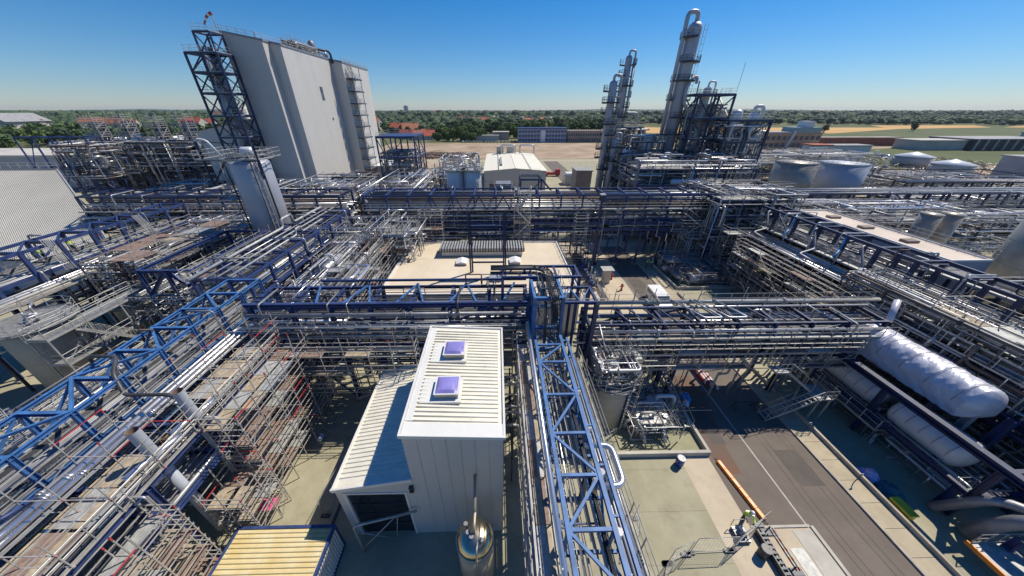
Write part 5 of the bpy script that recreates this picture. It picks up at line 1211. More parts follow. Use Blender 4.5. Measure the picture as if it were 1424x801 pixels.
b = MB(); b.box(66, 112, 0, 86, 128, 4.2); t.part('wall', b, 'pale_wall'); b = MB(); b.quad([(65.6,111.6,4.2),(76,111.6,5.2),(76,128.4,5.2),(65.6,128.4,4.2)]); b.quad([(76,111.6,5.2),(86.4,111.6,4.2),(86.4,128.4,4.2),(76,128.4,5.2)]); t.part('roof', b, 'white_trim')
for x0, y0, lab in ((216, 112, 'long flat grey hall near the right edge beyond the white cone roofs'),):
    t = Thing('flat_hall', lab, 'building', (x0, y0, 0)); b = MB(); b.box(x0, y0, 0, x0+60, y0+26, 8); t.part('wall', b, 'grey_panel'); b = MB(); b.box(x0-.5, y0-.5, 8, x0+60.5, y0+26.5, 8.5); t.part('roof', b, 'grey_roof')

t = Thing('process_area', 'brownish sprawl of racks, pipes and small tanks at the right beyond the twin silos', 'process area', (140, 75, 0))
frame3d(t, [100, 112, 124, 136, 150, 164], [60, 68, 78, 86], [3, 5.5], rg, 'dark_steel', .35, floor_skip=.85, brace=.4)
hanging_clutter(t, 98, 165, 58, 84, .5, 6, 120, rg, .08, .28); equipment(t, 100, 165, 60, 88, 0, 4, 20, rg)
t = Thing('process_area', 'flat jumble of pipes around the low cone roofed tanks', 'process area', (180, 110, 0))
frame3d(t, [132, 146, 160, 175, 190], [100, 112, 124], [3, 5], rg, 'dark_steel', .3, floor_skip=.85, brace=.4)
hanging_clutter(t, 128, 180, 98, 122, .5, 5, 60, rg, .1, .3)

# ------------------------------------------------------------------ far cross rack along the whole plant
rg = random.Random(101)
for (xa, xb, lab) in ((-68, -26, 'long far pipe rack crossing in front of the white tower block on the left'), (-22, 18, 'far pipe rack behind the beige roofed hall, with blue lattice in its middle'), (18, 48, 'far pipe rack crossing over the road in front of the column plant')):
    t = Thing('pipe_rack', lab, 'pipe rack', ((xa+xb)/2, 54, 0))
    rack(t, 'X', xa, xb, 52, 57, [6.0 if xa == 18 else 4.6, 6.9, 8.8, 10.6, 12.9], 3.8, rg, 'blue_steel' if xa != -68 else 'navy_steel', .27, pipes=[(0, 4), (1, 6), (2, 8), (3, 9)], braces=.12, trays=1, drop=26, plan=False)
    n = int((xb - xa) / 1.9)
    for j in range(12): y = 52.3 + j * .35; z = 10.75 + .04 * j; t.part('pipe', pipe_mb([(xa,y,z + .6*(j % 3)),(xb,y,z + .6*(j % 3))], rg.choice((.1, .15, .2)), 6, 0, rg), rg.choice(['dull_cladding', 'cladding', 'brown_pipe', 'pale_pipe', 'dark_pipe']))
    hanging_clutter(t, xa, xb, 50.5, 57, 6 if xa == 18 else 1, 9.8, 60, rg, .05, .14)
    if xa > -30:
        for zz in (8.2, 6.9): t.part('beam', MB().bar((xa, 51.6, zz), (xb, 51.6, zz), .4), 'blue_steel')
t = Thing('blue_lattice', 'crossed blue bracing panel on top tier of the far rack above the ridge vent', 'steel truss', (-4, 51.7, 0))
for x in (-11, -7, -3, 1): t.part('brace', MB().bar((x, 51.7, 12.6), (x+2, 51.7, 9.2), .2), 'navy_steel'); t.part('brace', MB().bar((x+4, 51.7, 12.6), (x+2, 51.7, 9.2), .2), 'navy_steel')
t = Thing('stair_tower', 'tall zigzag scaffold stair tower in front of the far rack behind the beige roof', 'stair tower', (4, 50.5, 0))
scaffold(t, [2.8, 5.4], [49.4, 51.2], 0, [2.2, 4.4, 6.6, 8.8, 11, 13.2], rg, red=.3, deck_prob=.2, brace=.2)
for i in range(6): b = MB(); z = i*2.2; stair(b, (3.0 if i % 2 else 5.2, 49.9, z), (5.2 if i % 2 else 3.0, 49.9, z+2.2), .8, (0,1,0)); t.part('flight', b, 'galvanised')
t = Thing('scaffold_tower', 'four-level scaffold hanging in front of the far rack over the road', 'scaffold', (14.5, 50, 0))
scaffold(t, [13, 15], [49.4, 51], 0, [2.4, 4.6, 6.8, 9.0], rg, red=.1, deck_prob=.6)
t = Thing('access_stair', 'white zigzag stair below the far rack right of the road', 'stairs', (33, 50, 0))
for i in range(5): b = MB(); z = i*2; stair(b, (31.5 if i % 2 else 34.5, 50.5, z), (34.5 if i % 2 else 31.5, 50.5, z+2), .8, (0,1,0)); t.part('flight', b, 'galvanised')
scaffold(t, [31, 35, 38], [49.6, 51.4], 0, [2, 4, 6, 8], rg, red=.05, deck_prob=.3)
t = Thing('lamp_mast', 'lone tall grey lamp mast standing on the pavement before the far rack', 'mast', (15.6, 46, 0)); t.part('mast', MB().bar((16.6,49,0),(16.6,49,13.5),.3), 'navy_steel'); t.part('lamp', MB().box(16.2,48.6,13.4,17.0,49.4,13.6), 'galvanised')
t = Thing('process_platform', 'stacked platforms under the junction of far rack and long right rack', 'process platform', (42, 56, 0))
frame3d(t, [36, 40, 44, 48], [49, 54, 59], [4, 7, 10, 12.5], rg, 'navy_steel', .3, floor_skip=.3, brace=.4)
hanging_clutter(t, 35, 50, 48, 60, 1, 13.5, 100, rg, .05, .2)
scaffold(t, [36.4, 38.8, 41], [45.6, 47.6], 0, [2, 4, 6, 8], rg, red=.05, deck_prob=.5)

# middle distance behind the far rack
t = Thing('process_platform', 'pipe tracks in perspective with silver lines between blue tower and white tanks', 'process platform', (-14, 68, 0))
frame3d(t, [-24, -19, -14.5], [60, 66, 72, 78], [5, 9], rg, 'blue_steel', .3, floor_skip=.2, brace=.3)
for j in range(12): x = -23.5 + j*.85; t.part('pipe', pipe_mb([(x, 59, 10 + .2*(j%3)), (x, 96, 10 + .2*(j%3))], rg.choice((.1, .15, .2)), 6, 0, rg), rg.choice(['cladding','pale_pipe','blue_steel']))
hanging_clutter(t, -25, -13, 59, 84, 1, 12, 80, rg, .06, .22)
t = Thing('process_platform', 'crowded pipework with curved silver bends left of the blue steel tower', 'process platform', (-32, 68, 0))
frame3d(t, [-38, -33, -28], [60, 65, 72], [5, 9], rg, 'navy_steel', .3, floor_skip=.3, brace=.4)
hanging_clutter(t, -40, -26, 59, 76, 1, 12.5, 80, rg, .06, .25)
rg = random.Random(111)
t = Thing('steel_tower', 'open steel tower with solid blue top deck right of the white tower block', 'steel tower', (-26, 95, 0))
frame3d(t, [-31.4, -26.5, -21.6], [90, 95, 102], [5, 9.5, 14, 18.9], rg, 'blue_steel', .42, floor_skip=.3, brace=.6)
t.part('floor_grating', MB().box(-31.6, 89.8, 18.95, -21.2, 102, 19.1), 'blue_steel')
hanging_clutter(t, -31, -22, 90, 101, 1, 15, 60, rg, .08, .3)
for i, (x, lab) in enumerate(((-8.9, 'left of the pair of pale cylindrical tanks behind the far rack'), (-5.2, 'right of the pair of pale cylindrical tanks behind the far rack'))):
    t = storage('process_tank', lab, (x, 69), 1.85, 14.2, 'white_tank', gear=5)
t = Thing('process_platform', 'pipework crown and blue frames behind the pair of pale tanks', 'process platform', (-7, 76, 0))
frame3d(t, [-13, -10, -7.5, -5.4], [74, 80, 86], [5, 9, 12], rg, 'navy_steel', .3, floor_skip=.3, brace=.5)
hanging_clutter(t, -13.5, -4.8, 72, 90, 1, 15, 80, rg, .07, .25)
t = Thing('warehouse', 'cream roofed warehouse with air handling units, behind the far rack', 'building', (6, 115, 0))
wx0, wx1, wy0, wy1 = -4.1, 16.0, 105, 150
b = MB(); b.quad([(wx0,wy0,0),(wx1,wy0,0),(wx1,wy0,8),((wx0+wx1)/2,wy0,8.8),(wx0,wy0,8)]); b.quad([(wx1,wy0,0),(wx1,wy1,0),(wx1,wy1,8),(wx1,wy0,8)]); b.quad([(wx0,wy1,0),(wx0,wy0,0),(wx0,wy0,8),(wx0,wy1,8)]); b.quad([(wx1,wy1,0),(wx0,wy1,0),(wx0,wy1,8),((wx0+wx1)/2,wy1,8.8),(wx1,wy1,8)]); t.part('wall', b, 'white_panel')
b = MB(); xm = (wx0+wx1)/2; b.quad([(wx0-.3,wy0-.3,8.02),(xm,wy0-.3,8.85),(xm,wy1,8.85),(wx0-.3,wy1,8.02)]); b.quad([(xm,wy0-.3,8.85),(wx1+.3,wy0-.3,8.02),(wx1+.3,wy1,8.02),(xm,wy1,8.85)])
for x in (0.7, 5.95, 11): b.box(x, wy0, 8.7, x+.15, wy1, 8.98)
t.part('roof', b, 'cream_roof')
b = MB(); b.box(-2.5, wy0-.08, 1, 0, wy0-.02, 4); t.part('window', b, 'window_glass')
for x in (0, 4.5): b = MB(); b.box(x, 146, 8.4, x+3, 149, 11.4); t.part('air_unit', b, 'pale_wall')
for x in (2, 10): b = MB(); b.tube([(x,145,8.8),(x,145,12),(x+6,145,12),(x+6,145,8.6)], .35, 8, bend=1); t.part('duct', b, 'cladding')
b = MB(); b.box(1.2, 112, 8.6, 1.9, 130, 9.2); t.part('duct', b, 'grey_roof')
t = Thing('roof_platform', 'railed cooler platform in front of the cream roofed warehouse', 'platform', (2, 62, 0))
frame3d(t, [-.5, 3], [60, 64], [4, 8, 11.6], rg, 'galvanised', .22, floor_skip=0, brace=.3); b = MB(); b.box(-.2, 60.4, 11.7, 2.7, 63.5, 12.9); t.part('cooler', b, 'dull_cladding')
t = Thing('steel_portal', 'blue sloping portal frame at the right front of the warehouse', 'steel frame', (9, 62, 0))
frame3d(t, [4.4, 8.2], [59, 63], [5, 10, 14], rg, 'navy_steel', .3, floor_skip=.5, brace=.5); t.part('brace', MB().bar((8.2,59,14),(12.5,59,9.4),.3), 'blue_steel')
t = Thing('switch_house', 'tall windowless grey block beside the column plant road', 'building', (26, 95, 0))
b = MB(); b.box(23.4, 95, 0, 28.0, 101, 9.4); t.part('wall', b, 'ruin_wall'); b = MB(); b.box(23.2, 94.8, 9.4, 28.2, 101.2, 9.7); t.part('roof', b, 'grey_roof')
t = Thing('small_cabin', 'small pale cabin with rounded roof units beyond the grey block', 'building', (27, 120, 0))
b = MB(); b.box(26, 122, 0, 34, 127, 3.2); t.part('wall', b, 'pale_wall'); b = MB(); b.box(26.5, 122.4, 3.2, 33.5, 126.6, 4.2); t.part('roof', b, 'white_trim')
t = Thing('truck', 'small red flatbed truck parked behind the warehouse', 'truck', (24, 140, 0))
b = MB(); b.box(19, 140, .6, 25, 142.3, 1.6); t.part('load_bed', b, 'red_paint'); b = MB(); b.box(25.3, 140, .5, 27.3, 142.3, 2.8); t.part('cab', b, 'red_paint'); b = MB(); b.box(27.28, 140.2, 1.6, 27.33, 142.1, 2.5); t.part('window', b, 'window_glass')
for x in (20, 21.5, 26.3):
    for y in (140.1, 142.0): b = MB(); b.tube([(x,y,.5),(x,y+.25,.5)], .5, 12); t.part('wheel', b, 'dark_pipe')

# ------------------------------------------------------------------ column plant at right of centre
rg = random.Random(121)
def column(name, label, c, r, z1, m, plats=(), over=True, pr=.3, side=1, z0=0, caps='silver_tank', lad=True):
    t = Thing(name, label, 'column', (c[0], c[1], 0)); x, y = c
    b = MB(); b.lathe((x,y,0), [(r, z0), (r, z1-r*.9), (r*.92, z1-r*.5), (r*.6, z1-r*.15), (.03, z1)], 28); sh = t.part('shell', b, m)
    k = MB()
    for z in [z0 + (z1-z0)*i/6 for i in range(1, 6)]: k.lathe((x,y,0), [(r+.002, z-.06), (r+.05, z-.05), (r+.05, z+.05), (r+.002, z+.06)], 28)
    sh.sub('band', k, m)
    if over:
        b = MB(); s = side*(r + pr + .35); lh = min(r*1.1, 1.5); b.tube([(x,y,z1-.2),(x,y,z1+lh),(x+s,y-.2,z1+lh),(x+s,y-.2,z0+2)], pr, 12, bend=r*1.2); t.part('overhead_pipe', b, m)
    for z in plats:
        b = MB(); a0 = rg.uniform(0, 6.28); k = 9; pts = [(x + (r+1.1)*math.cos(a0+PI*1.3*i/k), y + (r+1.1)*math.sin(a0+PI*1.3*i/k), z) for i in range(k+1)]
        for p, q in zip(pts, pts[1:]): b.quad([(x+(p[0]-x)*.5, y+(p[1]-y)*.5, z), p, q, (x+(q[0]-x)*.5, y+(q[1]-y)*.5, z)]); b.quad([(x+(p[0]-x)*.5, y+(p[1]-y)*.5, z-.15), (x+(q[0]-x)*.5, y+(q[1]-y)*.5, z-.15), (q[0],q[1],z-.15), (p[0],p[1],z-.15)]); b.bar((p[0],p[1],z-.08), (q[0],q[1],z-.08), .06, .18)
        rail(b, pts, step=1.2, r=.035); t.part('platform', b, 'dark_steel')
    if lad: b = MB(); ladder(b, (x+(r+.3)*.9, y-(r+.3)*.5, z0), z1-.5, (.5,.86,0), .6, out=(.86,-.5,0)); t.part('ladder', b, 'galvanised')
    return t
column('distillation_column', 'tallest slender grey column with a looped overhead pipe, leaning highest into the sky', (41.6, 82), 1.4, 40.9, 'silver_tank', (38.2, 34, 30.6, 27, 23.5, 20), side=-1, pr=.42)
t = Thing('reflux_pipe', 'curved grey pipe and support legs on the right side of the tallest column', 'pipe', (43.5, 81, 0))
t.part('pipe', pipe_mb([(42.6,80.6,31.5),(44.0,80.4,31.2),(44.0,80.4,30)], .3, 10), 'silver_tank'); t.part('pipe', pipe_mb([(43.1,80.3,31.5),(41.9,80,29.5),(42.2,80,26),(43.6,80,25),(43.6,80,12)], .32, 10), 'silver_tank')
for a_, b_ in (((44.4,80,30.5),(44.6,80,10)), ((44.6,80,27),(43.7,80,21)), ((44.6,80,25),(46.2,80,20))): t.part('brace', MB().bar(a_, b_, .18), 'navy_steel')
column('distillation_column', 'left slim column of the shorter pair with platforms and a pipe hook on its head', (25.6, 80), .85, 30.6, 'silver_tank', (28.6, 26.4, 24.4, 22.2, 20, 17, 15, 12.6), side=1, pr=.28)
column('distillation_column', 'stepped thin column just right of the shorter pair, head slightly higher', (30.9, 88), .75, 36.0, 'silver_tank', (34.2, 32, 30, 27.8, 25.6, 23.5), side=1, pr=.22)
t = Thing('offset_pipe', 'thin overhead line that steps sideways beside the stepped thin column', 'pipe', (32, 87, 0)); t.part('pipe', pipe_mb([(31.9,87,34),(31.9,87,24.4),(34.9,87,24.4),(34.9,87,12)], .26, 10), 'silver_tank')
column('process_column', 'short stout column attached to the lower left of the shorter pair', (27.6, 79), .8, 19.5, 'silver_tank', (17.5, 14.5), side=1, pr=.22)
t = Thing('column_structure', 'small dark blue frame with piping around the feet of the shorter column pair', 'steel structure', (31, 86, 0))
frame3d(t, [28.4, 31.6, 35.0], [82, 87], [5, 9, 13, 17, 21.4], rg, 'navy_steel', .3, floor_skip=.3, brace=.6); hanging_clutter(t, 28, 36, 81, 88, 3, 21, 80, rg, .08, .25)
t = Thing('process_structure', 'long dark multi-deck steel structure packed with piping in front of the tallest column', 'process structure', (36, 76, 0))
frame3d(t, [27.6, 33, 39, 45, 51], [63, 69, 75, 81], [5, 8.5, 12, 15], rg, 'navy_steel', .36, floor_skip=.35, brace=.4)
hanging_clutter(t, 27.6, 51, 63, 81, 2, 16.5, 110, rg, .08, .3); equipment(t, 29, 50, 64, 80, 15.1, 2.2, 18, rg); equipment(t, 29, 50, 63.5, 70, 8.6, 2.2, 12, rg)
for z in (12.7, 11.2): b = MB(); hdrum(b, (37.5, 62.7, z), 6, .5, 'X'); t.part('heat_exchanger', b, 'white_tank')
t = Thing('process_deck', 'small upper deck with a white domed drum on the long dark structure', 'process deck', (34, 84, 0))
frame3d(t, [30.5, 34, 38], [76, 82], [15.3, 18.8], rg, 'navy_steel', .3, floor_skip=.2, brace=.4, post_z0=15.1); b = MB(); vdrum(b, (34.8, 79), 1.5, 15.3, 20.2, 20); t.part('vessel', b, 'white_tank'); hanging_clutter(t, 30.5, 38, 76, 82, 15.3, 20, 24, rg, .08, .2)
t = Thing('lattice_tower', 'taller braced blue lattice tower right of the tallest column, with railed top deck', 'steel tower', (47, 80, 0))
frame3d(t, [43.6, 47.4, 51.6], [77.5, 83], [6, 10.5, 15, 19.3, 23.5, 28.0], rg, 'navy_steel', .46, floor_skip=.5, brace=1)
t.part('antenna', MB().bar((51.6,77.5,29),(51.6,77.5,33.5),.06), 'galvanised'); hanging_clutter(t, 44, 51, 78, 82.5, 5, 26, 80, rg, .08, .22)
column('process_column', 'grey column inside the taller lattice tower with a small gooseneck head', (46.9, 80.4), .85, 29.5, 'white_tank', (27.8,), side=1, pr=.2, lad=False)
t = Thing('lattice_tower', 'lower braced blue lattice tower furthest right of the column plant', 'steel tower', (55, 79, 0))
frame3d(t, [49.8, 54, 58.9], [74, 79.5], [6, 10.5, 15, 19, 23.2], rg, 'navy_steel', .5, floor_skip=.5, brace=1); hanging_clutter(t, 49, 59, 74, 79, 5, 22, 80, rg, .1, .28)
column('process_column', 'stout white domed column on the left inside the lower lattice tower', (53.0, 77), 1.05, 25.2, 'white_tank', (), over=False, lad=False)
column('process_column', 'stout white column with a hooked pipe on the right inside the lower lattice tower', (57.0, 77.5), 1.0, 24.6, 'white_tank', (), side=1, pr=.38, lad=False)

# ------------------------------------------------------------------ white tower block (left)
rg = random.Random(131)
t = Thing('tower_block', 'huge white plant tower block with stepped recesses rising left of centre', 'building', (-50, 100, 0))
slope = -.175
def zt(x, base=38.6): return base + (x + 55.0) * slope
def wallprism(x0, x1, y0, y1, m, name='wall'):
    b = MB(); b.quad([(x0,y0,0),(x1,y0,0),(x1,y0,zt(x1)),(x0,y0,zt(x0))]); b.quad([(x1,y0,0),(x1,y1,0),(x1,y1,zt(x1)),(x1,y0,zt(x1))]); b.quad([(x1,y1,0),(x0,y1,0),(x0,y1,zt(x0)),(x1,y1,zt(x1))]); b.quad([(x0,y1,0),(x0,y0,0),(x0,y0,zt(x0)),(x0,y1,zt(x0))]); b.quad([(x0,y0,zt(x0)),(x1,y0,zt(x1)),(x1,y1,zt(x1)),(x0,y1,zt(x0))])
    p = t.part(name, b, m); k = MB()
    for (p_, q_) in (((x0,y0),(x1,y0)), ((x1,y0),(x1,y1))): k.bar((p_[0], p_[1], zt(p_[0]) + .05), (q_[0], q_[1], zt(q_[0]) + .05), .3, .35)
    p.sub('cornice', k, 'dull_cladding')
    return p
wallprism(-55, -48.2, 80, 124, 'white_panel'); wallprism(-48.195, -47.2, 80.0 + .003, 124, 'white_panel'); 
wallprism(-47.195, -45.0, 82.2, 124, 'white_panel'); wallprism(-44.995, -42.0, 104.5, 124, 'white_panel')
for x, y0_, y1_ in ((-45, 82.5, 104), (-42, 105, 124)):
    k = MB()
    y = y0_
    while y < y1_: k.box(x + .002, y, .5, x + .01, y + .03, zt(x) - .3); y += 1.3
    t.part('panel_joint', k, 'white_trim')
b = MB(); b.box(-45.02, 94.8, 27.2, -44.95, 96.2, 30.2); t.part('window', b, 'window_glass', 'single small dark window'); b = MB(); b.box(-45.02, 97.9, 22.6, -44.9, 98.4, 23.2); t.part('vent', b, 'dark_steel')
for x, y0_, y1_ in ((-48.3, 80.2, 104), (-42.1, 105, 124), (-45.1, 83, 104)): b = rail(MB(), [(x,y0_,zt(x)),(x,y1_,zt(x))], step=2, r=.04); t.part('railing', b, 'galvanised')
b = rail(MB(), [(-55,80.2,zt(-55)),(-48.4,80.2,zt(-48.4))], step=1.6, r=.04); t.part('railing', b, 'galvanised')
t = Thing('rooftop_pipework', 'cluster of dark pipes and a small cyclone on top of the white tower block', 'roof equipment', (-46, 96, 36.6))
hanging_clutter(t, -47.5, -45.3, 88, 104, 37.2, 38.6, 26, rg, .08, .2); b = MB(); b.lathe((-46.4,99,0), [(.3,37),(.8,38.6),(.8,39.6),(.3,40.2)], 14); t.part('cyclone', b, 'dull_cladding')
t.part('pipe', pipe_mb([(-46,99,38.4),(-44.6,103.5,38.6),(-44.4,104.3,38.0),(-44.4,104.3,36)], .28, 8), 'dark_steel')
t = Thing('outside_stair', 'zigzag galvanised stair climbing the right-hand face of the white tower block', 'stairs', (-41, 107, 0))
for i in range(11):
    z = 2.8 + i*3.0; b = MB(); stair(b, (-41.2, 106.2 if i % 2 else 109.2, z), (-41.2, 109.2 if i % 2 else 106.2, z + 3.0), .8, (1,0,0)); t.part('flight', b, 'dark_steel')
    b = MB(); b.box(-41.95, 105.0, z - .3, -39.6, 111.0, z - .05); t.part('landing', b, 'navy_steel'); b = rail(MB(), [(-41.9,105,z),(-39.9,105,z),(-39.9,110.4,z)], step=1, r=.035); t.part('railing', b, 'galvanised')
for y in (105.0, 110.4): t.part('post', MB().bar((-39.9, y, 0), (-39.9, y, 35.8), .16), 'galvanised')
t = Thing('lattice_tower', 'dark blue lattice stair tower clinging to the left corner of the white tower block', 'steel tower', (-57, 77, 0))
frame3d(t, [-59.2, -56.2, -53.2], [74.6, 78.8], [4, 8, 12, 16, 20, 24, 28, 31.5, 34.6], rg, 'navy_steel', .42, floor_skip=.4, brace=.95)
frame3d(t, [-57.2, -54.2], [76, 79.3], [38.0], rg, 'navy_steel', .36, floor_skip=1, brace=.9, post_z0=34.6)
for i in range(8): b = MB(); z = 2.5 + i*4; stair(b, (-58.6 if i % 2 else -53.8, 77.4, z), (-53.8 if i % 2 else -58.6, 77.4, z + 4), 1.2, (0,1,0)); t.part('flight', b, 'dark_steel')
t.part('duct', MB().tube([(-58.4,79.6,2),(-58.4,79.6,36)], 1.1, 14), 'grey_tank')
t = Thing('wind_sock', 'red and white windsock on a thin mast above the white tower block', 'windsock', (-57.4, 80.5, 37))
t.part('mast', MB().bar((-58.6,84.8,37.5),(-58.6,84.8,42.6),.12), 'galvanised')
b = MB(); n = 5
for i in range(n): x = -58.6 - i*.45; b.tube([(x, 84.8, 42.3 - .12*i*i*.6), (x-.45, 84.8, 42.3 - .12*(i+1)**2*.6)], [.34-.04*i, .30-.04*i], 10, mi=i % 2, caps=False)
t.part('sock', b, ['red_paint', 'white_plastic'])
t = Thing('side_building', 'lower grey clad building with a sloping roof left of the white tower block', 'building', (-62, 90, 0))
b = MB(); b.quad([(-68,80,0),(-55.3,80,0),(-55.3,80,23.2),(-68,80,20.8)]); b.quad([(-55.3,80,0),(-55.3,112,0),(-55.3,112,23.2),(-55.3,80,23.2)]); b.quad([(-68,112,0),(-68,80,0),(-68,80,20.8),(-68,112,20.8)]); b.quad([(-55.3,112,0),(-68,112,0),(-68,112,20.8),(-55.3,112,23.2)])
t.part('wall', b, 'white_panel'); b = MB(); b.quad([(-68.3,79.7,20.8),(-55.3,79.7,23.25),(-55.3,112,23.25),(-68.3,112,20.8)]); t.part('roof', b, 'grey_roof'); b = MB(); b.bar((-68,79.9,18.6),(-55.3,79.9,18.0),.12); t.part('gutter', b, 'dark_steel')
t = Thing('loading_annex', 'small white flat annex between the white tower block and the open steel tower', 'building', (-36, 110, 0))
b = MB(); b.box(-41.2, 111, 0, -34, 124, 8.5); t.part('wall', b, 'white_panel'); b = MB(); b.box(-41.4, 110.8, 8.5, -33.8, 124.2, 8.8); t.part('roof', b, 'white_trim')

# ------------------------------------------------------------------ beige ribbed wall building and the plant behind it at far left
rg = random.Random(141)
t = Thing('ribbed_hall', 'hall with a huge sloping pale ribbed roof filling the left edge of the view', 'building', (-90, 55, 0))
RV = Vector((28, -21, -9.5)); RA = Vector((-150, 65, 15)); RB = Vector((-85, 65, 15))
b = MB(); b.quad([RA + RV, RB + RV, RB, RA]); ribbed(b, RB, RB + RV, RA + RV, RA, 190, h=-.06, w=.4); t.part('roof', b, 'ribbed_beige')
g = Vector((0, 0, -.25)); b = MB()
for p, q in ((RA + RV, RB + RV), (RB + RV, RB), (RB, RA)): b.quad([(p.x, p.y, 0), (q.x, q.y, 0), tuple(q + g), tuple(p + g)])
t.part('wall', b, 'grey_panel')
b = MB(); b.bar(RB + RV, RB, .2, .3); b.bar(RA, RB, .25, .3); t.part('verge_trim', b, 'pale_pipe')
b = rail(MB(), [tuple(RA + Vector((0,.3,.1))), tuple(RB + Vector((0,.3,.1)))], step=1.8, r=.045); t.part('railing', b, 'galvanised')
t = Thing('roof_steelwork', 'blue rafters and posts of an unfinished steel frame behind the ribbed hall', 'steel frame', (-85, 85, 0))
frame3d(t, [-109.5, -105.5, -101.5, -97.5, -93.7], [80, 83], [8, 13, 19.7], rg, 'blue_steel', .3, floors=False, rails=False, brace=.4)
hanging_clutter(t, -101, -92, 78, 86, 11, 18, 40, rg, .1, .3)
t = Thing('grey_hall', 'low grey walled hall behind the unfinished blue frame at the far left', 'building', (-150, 120, 0))
b = MB(); b.box(-200, 118, 0, -118, 140, 11); t.part('wall', b, 'grey_panel'); b = MB(); b.box(-201, 117.5, 11, -117.5, 141, 11.6); t.part('roof', b, 'pale_wall')
t = Thing('process_structure', 'big dark scaffolded process structure between ribbed hall and white tower block', 'process structure', (-90, 98, 0))
frame3d(t, [-108, -101, -94, -87, -80, -74], [88, 95, 102], [4.5, 9, 13, 17], rg, 'navy_steel', .45, floor_skip=.2, brace=.5)
hanging_clutter(t, -110, -73, 86, 103, 2, 18, 130, rg, .1, .35); equipment(t, -106, -75, 89, 100, 17.1, 2.5, 20, rg)
for i, (xx, lab) in enumerate(((-104, 'leftmost'), (-96.5, 'second from left'), (-88.5, 'third from left'), (-81, 'rightmost'))):
    t = Thing('scaffold_tower', lab + ' of the scaffold towers crowning the far left process structure', 'scaffold', (xx, 96, 17))
    scaffold(t, [xx-1.8, xx, xx+1.8], [91, 93.5], 6, [2,4,6,8,10.5, 13, 15, 17 if i % 2 else 16.4], rg, red=.02, deck_prob=.5, thick=.06, brace=.6)
    for dx in (-1.6, -.8, .2, 1.2): t.part('steel_post', MB().bar((xx+dx,94,6),(xx+dx,94,22.5),.4), 'blue_steel' if i % 2 else 'navy_steel')
t = Thing('chimney', 'small pale chimney among houses above the far left plant', 'chimney', (-150, 205, 0)); t.part('stack', MB().tube([(-146,210,0),(-146,210,27)], [1.8, 1.4], 12, smooth=True), 'pale_wall')

t = Thing('process_platform', 'dark pipe jungle filling the ground between left rack and the far cross rack', 'process platform', (-60, 66, 0))
frame3d(t, [-70, -63, -56, -49, -42], [59, 66, 73], [4, 8], rg, 'navy_steel', .35, floor_skip=.2, brace=.5); hanging_clutter(t, -71, -40, 58, 76, 1, 11, 110, rg, .07, .25)
t = Thing('process_platform', 'shadowed lower pipe decks in front of the far cross rack on the left', 'process platform', (-40, 51, 0))
frame3d(t, [-48, -43, -38], [49.2, 51.2], [3, 6, 9], rg, 'navy_steel', .3, floor_skip=.3, brace=.4); hanging_clutter(t, -48.5, -36, 48, 51.5, 1, 10, 60, rg, .06, .2)

# ------------------------------------------------------------------ things on and beside the road
rg = random.Random(151)
def oil_drum(x, y, label, m='blue_plastic', lid='galvanised'):
    t = Thing('barrel', label, 'barrel', (x, y, 0)); b = MB()
    b.lathe((x,y,0), [(.28,0.0),(.29,.02),(.29,.28),(.305,.3),(.29,.32),(.29,.58),(.305,.6),(.29,.62),(.29,.86),(.3,.9)], 24); t.part('body', b, m)
    b = MB(); b.tube([(x,y,.87),(x,y,.905)], .275, 24); t.part('lid', b, lid); b = MB(); b.tube([(x+.15,y,.9),(x+.15,y,.93)], .04, 8); t.part('bung', b, 'dark_pipe')
oil_drum(14.55, 14.35, 'blue steel barrel with grey lid standing against the near bund wall')
t = Thing('safety_barrier', 'long low orange plastic barrier lying along the asphalt edge', 'barrier', (18.2, 12.4, 0))
p0 = Vector((17.85, 14.5, 0)); p1 = Vector((18.5, 10.3, 0)); nn = 6; u = (p1 - p0).normalized(); s = Vector((-u.y, u.x, 0)).normalized() if True else None
s = Vector((u.y, -u.x, 0))
for i in range(nn):
    a = p0.lerp(p1, i/nn) + u*.015; c_ = p0.lerp(p1, (i+1)/nn) - u*.015
    b = MB()
    pr_ = [(-.17, .02), (.17, .02), (.16, .14), (.12, .24), (-.12, .24), (-.16, .14)]
    A_ = [a + s*q[0] + Vector((0,0,q[1])) for q in pr_]; C_ = [c_ + s*q[0] + Vector((0,0,q[1])) for q in pr_]
    for k in range(6): b.quad([A_[k], C_[k], C_[(k+1)%6], A_[(k+1)%6]])
    b.quad(A_[::-1]); b.quad(C_); sec = t.part('section', b, 'orange_plastic')
    if i in (0, 2, 4):
        k = MB(); m1 = a.lerp(c_, .25); m2 = a.lerp(c_, .8)
        for f in (0, .3, .62): q0 = m1.lerp(m2, f); q1 = m1.lerp(m2, f + .2); k.bar(q0 + Vector((0,0,.243)), q1 + Vector((0,0,.243)), .05, .012)
        sec.sub('white_mark', k, 'white_plastic')
t.part('end_hook', MB().tube([p0 - u*.3 + Vector((0,0,.1)), p0 + Vector((0,0,.12))], .03, 6), 'dark_steel'); t.part('end_hook', MB().tube([p1 + Vector((0,0,.12)), p1 + u*.3 + Vector((0,0,.1))], .03, 6), 'dark_steel')
fence_line([(9.9,7.2,0),(10.6,8.1,0),(12.0,8.5,0)], 'wire mesh fence panels at the very bottom beside the blue bridge')
fence_line([(12.3,8.6,0),(14.9,8.65,0)], 'wire mesh fence panel in the middle of the bottom concrete yard')
fence_line([(15.1,8.7,0),(17.9,10.0,0)], 'wire mesh fence panel ending at the orange barrier')
fence_line([(9.4,10.6,0),(8.7,8.9,0)], 'slanting wire mesh fence panel close to the blue bridge scaffold')
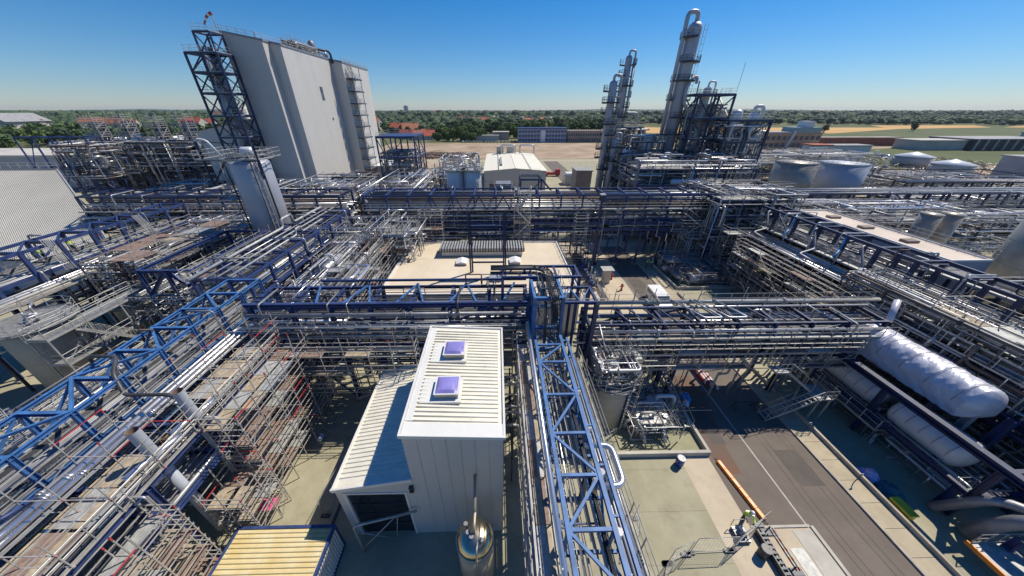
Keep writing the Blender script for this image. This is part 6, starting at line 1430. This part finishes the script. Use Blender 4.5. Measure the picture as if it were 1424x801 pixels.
t = Thing('barrier_board', 'red and white striped barrier boards leaning at the road end of the mesh fence', 'barrier', (18.2, 8.8, 0))
for k_ in range(2):
    x = 18.1 + k_*.2; b = MB()
    for i in range(14): b.box(x, 7.4 + i*.16, .5, x + .03, 7.4 + (i+1)*.16, .66, mi=0 if i % 3 else 1)
    t.part('board', b, ['plank_grey', 'red_paint'])
for y in (7.5, 9.6): b = MB(); b.box(17.8, y-.2, 0, 18.8, y+.2, .12); b.box(18.0, y-.03, .12, 18.06, y+.03, .9); t.part('foot', b, 'dark_steel')
b = MB()
for i in range(10): b.box(17.3, 7.0 + i*.26, .05, 17.75, 7.12 + i*.26, .45)
t = Thing('pallet_stack', 'dark slatted rack lying beside the red and white boards', 'rack', (17.5, 8, 0)); t.part('slat', b, 'dark_steel'); t.part('rail', MB().box(17.28, 6.95, 0, 17.34, 9.6, .5), 'dark_steel')
t = Thing('manhole_plate', 'pale blue-grey steel plate set in the concrete beside the road end', 'cover plate', (19.7, 8, 0)); b = MB(); b.box(19.0, 7.2, .012, 19.9, 8.7, .035); t.part('plate', b, 'plank_grey'); b = MB(); b.box(20.0, 7.0, .012, 21.3, 9.7, .03); t.part('plate', b, 'pale_concrete')
t = Thing('trolley', 'hand trolley loaded with dark bags and tools beside the worker', 'trolley', (16.3, 9.2, 0))
t.part('deck', MB().box(15.8, 9.0, .25, 16.6, 9.9, .3), 'galvanised')
for (x, y) in ((15.85,9.1),(16.55,9.1),(15.85,9.8),(16.55,9.8)): t.part('wheel', MB().tube([(x-.03,y,.12),(x+.03,y,.12)], .12, 12), 'dark_pipe')
t.part('handle', MB().tube([(15.8,9.95,.3),(15.8,10.0,1.0),(16.6,10.0,1.0),(16.6,9.95,.3)], .025, 6), 'galvanised')
t = Thing('tool_bag', 'dark tool bag lying on the hand trolley', 'bag', (16.1, 9.3, .3)); b = MB(); hdrum(b, (16.1,9.3,.48), .35, .17, 'X', 10); t.part('bag', b, 'trousers'); t.part('strap', MB().tube([(15.95,9.3,.6),(16.1,9.3,.75),(16.25,9.3,.6)], .02, 5), 'boot')
t = Thing('paper_sack', 'white crumpled sack beside the tool bag on the trolley', 'bag', (16.35, 9.65, .3)); b = MB(); hdrum(b, (16.35,9.65,.44), .3, .14, 'Y', 9); t.part('sack', b, 'white_plastic')
oil_drum(16.9, 8.4, 'dark steel drum between the mesh fence and the striped boards', 'dark_steel', 'dark_pipe')
t = Thing('folded_tarpaulin', 'teal blue tarpaulin heap in the shade against the kerb wall', 'tarpaulin', (28.9, 12.2, 0))
def heap(cx, cy, rx, ry, h, m, name, t, seed):
    rr = random.Random(seed); b = MB(); n = 14; k = 7; V = []
    for i in range(k+1):
        for j in range(n):
            f = i/k; an = 2*PI*j/n; w = 1 + rr.uniform(-.14, .14); V.append((cx + rx*(1-f)*w*math.cos(an), cy + ry*(1-f)*w*math.sin(an), .02 + h*(1-(1-f)**2)*(1 + rr.uniform(-.15,.15))))
    for i in range(k):
        for j in range(n): b.quad([V[i*n+j], V[i*n+(j+1)%n], V[(i+1)*n+(j+1)%n], V[(i+1)*n+j]], 0, False)
    t.part(name, b, m)
heap(29.3, 12.0, .8, .9, .7, 'teal_tarp', 'sheet', t, 4)
t = Thing('plastic_bag', 'lilac plastic bag bulging next to the teal tarpaulin', 'bag', (28.8, 13, 0)); heap(28.95, 13.1, .6, .75, .75, 'lilac_bag', 'sack', t, 5)
t = Thing('grit_bin', 'yellow lidded box in the shade by the kerb wall', 'box', (28.9, 10.6, 0)); b = MB(); b.box(28.4, 10.1, 0, 29.0, 11.3, .5); t.part('body', b, 'yellow_paint'); b = MB(); b.box(28.36, 10.06, .5, 29.04, 11.34, .62); t.part('lid', b, 'yellow_paint')
t = Thing('big_bag', 'blue and white bulk bag lying on the road edge behind the near bund', 'bag', (19, 23, 0)); heap(18.6, 21.0, .55, .7, .6, 'sky_blue', 'sack', t, 6); heap(18.3, 20.3, .35, .4, .4, 'white_plastic', 'liner', t, 7)
t = Thing('barrier_planks', 'bundle of red and white barrier planks leaning in the shade under the rack', 'barrier', (22, 24, 0))
for k_ in range(6): b = MB(); b.box(21.4 + k_*.16, 22.9 - k_*.25, .05 + k_*.05, 21.5 + k_*.16, 25.0 - k_*.25, .6, mi=k_ % 2); t.part('board', b, ['red_paint', 'white_plastic'])
t = Thing('work_trestle', 'small welded steel trestle standing on the asphalt beside the median line', 'trestle', (20, 19.5, 0))
for (x, y) in ((22.6, 19.6), (24.4, 19.6)):
    t.part('leg', MB().bar((x, y-.3, 0), (x, y, .9), .06), 'dark_steel'); t.part('leg', MB().bar((x, y+.3, 0), (x, y, .9), .06), 'dark_steel')
t.part('top', MB().bar((22.4,19.6,.92),(24.6,19.6,.92),.1), 'dark_steel')
for (x, y, r_, lab) in ((27.2, 17, .09, 'thin shadow-casting sign post on the sidewalk near the middle rack'), (27.2, 12.6, .09, 'thin sign post on the sidewalk halfway down the road')):
    t = Thing('sign_post', lab, 'post', (x, y, 0)); t.part('pole', MB().tube([(x,y,.1),(x,y,1.3)], .03, 6), 'dark_steel'); t.part('plate', MB().box(x-.12,y-.01,1.1,x+.12,y+.01,1.35), 'galvanised')
# white cabinets, left under the rack
for i, (x, y, lab) in enumerate(((-17.6, 22.8, 'nearer'), (-17.3, 25.4, 'farther'))):
    t = Thing('electrical_cabinet', lab + ' of two pale electrical cabinets in the deep shade behind the tall scaffold', 'cabinet', (x, y, 0)); b = MB(); b.box(x-.3, y-.7, .3, x+.4, y+.7, 2.2); t.part('body', b, 'grey_panel'); b = MB(); b.box(x+.402, y-.6, .4, x+.42, y-.02, 2.1); t.part('door', b, 'white_tank'); b = MB(); b.box(x+.402, y+.02, .4, x+.42, y+.6, 2.1); t.part('door', b, 'white_tank'); b = MB(); b.box(x-.35, y-.75, 0, x+.45, y+.75, .3); t.part('base', b, 'concrete')
t = Thing('hose_reel', 'orange hoses coiled in the shade under the left half of the middle rack', 'hose', (-12.6, 26, 0))
for k_ in range(4): b = MB(); c_ = (-12.6 + .3*k_, 26 + .4*(k_ % 2)); b.tube([(c_[0] + .5*math.cos(a*.6), c_[1] + .5*math.sin(a*.6), .15 + .02*a) for a in range(22)], .05, 6, bend=.05); t.part('coil', b, 'orange_plastic')

# ------------------------------------------------------------------ people
def person(label, loc, heading, vest='hi_vis', helmet='white_plastic', stride=.25, arms=(.35, .2), lean=.06, group=None):
    J = {}; L = Vector(loc)
    def V(x, y, z): return Vector((x, y, z))
    hip = .92
    J['pel'] = V(0, 0, hip); J['bel'] = V(0, lean*.4, 1.08); J['che'] = V(0, lean, 1.33); J['nek'] = V(0, lean*1.2, 1.5); J['hd0'] = V(0, lean*1.5+.01, 1.6); J['hd1'] = V(0, lean*1.6+.02, 1.70)
    verts = [J['pel'], J['bel'], J['che'], J['nek'], J['hd0'], J['hd1']]; rad = [(.15,.12), (.14,.11), (.17,.12), (.06,.06), (.085,.095), (.075,.09)]
    ed = [(0,1),(1,2),(2,3),(3,4),(4,5)]; mi = [1, 0, 0, 2, 2, 2]
    def add(p, r, parent, m): verts.append(p); rad.append(r if isinstance(r, tuple) else (r, r)); ed.append((parent, len(verts)-1)); mi.append(m); return len(verts)-1
    for s_ in (-1, 1):
        st = stride * s_
        h = add(V(.09*s_, 0, hip-.04), .095, 0, 1); k = add(V(.1*s_, st*.55+.04, .5), .065, h, 1); a = add(V(.1*s_, st, .1), .042, k, 1); f = add(V(.1*s_, st+.05, .05), .04, a, 3); add(V(.11*s_, st+.19, .04), .035, f, 3)
        sh = add(V(.2*s_, lean, 1.42), .06, 2, 0); el = add(V(.25*s_, lean - st*.35 + arms[0]*.35, 1.16), .045, sh, 0); wr = add(V(.23*s_, lean - st*.5 + arms[0] + .1, 1.0 + arms[1]*.5), .03, el, 2)
        pm = add(verts[wr] + V(0, .07, -.03), (.04, .018), wr, 2)
        for q in range(4): b1 = add(verts[pm] + V((q-1.5)*.018, .05, -.02), .0095, pm, 2); add(verts[b1] + V(0, .02 + .006*(q in (1, 2)), -.03), .008, b1, 2)
        tb = add(verts[wr] + V(-.035*s_, .05, -.03), .011, wr, 2); add(verts[tb] + V(-.012*s_, .03, -.02), .009, tb, 2)
    me = bpy.data.meshes.new('body'); bm = bmesh.new(); lay = bm.verts.layers.skin.verify(); bv = []
    for i, p in enumerate(verts):
        v = bm.verts.new(p); v[lay].radius = rad[i]; v[lay].use_root = (i == 0); bv.append(v)
    for a, c_ in ed: bm.edges.new((bv[a], bv[c_]))
    bm.to_mesh(me); bm.free(); tmp = bpy.data.objects.new('body', me); col.objects.link(tmp)
    tmp.modifiers.new('skin', 'SKIN'); sb = tmp.modifiers.new('sub', 'SUBSURF'); sb.levels = 1; sb.render_levels = 1
    dg = bpy.context.evaluated_depsgraph_get(); em = bpy.data.meshes.new_from_object(tmp.evaluated_get(dg))
    bpy.data.objects.remove(tmp)
    for m_ in (vest, 'trousers', 'skin', 'boot'): em.materials.append(M[m_])
    from mathutils import kdtree
    kd = kdtree.KDTree(len(verts))
    for i, p in enumerate(verts): kd.insert(p, i)
    kd.balance()
    for pl in em.polygons: pl.use_smooth = True; pl.material_index = mi[kd.find(pl.center)[1]]
    root = bpy.data.objects.new('person', None); col.objects.link(root); root.location = loc; root.rotation_euler = (0, 0, heading); tagobj(root, label, 'person', group)
    o = bpy.data.objects.new('body', em); col.objects.link(o); o.parent = root
    def ch(name, mb, m_): q = bpy.data.objects.new(name, mb.mesh(name, m_)); col.objects.link(q); q.parent = root
    hx, hy = 0, lean*1.6+.02
    b = MB(); b.lathe((hx, hy, 0), [(.15,1.70),(.118,1.715),(.116,1.76),(.098,1.81),(.06,1.84),(.01,1.85)], 20); b.box(-.07, hy+.08, 1.695, .07, hy+.2, 1.712); ch('helmet', b, helmet)
    b = MB()
    for zz, rr_ in ((1.1,.005),(1.22,.005)): b.lathe((0, lean*.6, 0), [(.185,zz),(.185,zz+.045)], 18)
    ch('reflective_band', b, 'white_plastic')
    b = MB()
    for sx in (-.032, .032): b.tube([(sx, hy+.088, 1.665),(sx, hy+.1, 1.665)], .012, 6)
    b.tube([(0,hy+.085,1.64),(0,hy+.115,1.63)], .014, 6); b.bar((-.025,hy+.09,1.595),(.025,hy+.09,1.595),.008)
    ch('face', b, 'boot')
person('worker in bright yellow-green vest and white helmet bending over near the orange barrier', (16.95, 10.35, 0), R(160), stride=.28, arms=(.45,.3), lean=.18)
person('worker in yellow vest and white helmet, left one of two beside the far skid wall', (27.0, 50.2, .12), R(200), helmet='sky_blue')
person('worker in yellow-green vest with light helmet, right one of two beside the far skid wall', (27.9, 50.0, .12), R(30))
person('worker in hi-vis vest standing among pipes on the left rack, nearer the left edge', (-52.6, 34.0, 9.6), R(100), helmet='yellow_paint')
person('worker in hi-vis vest on the left rack, a few steps behind the other', (-52.4, 36.6, 9.6), R(40))

# ------------------------------------------------------------------ town, trees and fields
rg = random.Random(161)
def office(name, label, x0, y0, L, D, H, rows, cols, wall, roof, frame='white_plastic', cat='building'):
    t = Thing(name, label, cat, (x0 + L/2, y0, 0)); t.part('wall', MB().box(x0, y0, 0, x0+L, y0+D, H), wall); t.part('roof', MB().box(x0-.4, y0-.4, H, x0+L+.4, y0+D+.4, H+.9), roof)
    for r_ in range(rows):
        z = 1.0 + r_*(H-.6)/rows
        for c_ in range(cols): x = x0 + L*(c_+.5)/cols; w = L/cols*.33; b = MB(); b.box(x-w, y0-.08, z, x+w, y0+.05, z+(H/rows)*.5); t.part('window', b, 'window_glass')
    return t
t = office('office_building', 'three-storey office building with royal blue roof band behind the sandy lot', 19.5, 303, 42.5, 14, 10.5, 3, 16, 'office_blue', 'blue_steel')
t.part('entrance', MB().box(39, 302.2, 0, 43, 303, 9.5), 'white_plastic')
for r_ in range(3): t.part('band', MB().box(19.4, 302.86, 3.0 + r_*3.3 - .6, 62.1, 302.98, 3.0 + r_*3.3 - .2), 'blue_steel')
t = office('ruined_building', 'gutted concrete building with empty window openings right of the blue roofed office', 63.5, 303, 38, 12, 8.5, 2, 18, 'ruin_wall', 'ruin_wall')
t = Thing('garage_row', 'low grey garage row left of the blue roofed office', 'building', (-10, 320, 0)); t.part('wall', MB().box(-34, 318, 0, 2, 326, 4.2), 'pale_wall'); t.part('roof', MB().box(-34.5, 317.5, 4.2, 2.5, 326.5, 4.7), 'grey_roof')
t = Thing('shed', 'grey flat roofed shed at the edge of the trees behind the parked cars', 'building', (5, 335, 0)); t.part('wall', MB().box(-3, 330, 0, 12, 342, 6.5), 'ruin_wall'); t.part('roof', MB().box(-3.5, 329.5, 6.5, 12.5, 342.5, 7), 'pale_wall')
def car(x, y, rot, m, label, group):
    r = bpy.data.objects.new('parked_car', None); col.objects.link(r); r.location = (x, y, 0); r.rotation_euler = (0, 0, rot); tagobj(r, label, 'car', group)
    b = MB(); b.box(-2.1,-.85,.35,2.1,.85,.85); pts = [(-1.5,.85),(-1.1,1.4),(.5,1.4),(1.1,.85)]
    for s_ in (-1, 1): b.quad([(p[0], s_*.78, p[1]) for p in (pts if s_ < 0 else pts[::-1])])
    b.quad([(-1.1,-.7,1.41),(.5,-.7,1.41),(.5,.7,1.41),(-1.1,.7,1.41)])
    o = bpy.data.objects.new('body', b.mesh('body', m)); col.objects.link(o); o.parent = r
    b = MB(); b.quad([(.5,-.72,1.38),(1.1,-.78,.86),(1.1,.78,.86),(.5,.72,1.38)]); b.quad([(-1.5,-.78,.86),(-1.1,-.72,1.38),(-1.1,.72,1.38),(-1.5,.78,.86)])
    o = bpy.data.objects.new('window', b.mesh('window', 'window_glass')); col.objects.link(o); o.parent = r
    for wx in (-1.3, 1.3):
        for wy in (-.85, .85): b = MB(); b.tube([(wx,wy-.1,.33),(wx,wy+.1,.33)], .33, 10); o = bpy.data.objects.new('wheel', b.mesh('wheel', 'dark_pipe')); col.objects.link(o); o.parent = r
    return r
for i in range(16): car(-30 + i*3.1, 305 + rg.uniform(-.5,.5), R(90) + rg.uniform(-.05,.05), rg.choice(['car_paint', 'white_plastic', 'dark_steel', 'grey_panel']), 'car in the parking row in front of the grey garages', 'cars parked along the sandy lot')
for i in range(12): car(118 + i*3.2 + (i > 6)*9, 236 + rg.uniform(-1,1), R(80) + rg.uniform(-.2,.2), rg.choice(['car_paint', 'white_plastic', 'blue_steel', 'grey_panel', 'red_paint']), 'car parked in front of the tan office with a raised control room', 'cars parked by the tan office')
# houses
def house(x, y, w, d, h, rot, tiles, label, group, wall='pale_wall'):
    r = bpy.data.objects.new('house', None); col.objects.link(r); r.location = (x, y, 0); r.rotation_euler = (0, 0, rot); tagobj(r, label, 'house', group)
    def c_(n_, mb, m_, par=None): o = bpy.data.objects.new(n_, mb.mesh(n_, m_)); col.objects.link(o); o.parent = par or r; return o
    b = MB(); b.box(-w/2,-d/2,0,w/2,d/2,h)
    for s_ in (-1, 1): b.quad([(s_*w/2,-d/2,h),(s_*w/2,d/2,h),(s_*w/2,0,h+d*.42)])
    c_('wall', b, wall); b = MB(); e = .5
    b.quad([(-w/2-e,-d/2-e,h-.3),(w/2+e,-d/2-e,h-.3),(w/2+e,0,h+d*.44),(-w/2-e,0,h+d*.44)]); b.quad([(w/2+e,d/2+e,h-.3),(-w/2-e,d/2+e,h-.3),(-w/2-e,0,h+d*.44),(w/2+e,0,h+d*.44)])
    ro = c_('roof', b, tiles); b = MB(); b.box(w*.2,-.4,h+d*.3,w*.2+.8,.4,h+d*.44+1.1); c_('chimney', b, 'brick_red', ro)
    for k in range(int(w/3)):
        for zz in (1.2, 3.8):
            if zz + 1.2 < h: b = MB(); b.box(-w/2+1+k*3,-d/2-.05,zz,-w/2+2.1+k*3,-d/2+.1,zz+1.3); c_('window', b, 'window_glass')
GH = [(-70,335,20,10,4,.25,'red_tiles','large red roofed villa wing nearest the blue steel tower'),(-88,345,17,10,4,-.4,'red_tiles','red roofed villa behind the blue steel tower, angled left'),(-78,366,22,9,4,.1,'orange_tiles','long orange-red roof directly behind the red villas'),
      (-98,400,18,12,7,.2,'orange_tiles','orange roofed house at the right edge of the white tower block'),(-120,420,16,11,7,0,'red_tiles','red roofed house beside the white tower block top right corner')]
for g_ in GH: house(*g_, None)
for i in range(26):
    x = rg.uniform(-110, 150); y = rg.uniform(700, 1150)
    house(x, y, rg.uniform(12,20), rg.uniform(9,12), rg.uniform(4,6.5), rg.uniform(-.6,.6), rg.choice(['orange_tiles','red_tiles','grey_roof']), 'distant village house between the tree belts beyond the office', 'houses of the distant village')
for i in range(14):
    x = rg.uniform(-560, -330) if i > 5 else rg.uniform(-260, -170); y = rg.uniform(400, 520)
    house(x, y, rg.uniform(16,30), rg.uniform(10,14), rg.uniform(8,12), rg.uniform(-.4,.4), rg.choice(['orange_tiles','red_tiles','red_tiles']), 'red roofed house rising above the wood at the far left', 'red roofed houses above the left wood')
t = Thing('gable_barn', 'pale gabled barn end above the wood at the far left edge', 'barn', (-560, 420, 0)); b = MB(); b.quad([(-590,400,0),(-545,400,0),(-545,400,14),(-560,400,22),(-590,400,22)]); b.quad([(-545,400,0),(-545,440,0),(-545,440,14),(-545,400,14)]); t.part('wall', b, 'pale_wall'); b = MB(); b.quad([(-560,399,22.1),(-543,399,13.6),(-543,441,13.6),(-560,441,22.1)]); t.part('roof', b, 'grey_roof')
# buildings on the right
t = office('tan_office', 'tan brick office with raised greenish control room and slanted white stair tower', 199, 250, 42, 14, 10, 2, 10, 'tan_wall', 'grey_roof')
b = MB(); b.box(219,249,10.9,238,262,14); t.part('control_room', b, 'teal_grey'); b = MB(); b.box(226,250,14,232,258,18); t.part('tower_cab', b, 'white_tank'); b = MB(); b.bar((216,249.2,0),(219,249.2,11.5),2.4,.6); t.part('stair_tower', b, 'white_plastic'); t.part('mast', MB().bar((200,251,10),(202,251,24),.3), 'dark_steel')
t = office('gutted_hall', 'half ruined pale hall with dark openings left of the tan office', 152, 252, 46, 14, 8.5, 1, 8, 'ruin_wall', 'pale_wall')
t = Thing('green_canopy', 'pale green arched canopy roof behind the half ruined hall', 'canopy', (175, 285, 0)); b = MB(); b.quad([(160,280,9),(176,280,11),(176,292,11),(160,292,9)]); b.quad([(176,280,11),(200,280,9.3),(200,292,9.3),(176,292,11)]); t.part('roof', b, 'white_trim'); t.part('post', MB().bar((162,281,0),(162,281,9),.4), 'dark_steel'); t.part('post', MB().bar((198,281,0),(198,281,9),.4), 'dark_steel')
for (x0, y0, L, D, H_, w_, r_, lab) in ((255, 268, 70, 10, 5.5, 'brick_red', 'ruin_wall', 'long low brown brick shed at the meadow edge'), (300, 235, 34, 16, 6, 'pale_wall', 'pale_wall', 'small pale block at the left end of the open dark shed'), (334, 232, 62, 26, 7, 'dark_steel', 'grey_roof', 'long open fronted shed with light roof at the far right'), (226, 222, 26, 10, 4, 'white_tank', 'grey_roof', 'white workshop below the tan office'), (205, 215, 12, 8, 5, 'white_tank', 'red_tiles', 'little red topped kiosk in front of the tan office'), (430, 250, 60, 24, 9, 'grey_tank', 'teal_grey', 'bluish warehouse at the extreme right edge'), (470, 215, 60, 20, 7, 'pale_wall', 'white_trim', 'white roofed store at the extreme right edge')):
    t = Thing('shed', lab, 'building', (x0 + L/2, y0, 0)); t.part('wall', MB().box(x0, y0, 0, x0+L, y0+D, H_), w_); t.part('roof', MB().box(x0-.6, y0-.6, H_, x0+L+.6, y0+D+.6, H_+.6), r_)
    if 'open fronted' in lab:
        for k in range(9): t.part('pillar', MB().bar((x0+2+k*7, y0-1, 0), (x0+2+k*7, y0-1, H_), .7), 'pale_wall')

# stored pipes and scaffold material on the sandy strip
b = MB()
for i in range(700):
    x = rg.uniform(-80, -16); y = rg.uniform(196, 222); s_ = rg.uniform(.3, 1.6); an = rg.uniform(0, 3.1); b.bar((x, y, .3 + s_*.3), (x + s_*2.5*math.cos(an), y + s_*math.sin(an), .3 + s_*.4), s_*.5, s_*.6)
single('rubble_heap', b, 'rubble', 'rubble and stored steel scattered on the ground behind the warehouse', 'rubble', None, 'stuff')
b = MB()
for i in range(1800):
    x = rg.uniform(110, 260); y = rg.uniform(135, 200); s_ = rg.uniform(.3, 1.5); an = rg.uniform(0, 3.1); b.bar((x, y, .3 + s_*.3), (x + s_*2*math.cos(an), y + s_*1.5*math.sin(an), .3 + s_*.9), s_*.16, mi=0 if rg.random() < .4 else 1)
single('scrap_field', b, ['dull_cladding', 'rubble'], 'grey scrap and stored pipes scattered beyond the round tanks', 'scrap', None, 'stuff')

# trees
def crown_mb(rg_, R_, H_, n, leaf, base, lobes=7):
    b = MB(); L = [(rg_.uniform(-.5,.5)*R_, rg_.uniform(-.5,.5)*R_, base + H_*rg_.uniform(.2,.85), R_*rg_.uniform(.4,.7)) for _ in range(lobes)] + [(0,0,base+H_*.5,R_*.75)]
    for _ in range(n):
        cx_, cy_, cz_, cr = rg_.choice(L); d = Vector((rg_.gauss(0,1), rg_.gauss(0,1), rg_.gauss(0,1))).normalized() * cr * rg_.uniform(.65, 1.05)
        p = Vector((cx_, cy_, cz_)) + Vector((d.x, d.y, d.z*.85)); s_ = leaf*rg_.uniform(.6,1.4)
        u = Vector((rg_.gauss(0,1), rg_.gauss(0,1), rg_.gauss(0,.6))).normalized(); v = u.cross(d.normalized() + Vector((0,0,.01))).normalized()
        b.quad([p - u*s_ - v*s_*.5, p + u*s_*.2 - v*s_, p + u*s_ + v*s_*.4, p - u*s_*.2 + v*s_])
    return b
PROT = []
for k in range(8):
    r_ = random.Random(200 + k); H_ = r_.uniform(9, 14); R_ = r_.uniform(4, 6); lf = ['leaf', 'leaf_light', 'leaf_dark', 'leaf'][k % 4]
    tm = MB(); tm.tube([(0,0,0),(.2,0,H_*.3),(0,.3,H_*.7)], [.45,.3,.12] if False else .3, 7, caps=True)
    for q in range(4): an = r_.uniform(0,6.28); tm.tube([(0,0,H_*.35),(R_*.5*math.cos(an),R_*.5*math.sin(an),H_*.7)], .12, 5)
    tm2 = tm.mesh('trunk', 'bark'); cm = crown_mb(r_, R_, H_*.9, 900, .55, H_*.08).mesh('crown', lf); PROT.append((tm2, cm))
def tree(x, y, sc, k, label, group):
    r = bpy.data.objects.new('tree', None); col.objects.link(r); r.location = (x, y, 0); r.rotation_euler = (0, 0, rg.uniform(0, 6.28)); r.scale = (sc, sc, sc*rg.uniform(.9,1.15)); tagobj(r, label, 'tree', group)
    for n_, me in zip(('trunk', 'crown'), PROT[k]): o = bpy.data.objects.new(n_, me); col.objects.link(o); o.parent = r
for i in range(170):
    x = rg.uniform(-62, 135); y = rg.uniform(332, 520)
    if (18 < x < 104 and y < 345) or (-36 < x < 14 and y < 350): y += 40
    tree(x, y, rg.uniform(.8, 1.35), rg.randrange(8), 'leafy tree in the dense belt behind the sandy lot and the office', 'trees behind the sandy lot')
for i in range(9): tree(-58 + i*5 + rg.uniform(-2,2), 318 + rg.uniform(-3,3), rg.uniform(.8,1.0), rg.choice((1,5)), 'bright green rounded tree in front row left of the parked cars', 'bright front row trees')
for i in range(22): tree(rg.uniform(-150,-62), rg.uniform(318,470), rg.uniform(.7,1.1), rg.randrange(8), 'tree between the red roofed villas', 'trees around the villas')
for (x, y, s_, lab) in ((158,236,.75,'bushy dark tree in front of the half ruined hall'),(246,262,.6,'round bush at the right side of the tan office'),(415,430,.8,'lone dark tree in the meadow, the largest one'),(330,470,.7,'tree clump in the wheat field, left'),(338,474,.8,'tree clump in the wheat field, right'),(405,455,.7,'two small trees on the meadow strip, left one'),(418,452,.65,'two small trees on the meadow strip, right one'),(560,455,.9,'tree further right on the meadow boundary'),(150,640,1.1,'dark tree group left in front of the wheat'),(230,640,1.2,'dark tree group right in front of the wheat')): tree(x, y, s_, 2, lab, None)
for i in range(26): tree(110 + i*26 + rg.uniform(-9,9), 660 + rg.uniform(-20,20), rg.uniform(.7,1.2), rg.choice((2,6,0)), 'hedge tree along the far side of the golden field', 'hedge trees beyond the golden field')
# left wood and the far woods, read as one mass
def wood(name, label, fn, n, seed, smin, smax, mats, leaf=True):
    r_ = random.Random(seed); b = MB()
    for _ in range(n):
        x, y = fn(r_); s_ = r_.uniform(smin, smax); h = s_*r_.uniform(1.0, 1.5); mi = r_.randrange(len(mats)); k = 7
        rings = [(s_*.75, h*.25), (s_, h*.55), (s_*.75, h*.85), (s_*.3, h)]; P_ = []
        for (rr_, z) in rings: P_.append([(x + rr_*r_.uniform(.7,1.25)*math.cos(2*PI*j/k), y + rr_*r_.uniform(.7,1.25)*math.sin(2*PI*j/k), z*r_.uniform(.85,1.12)) for j in range(k)])
        for a_, c_ in zip(P_, P_[1:]):
            for j in range(k): b.quad([a_[j], a_[(j+1)%k], c_[(j+1)%k], c_[j]], mi)
        b.quad(P_[-1], mi)
    single(name, b, mats, label, 'wood', None, 'stuff')
b = MB(); r_ = random.Random(9)
mats3 = ['leaf', 'leaf_light', 'leaf_dark']
for _ in range(420):
    x = r_.uniform(-560, -130); y = r_.uniform(235, 420); H_ = r_.uniform(9, 14); R_ = r_.uniform(3.5, 6); mi_ = r_.randrange(3)
    m_ = crown_mb(r_, R_, H_*.9, 110, 1.1, 1, 4)
    for i_, v_ in enumerate(m_.v): m_.v[i_] = (v_[0]+x, v_[1]+y, v_[2])
    m_.mi = [mi_]*len(m_.f); b.merge(m_)
single('wood', b, mats3, 'dense green wood behind the plant at the far left', 'wood', None, 'stuff')
def inb(x, y):
    for (x0, y0, x1, y1) in ((60,450,900,650), (140,290,1500,600)):
        if x0 < x < x1 and y0 < y < y1: return True
    return False
def f1(r_):
    while True:
        y = r_.uniform(470, 1500); x = r_.uniform(-1.6*y, 1.8*y)
        if not inb(x, y): return x, y
wood('far_wood', 'belts of dark trees covering the plain beyond the plant', f1, 5200, 11, 5, 9, ['leaf', 'leaf_dark', 'leaf_dark'])
def f2(r_):
    while True:
        y = 1300 * (3.6 ** r_.random()); x = r_.uniform(-1.8*y, 1.8*y)
        if math.sin(x*.0021 + 1.3*math.sin(y*.0017)) + math.sin(y*.006) > -.7: return x, y
wood('far_wood', 'hazy dark woods reaching to the horizon', f2, 6500, 12, 9, 17, ['leaf_dark', 'leaf_dark', 'leaf'])
for i in range(40):
    y = rg.uniform(1400, 3200); x = rg.uniform(-1.3*y, 1.6*y)
    if i < 30: house(x, y, rg.uniform(25,60), rg.uniform(14,20), rg.uniform(10,16), rg.uniform(-.4,.4), rg.choice(['orange_tiles','pale_wall','grey_roof']), 'tiny pale building far off near the horizon', 'far buildings near the horizon')
for i, (x, y) in enumerate(((1500, 3000), (2600, 4200), (3300, 4500), (-900, 3500))):
    t = Thing('high_rise', ['tiny tower block on the horizon right of the plant', 'tiny high-rise pair on the horizon at the right', 'tiny high-rise on the horizon nearest the right edge', 'tiny high-rise on the horizon at left'][i], 'building', (x, y, 0)); t.part('wall', MB().box(x, y, 0, x+40, y+20, 60), 'grey_panel'); t.part('roof', MB().box(x+12, y+2, 60, x+24, y+18, 66), 'grey_panel')

# ------------------------------------------------------------------ haze
hm = bpy.data.materials.new('haze'); hm.use_nodes = True; n_ = hm.node_tree.nodes
n_.remove(n_['Principled BSDF']); pv = n_.new('ShaderNodeVolumePrincipled'); pv.inputs['Density'].default_value = HAZE; pv.inputs['Color'].default_value = (0.72, 0.82, 0.95, 1); pv.inputs['Anisotropy'].default_value = 0.2
hm.node_tree.links.new(pv.outputs[0], n_['Material Output'].inputs['Volume'])
if HAZE > 0:
    b = MB(); b.box(-9200, -400, -3, 9200, 9100, 75); o = single('haze', b, hm, kind='stuff')

for t in THINGS: t.finish()
print('objects', len(bpy.data.objects))
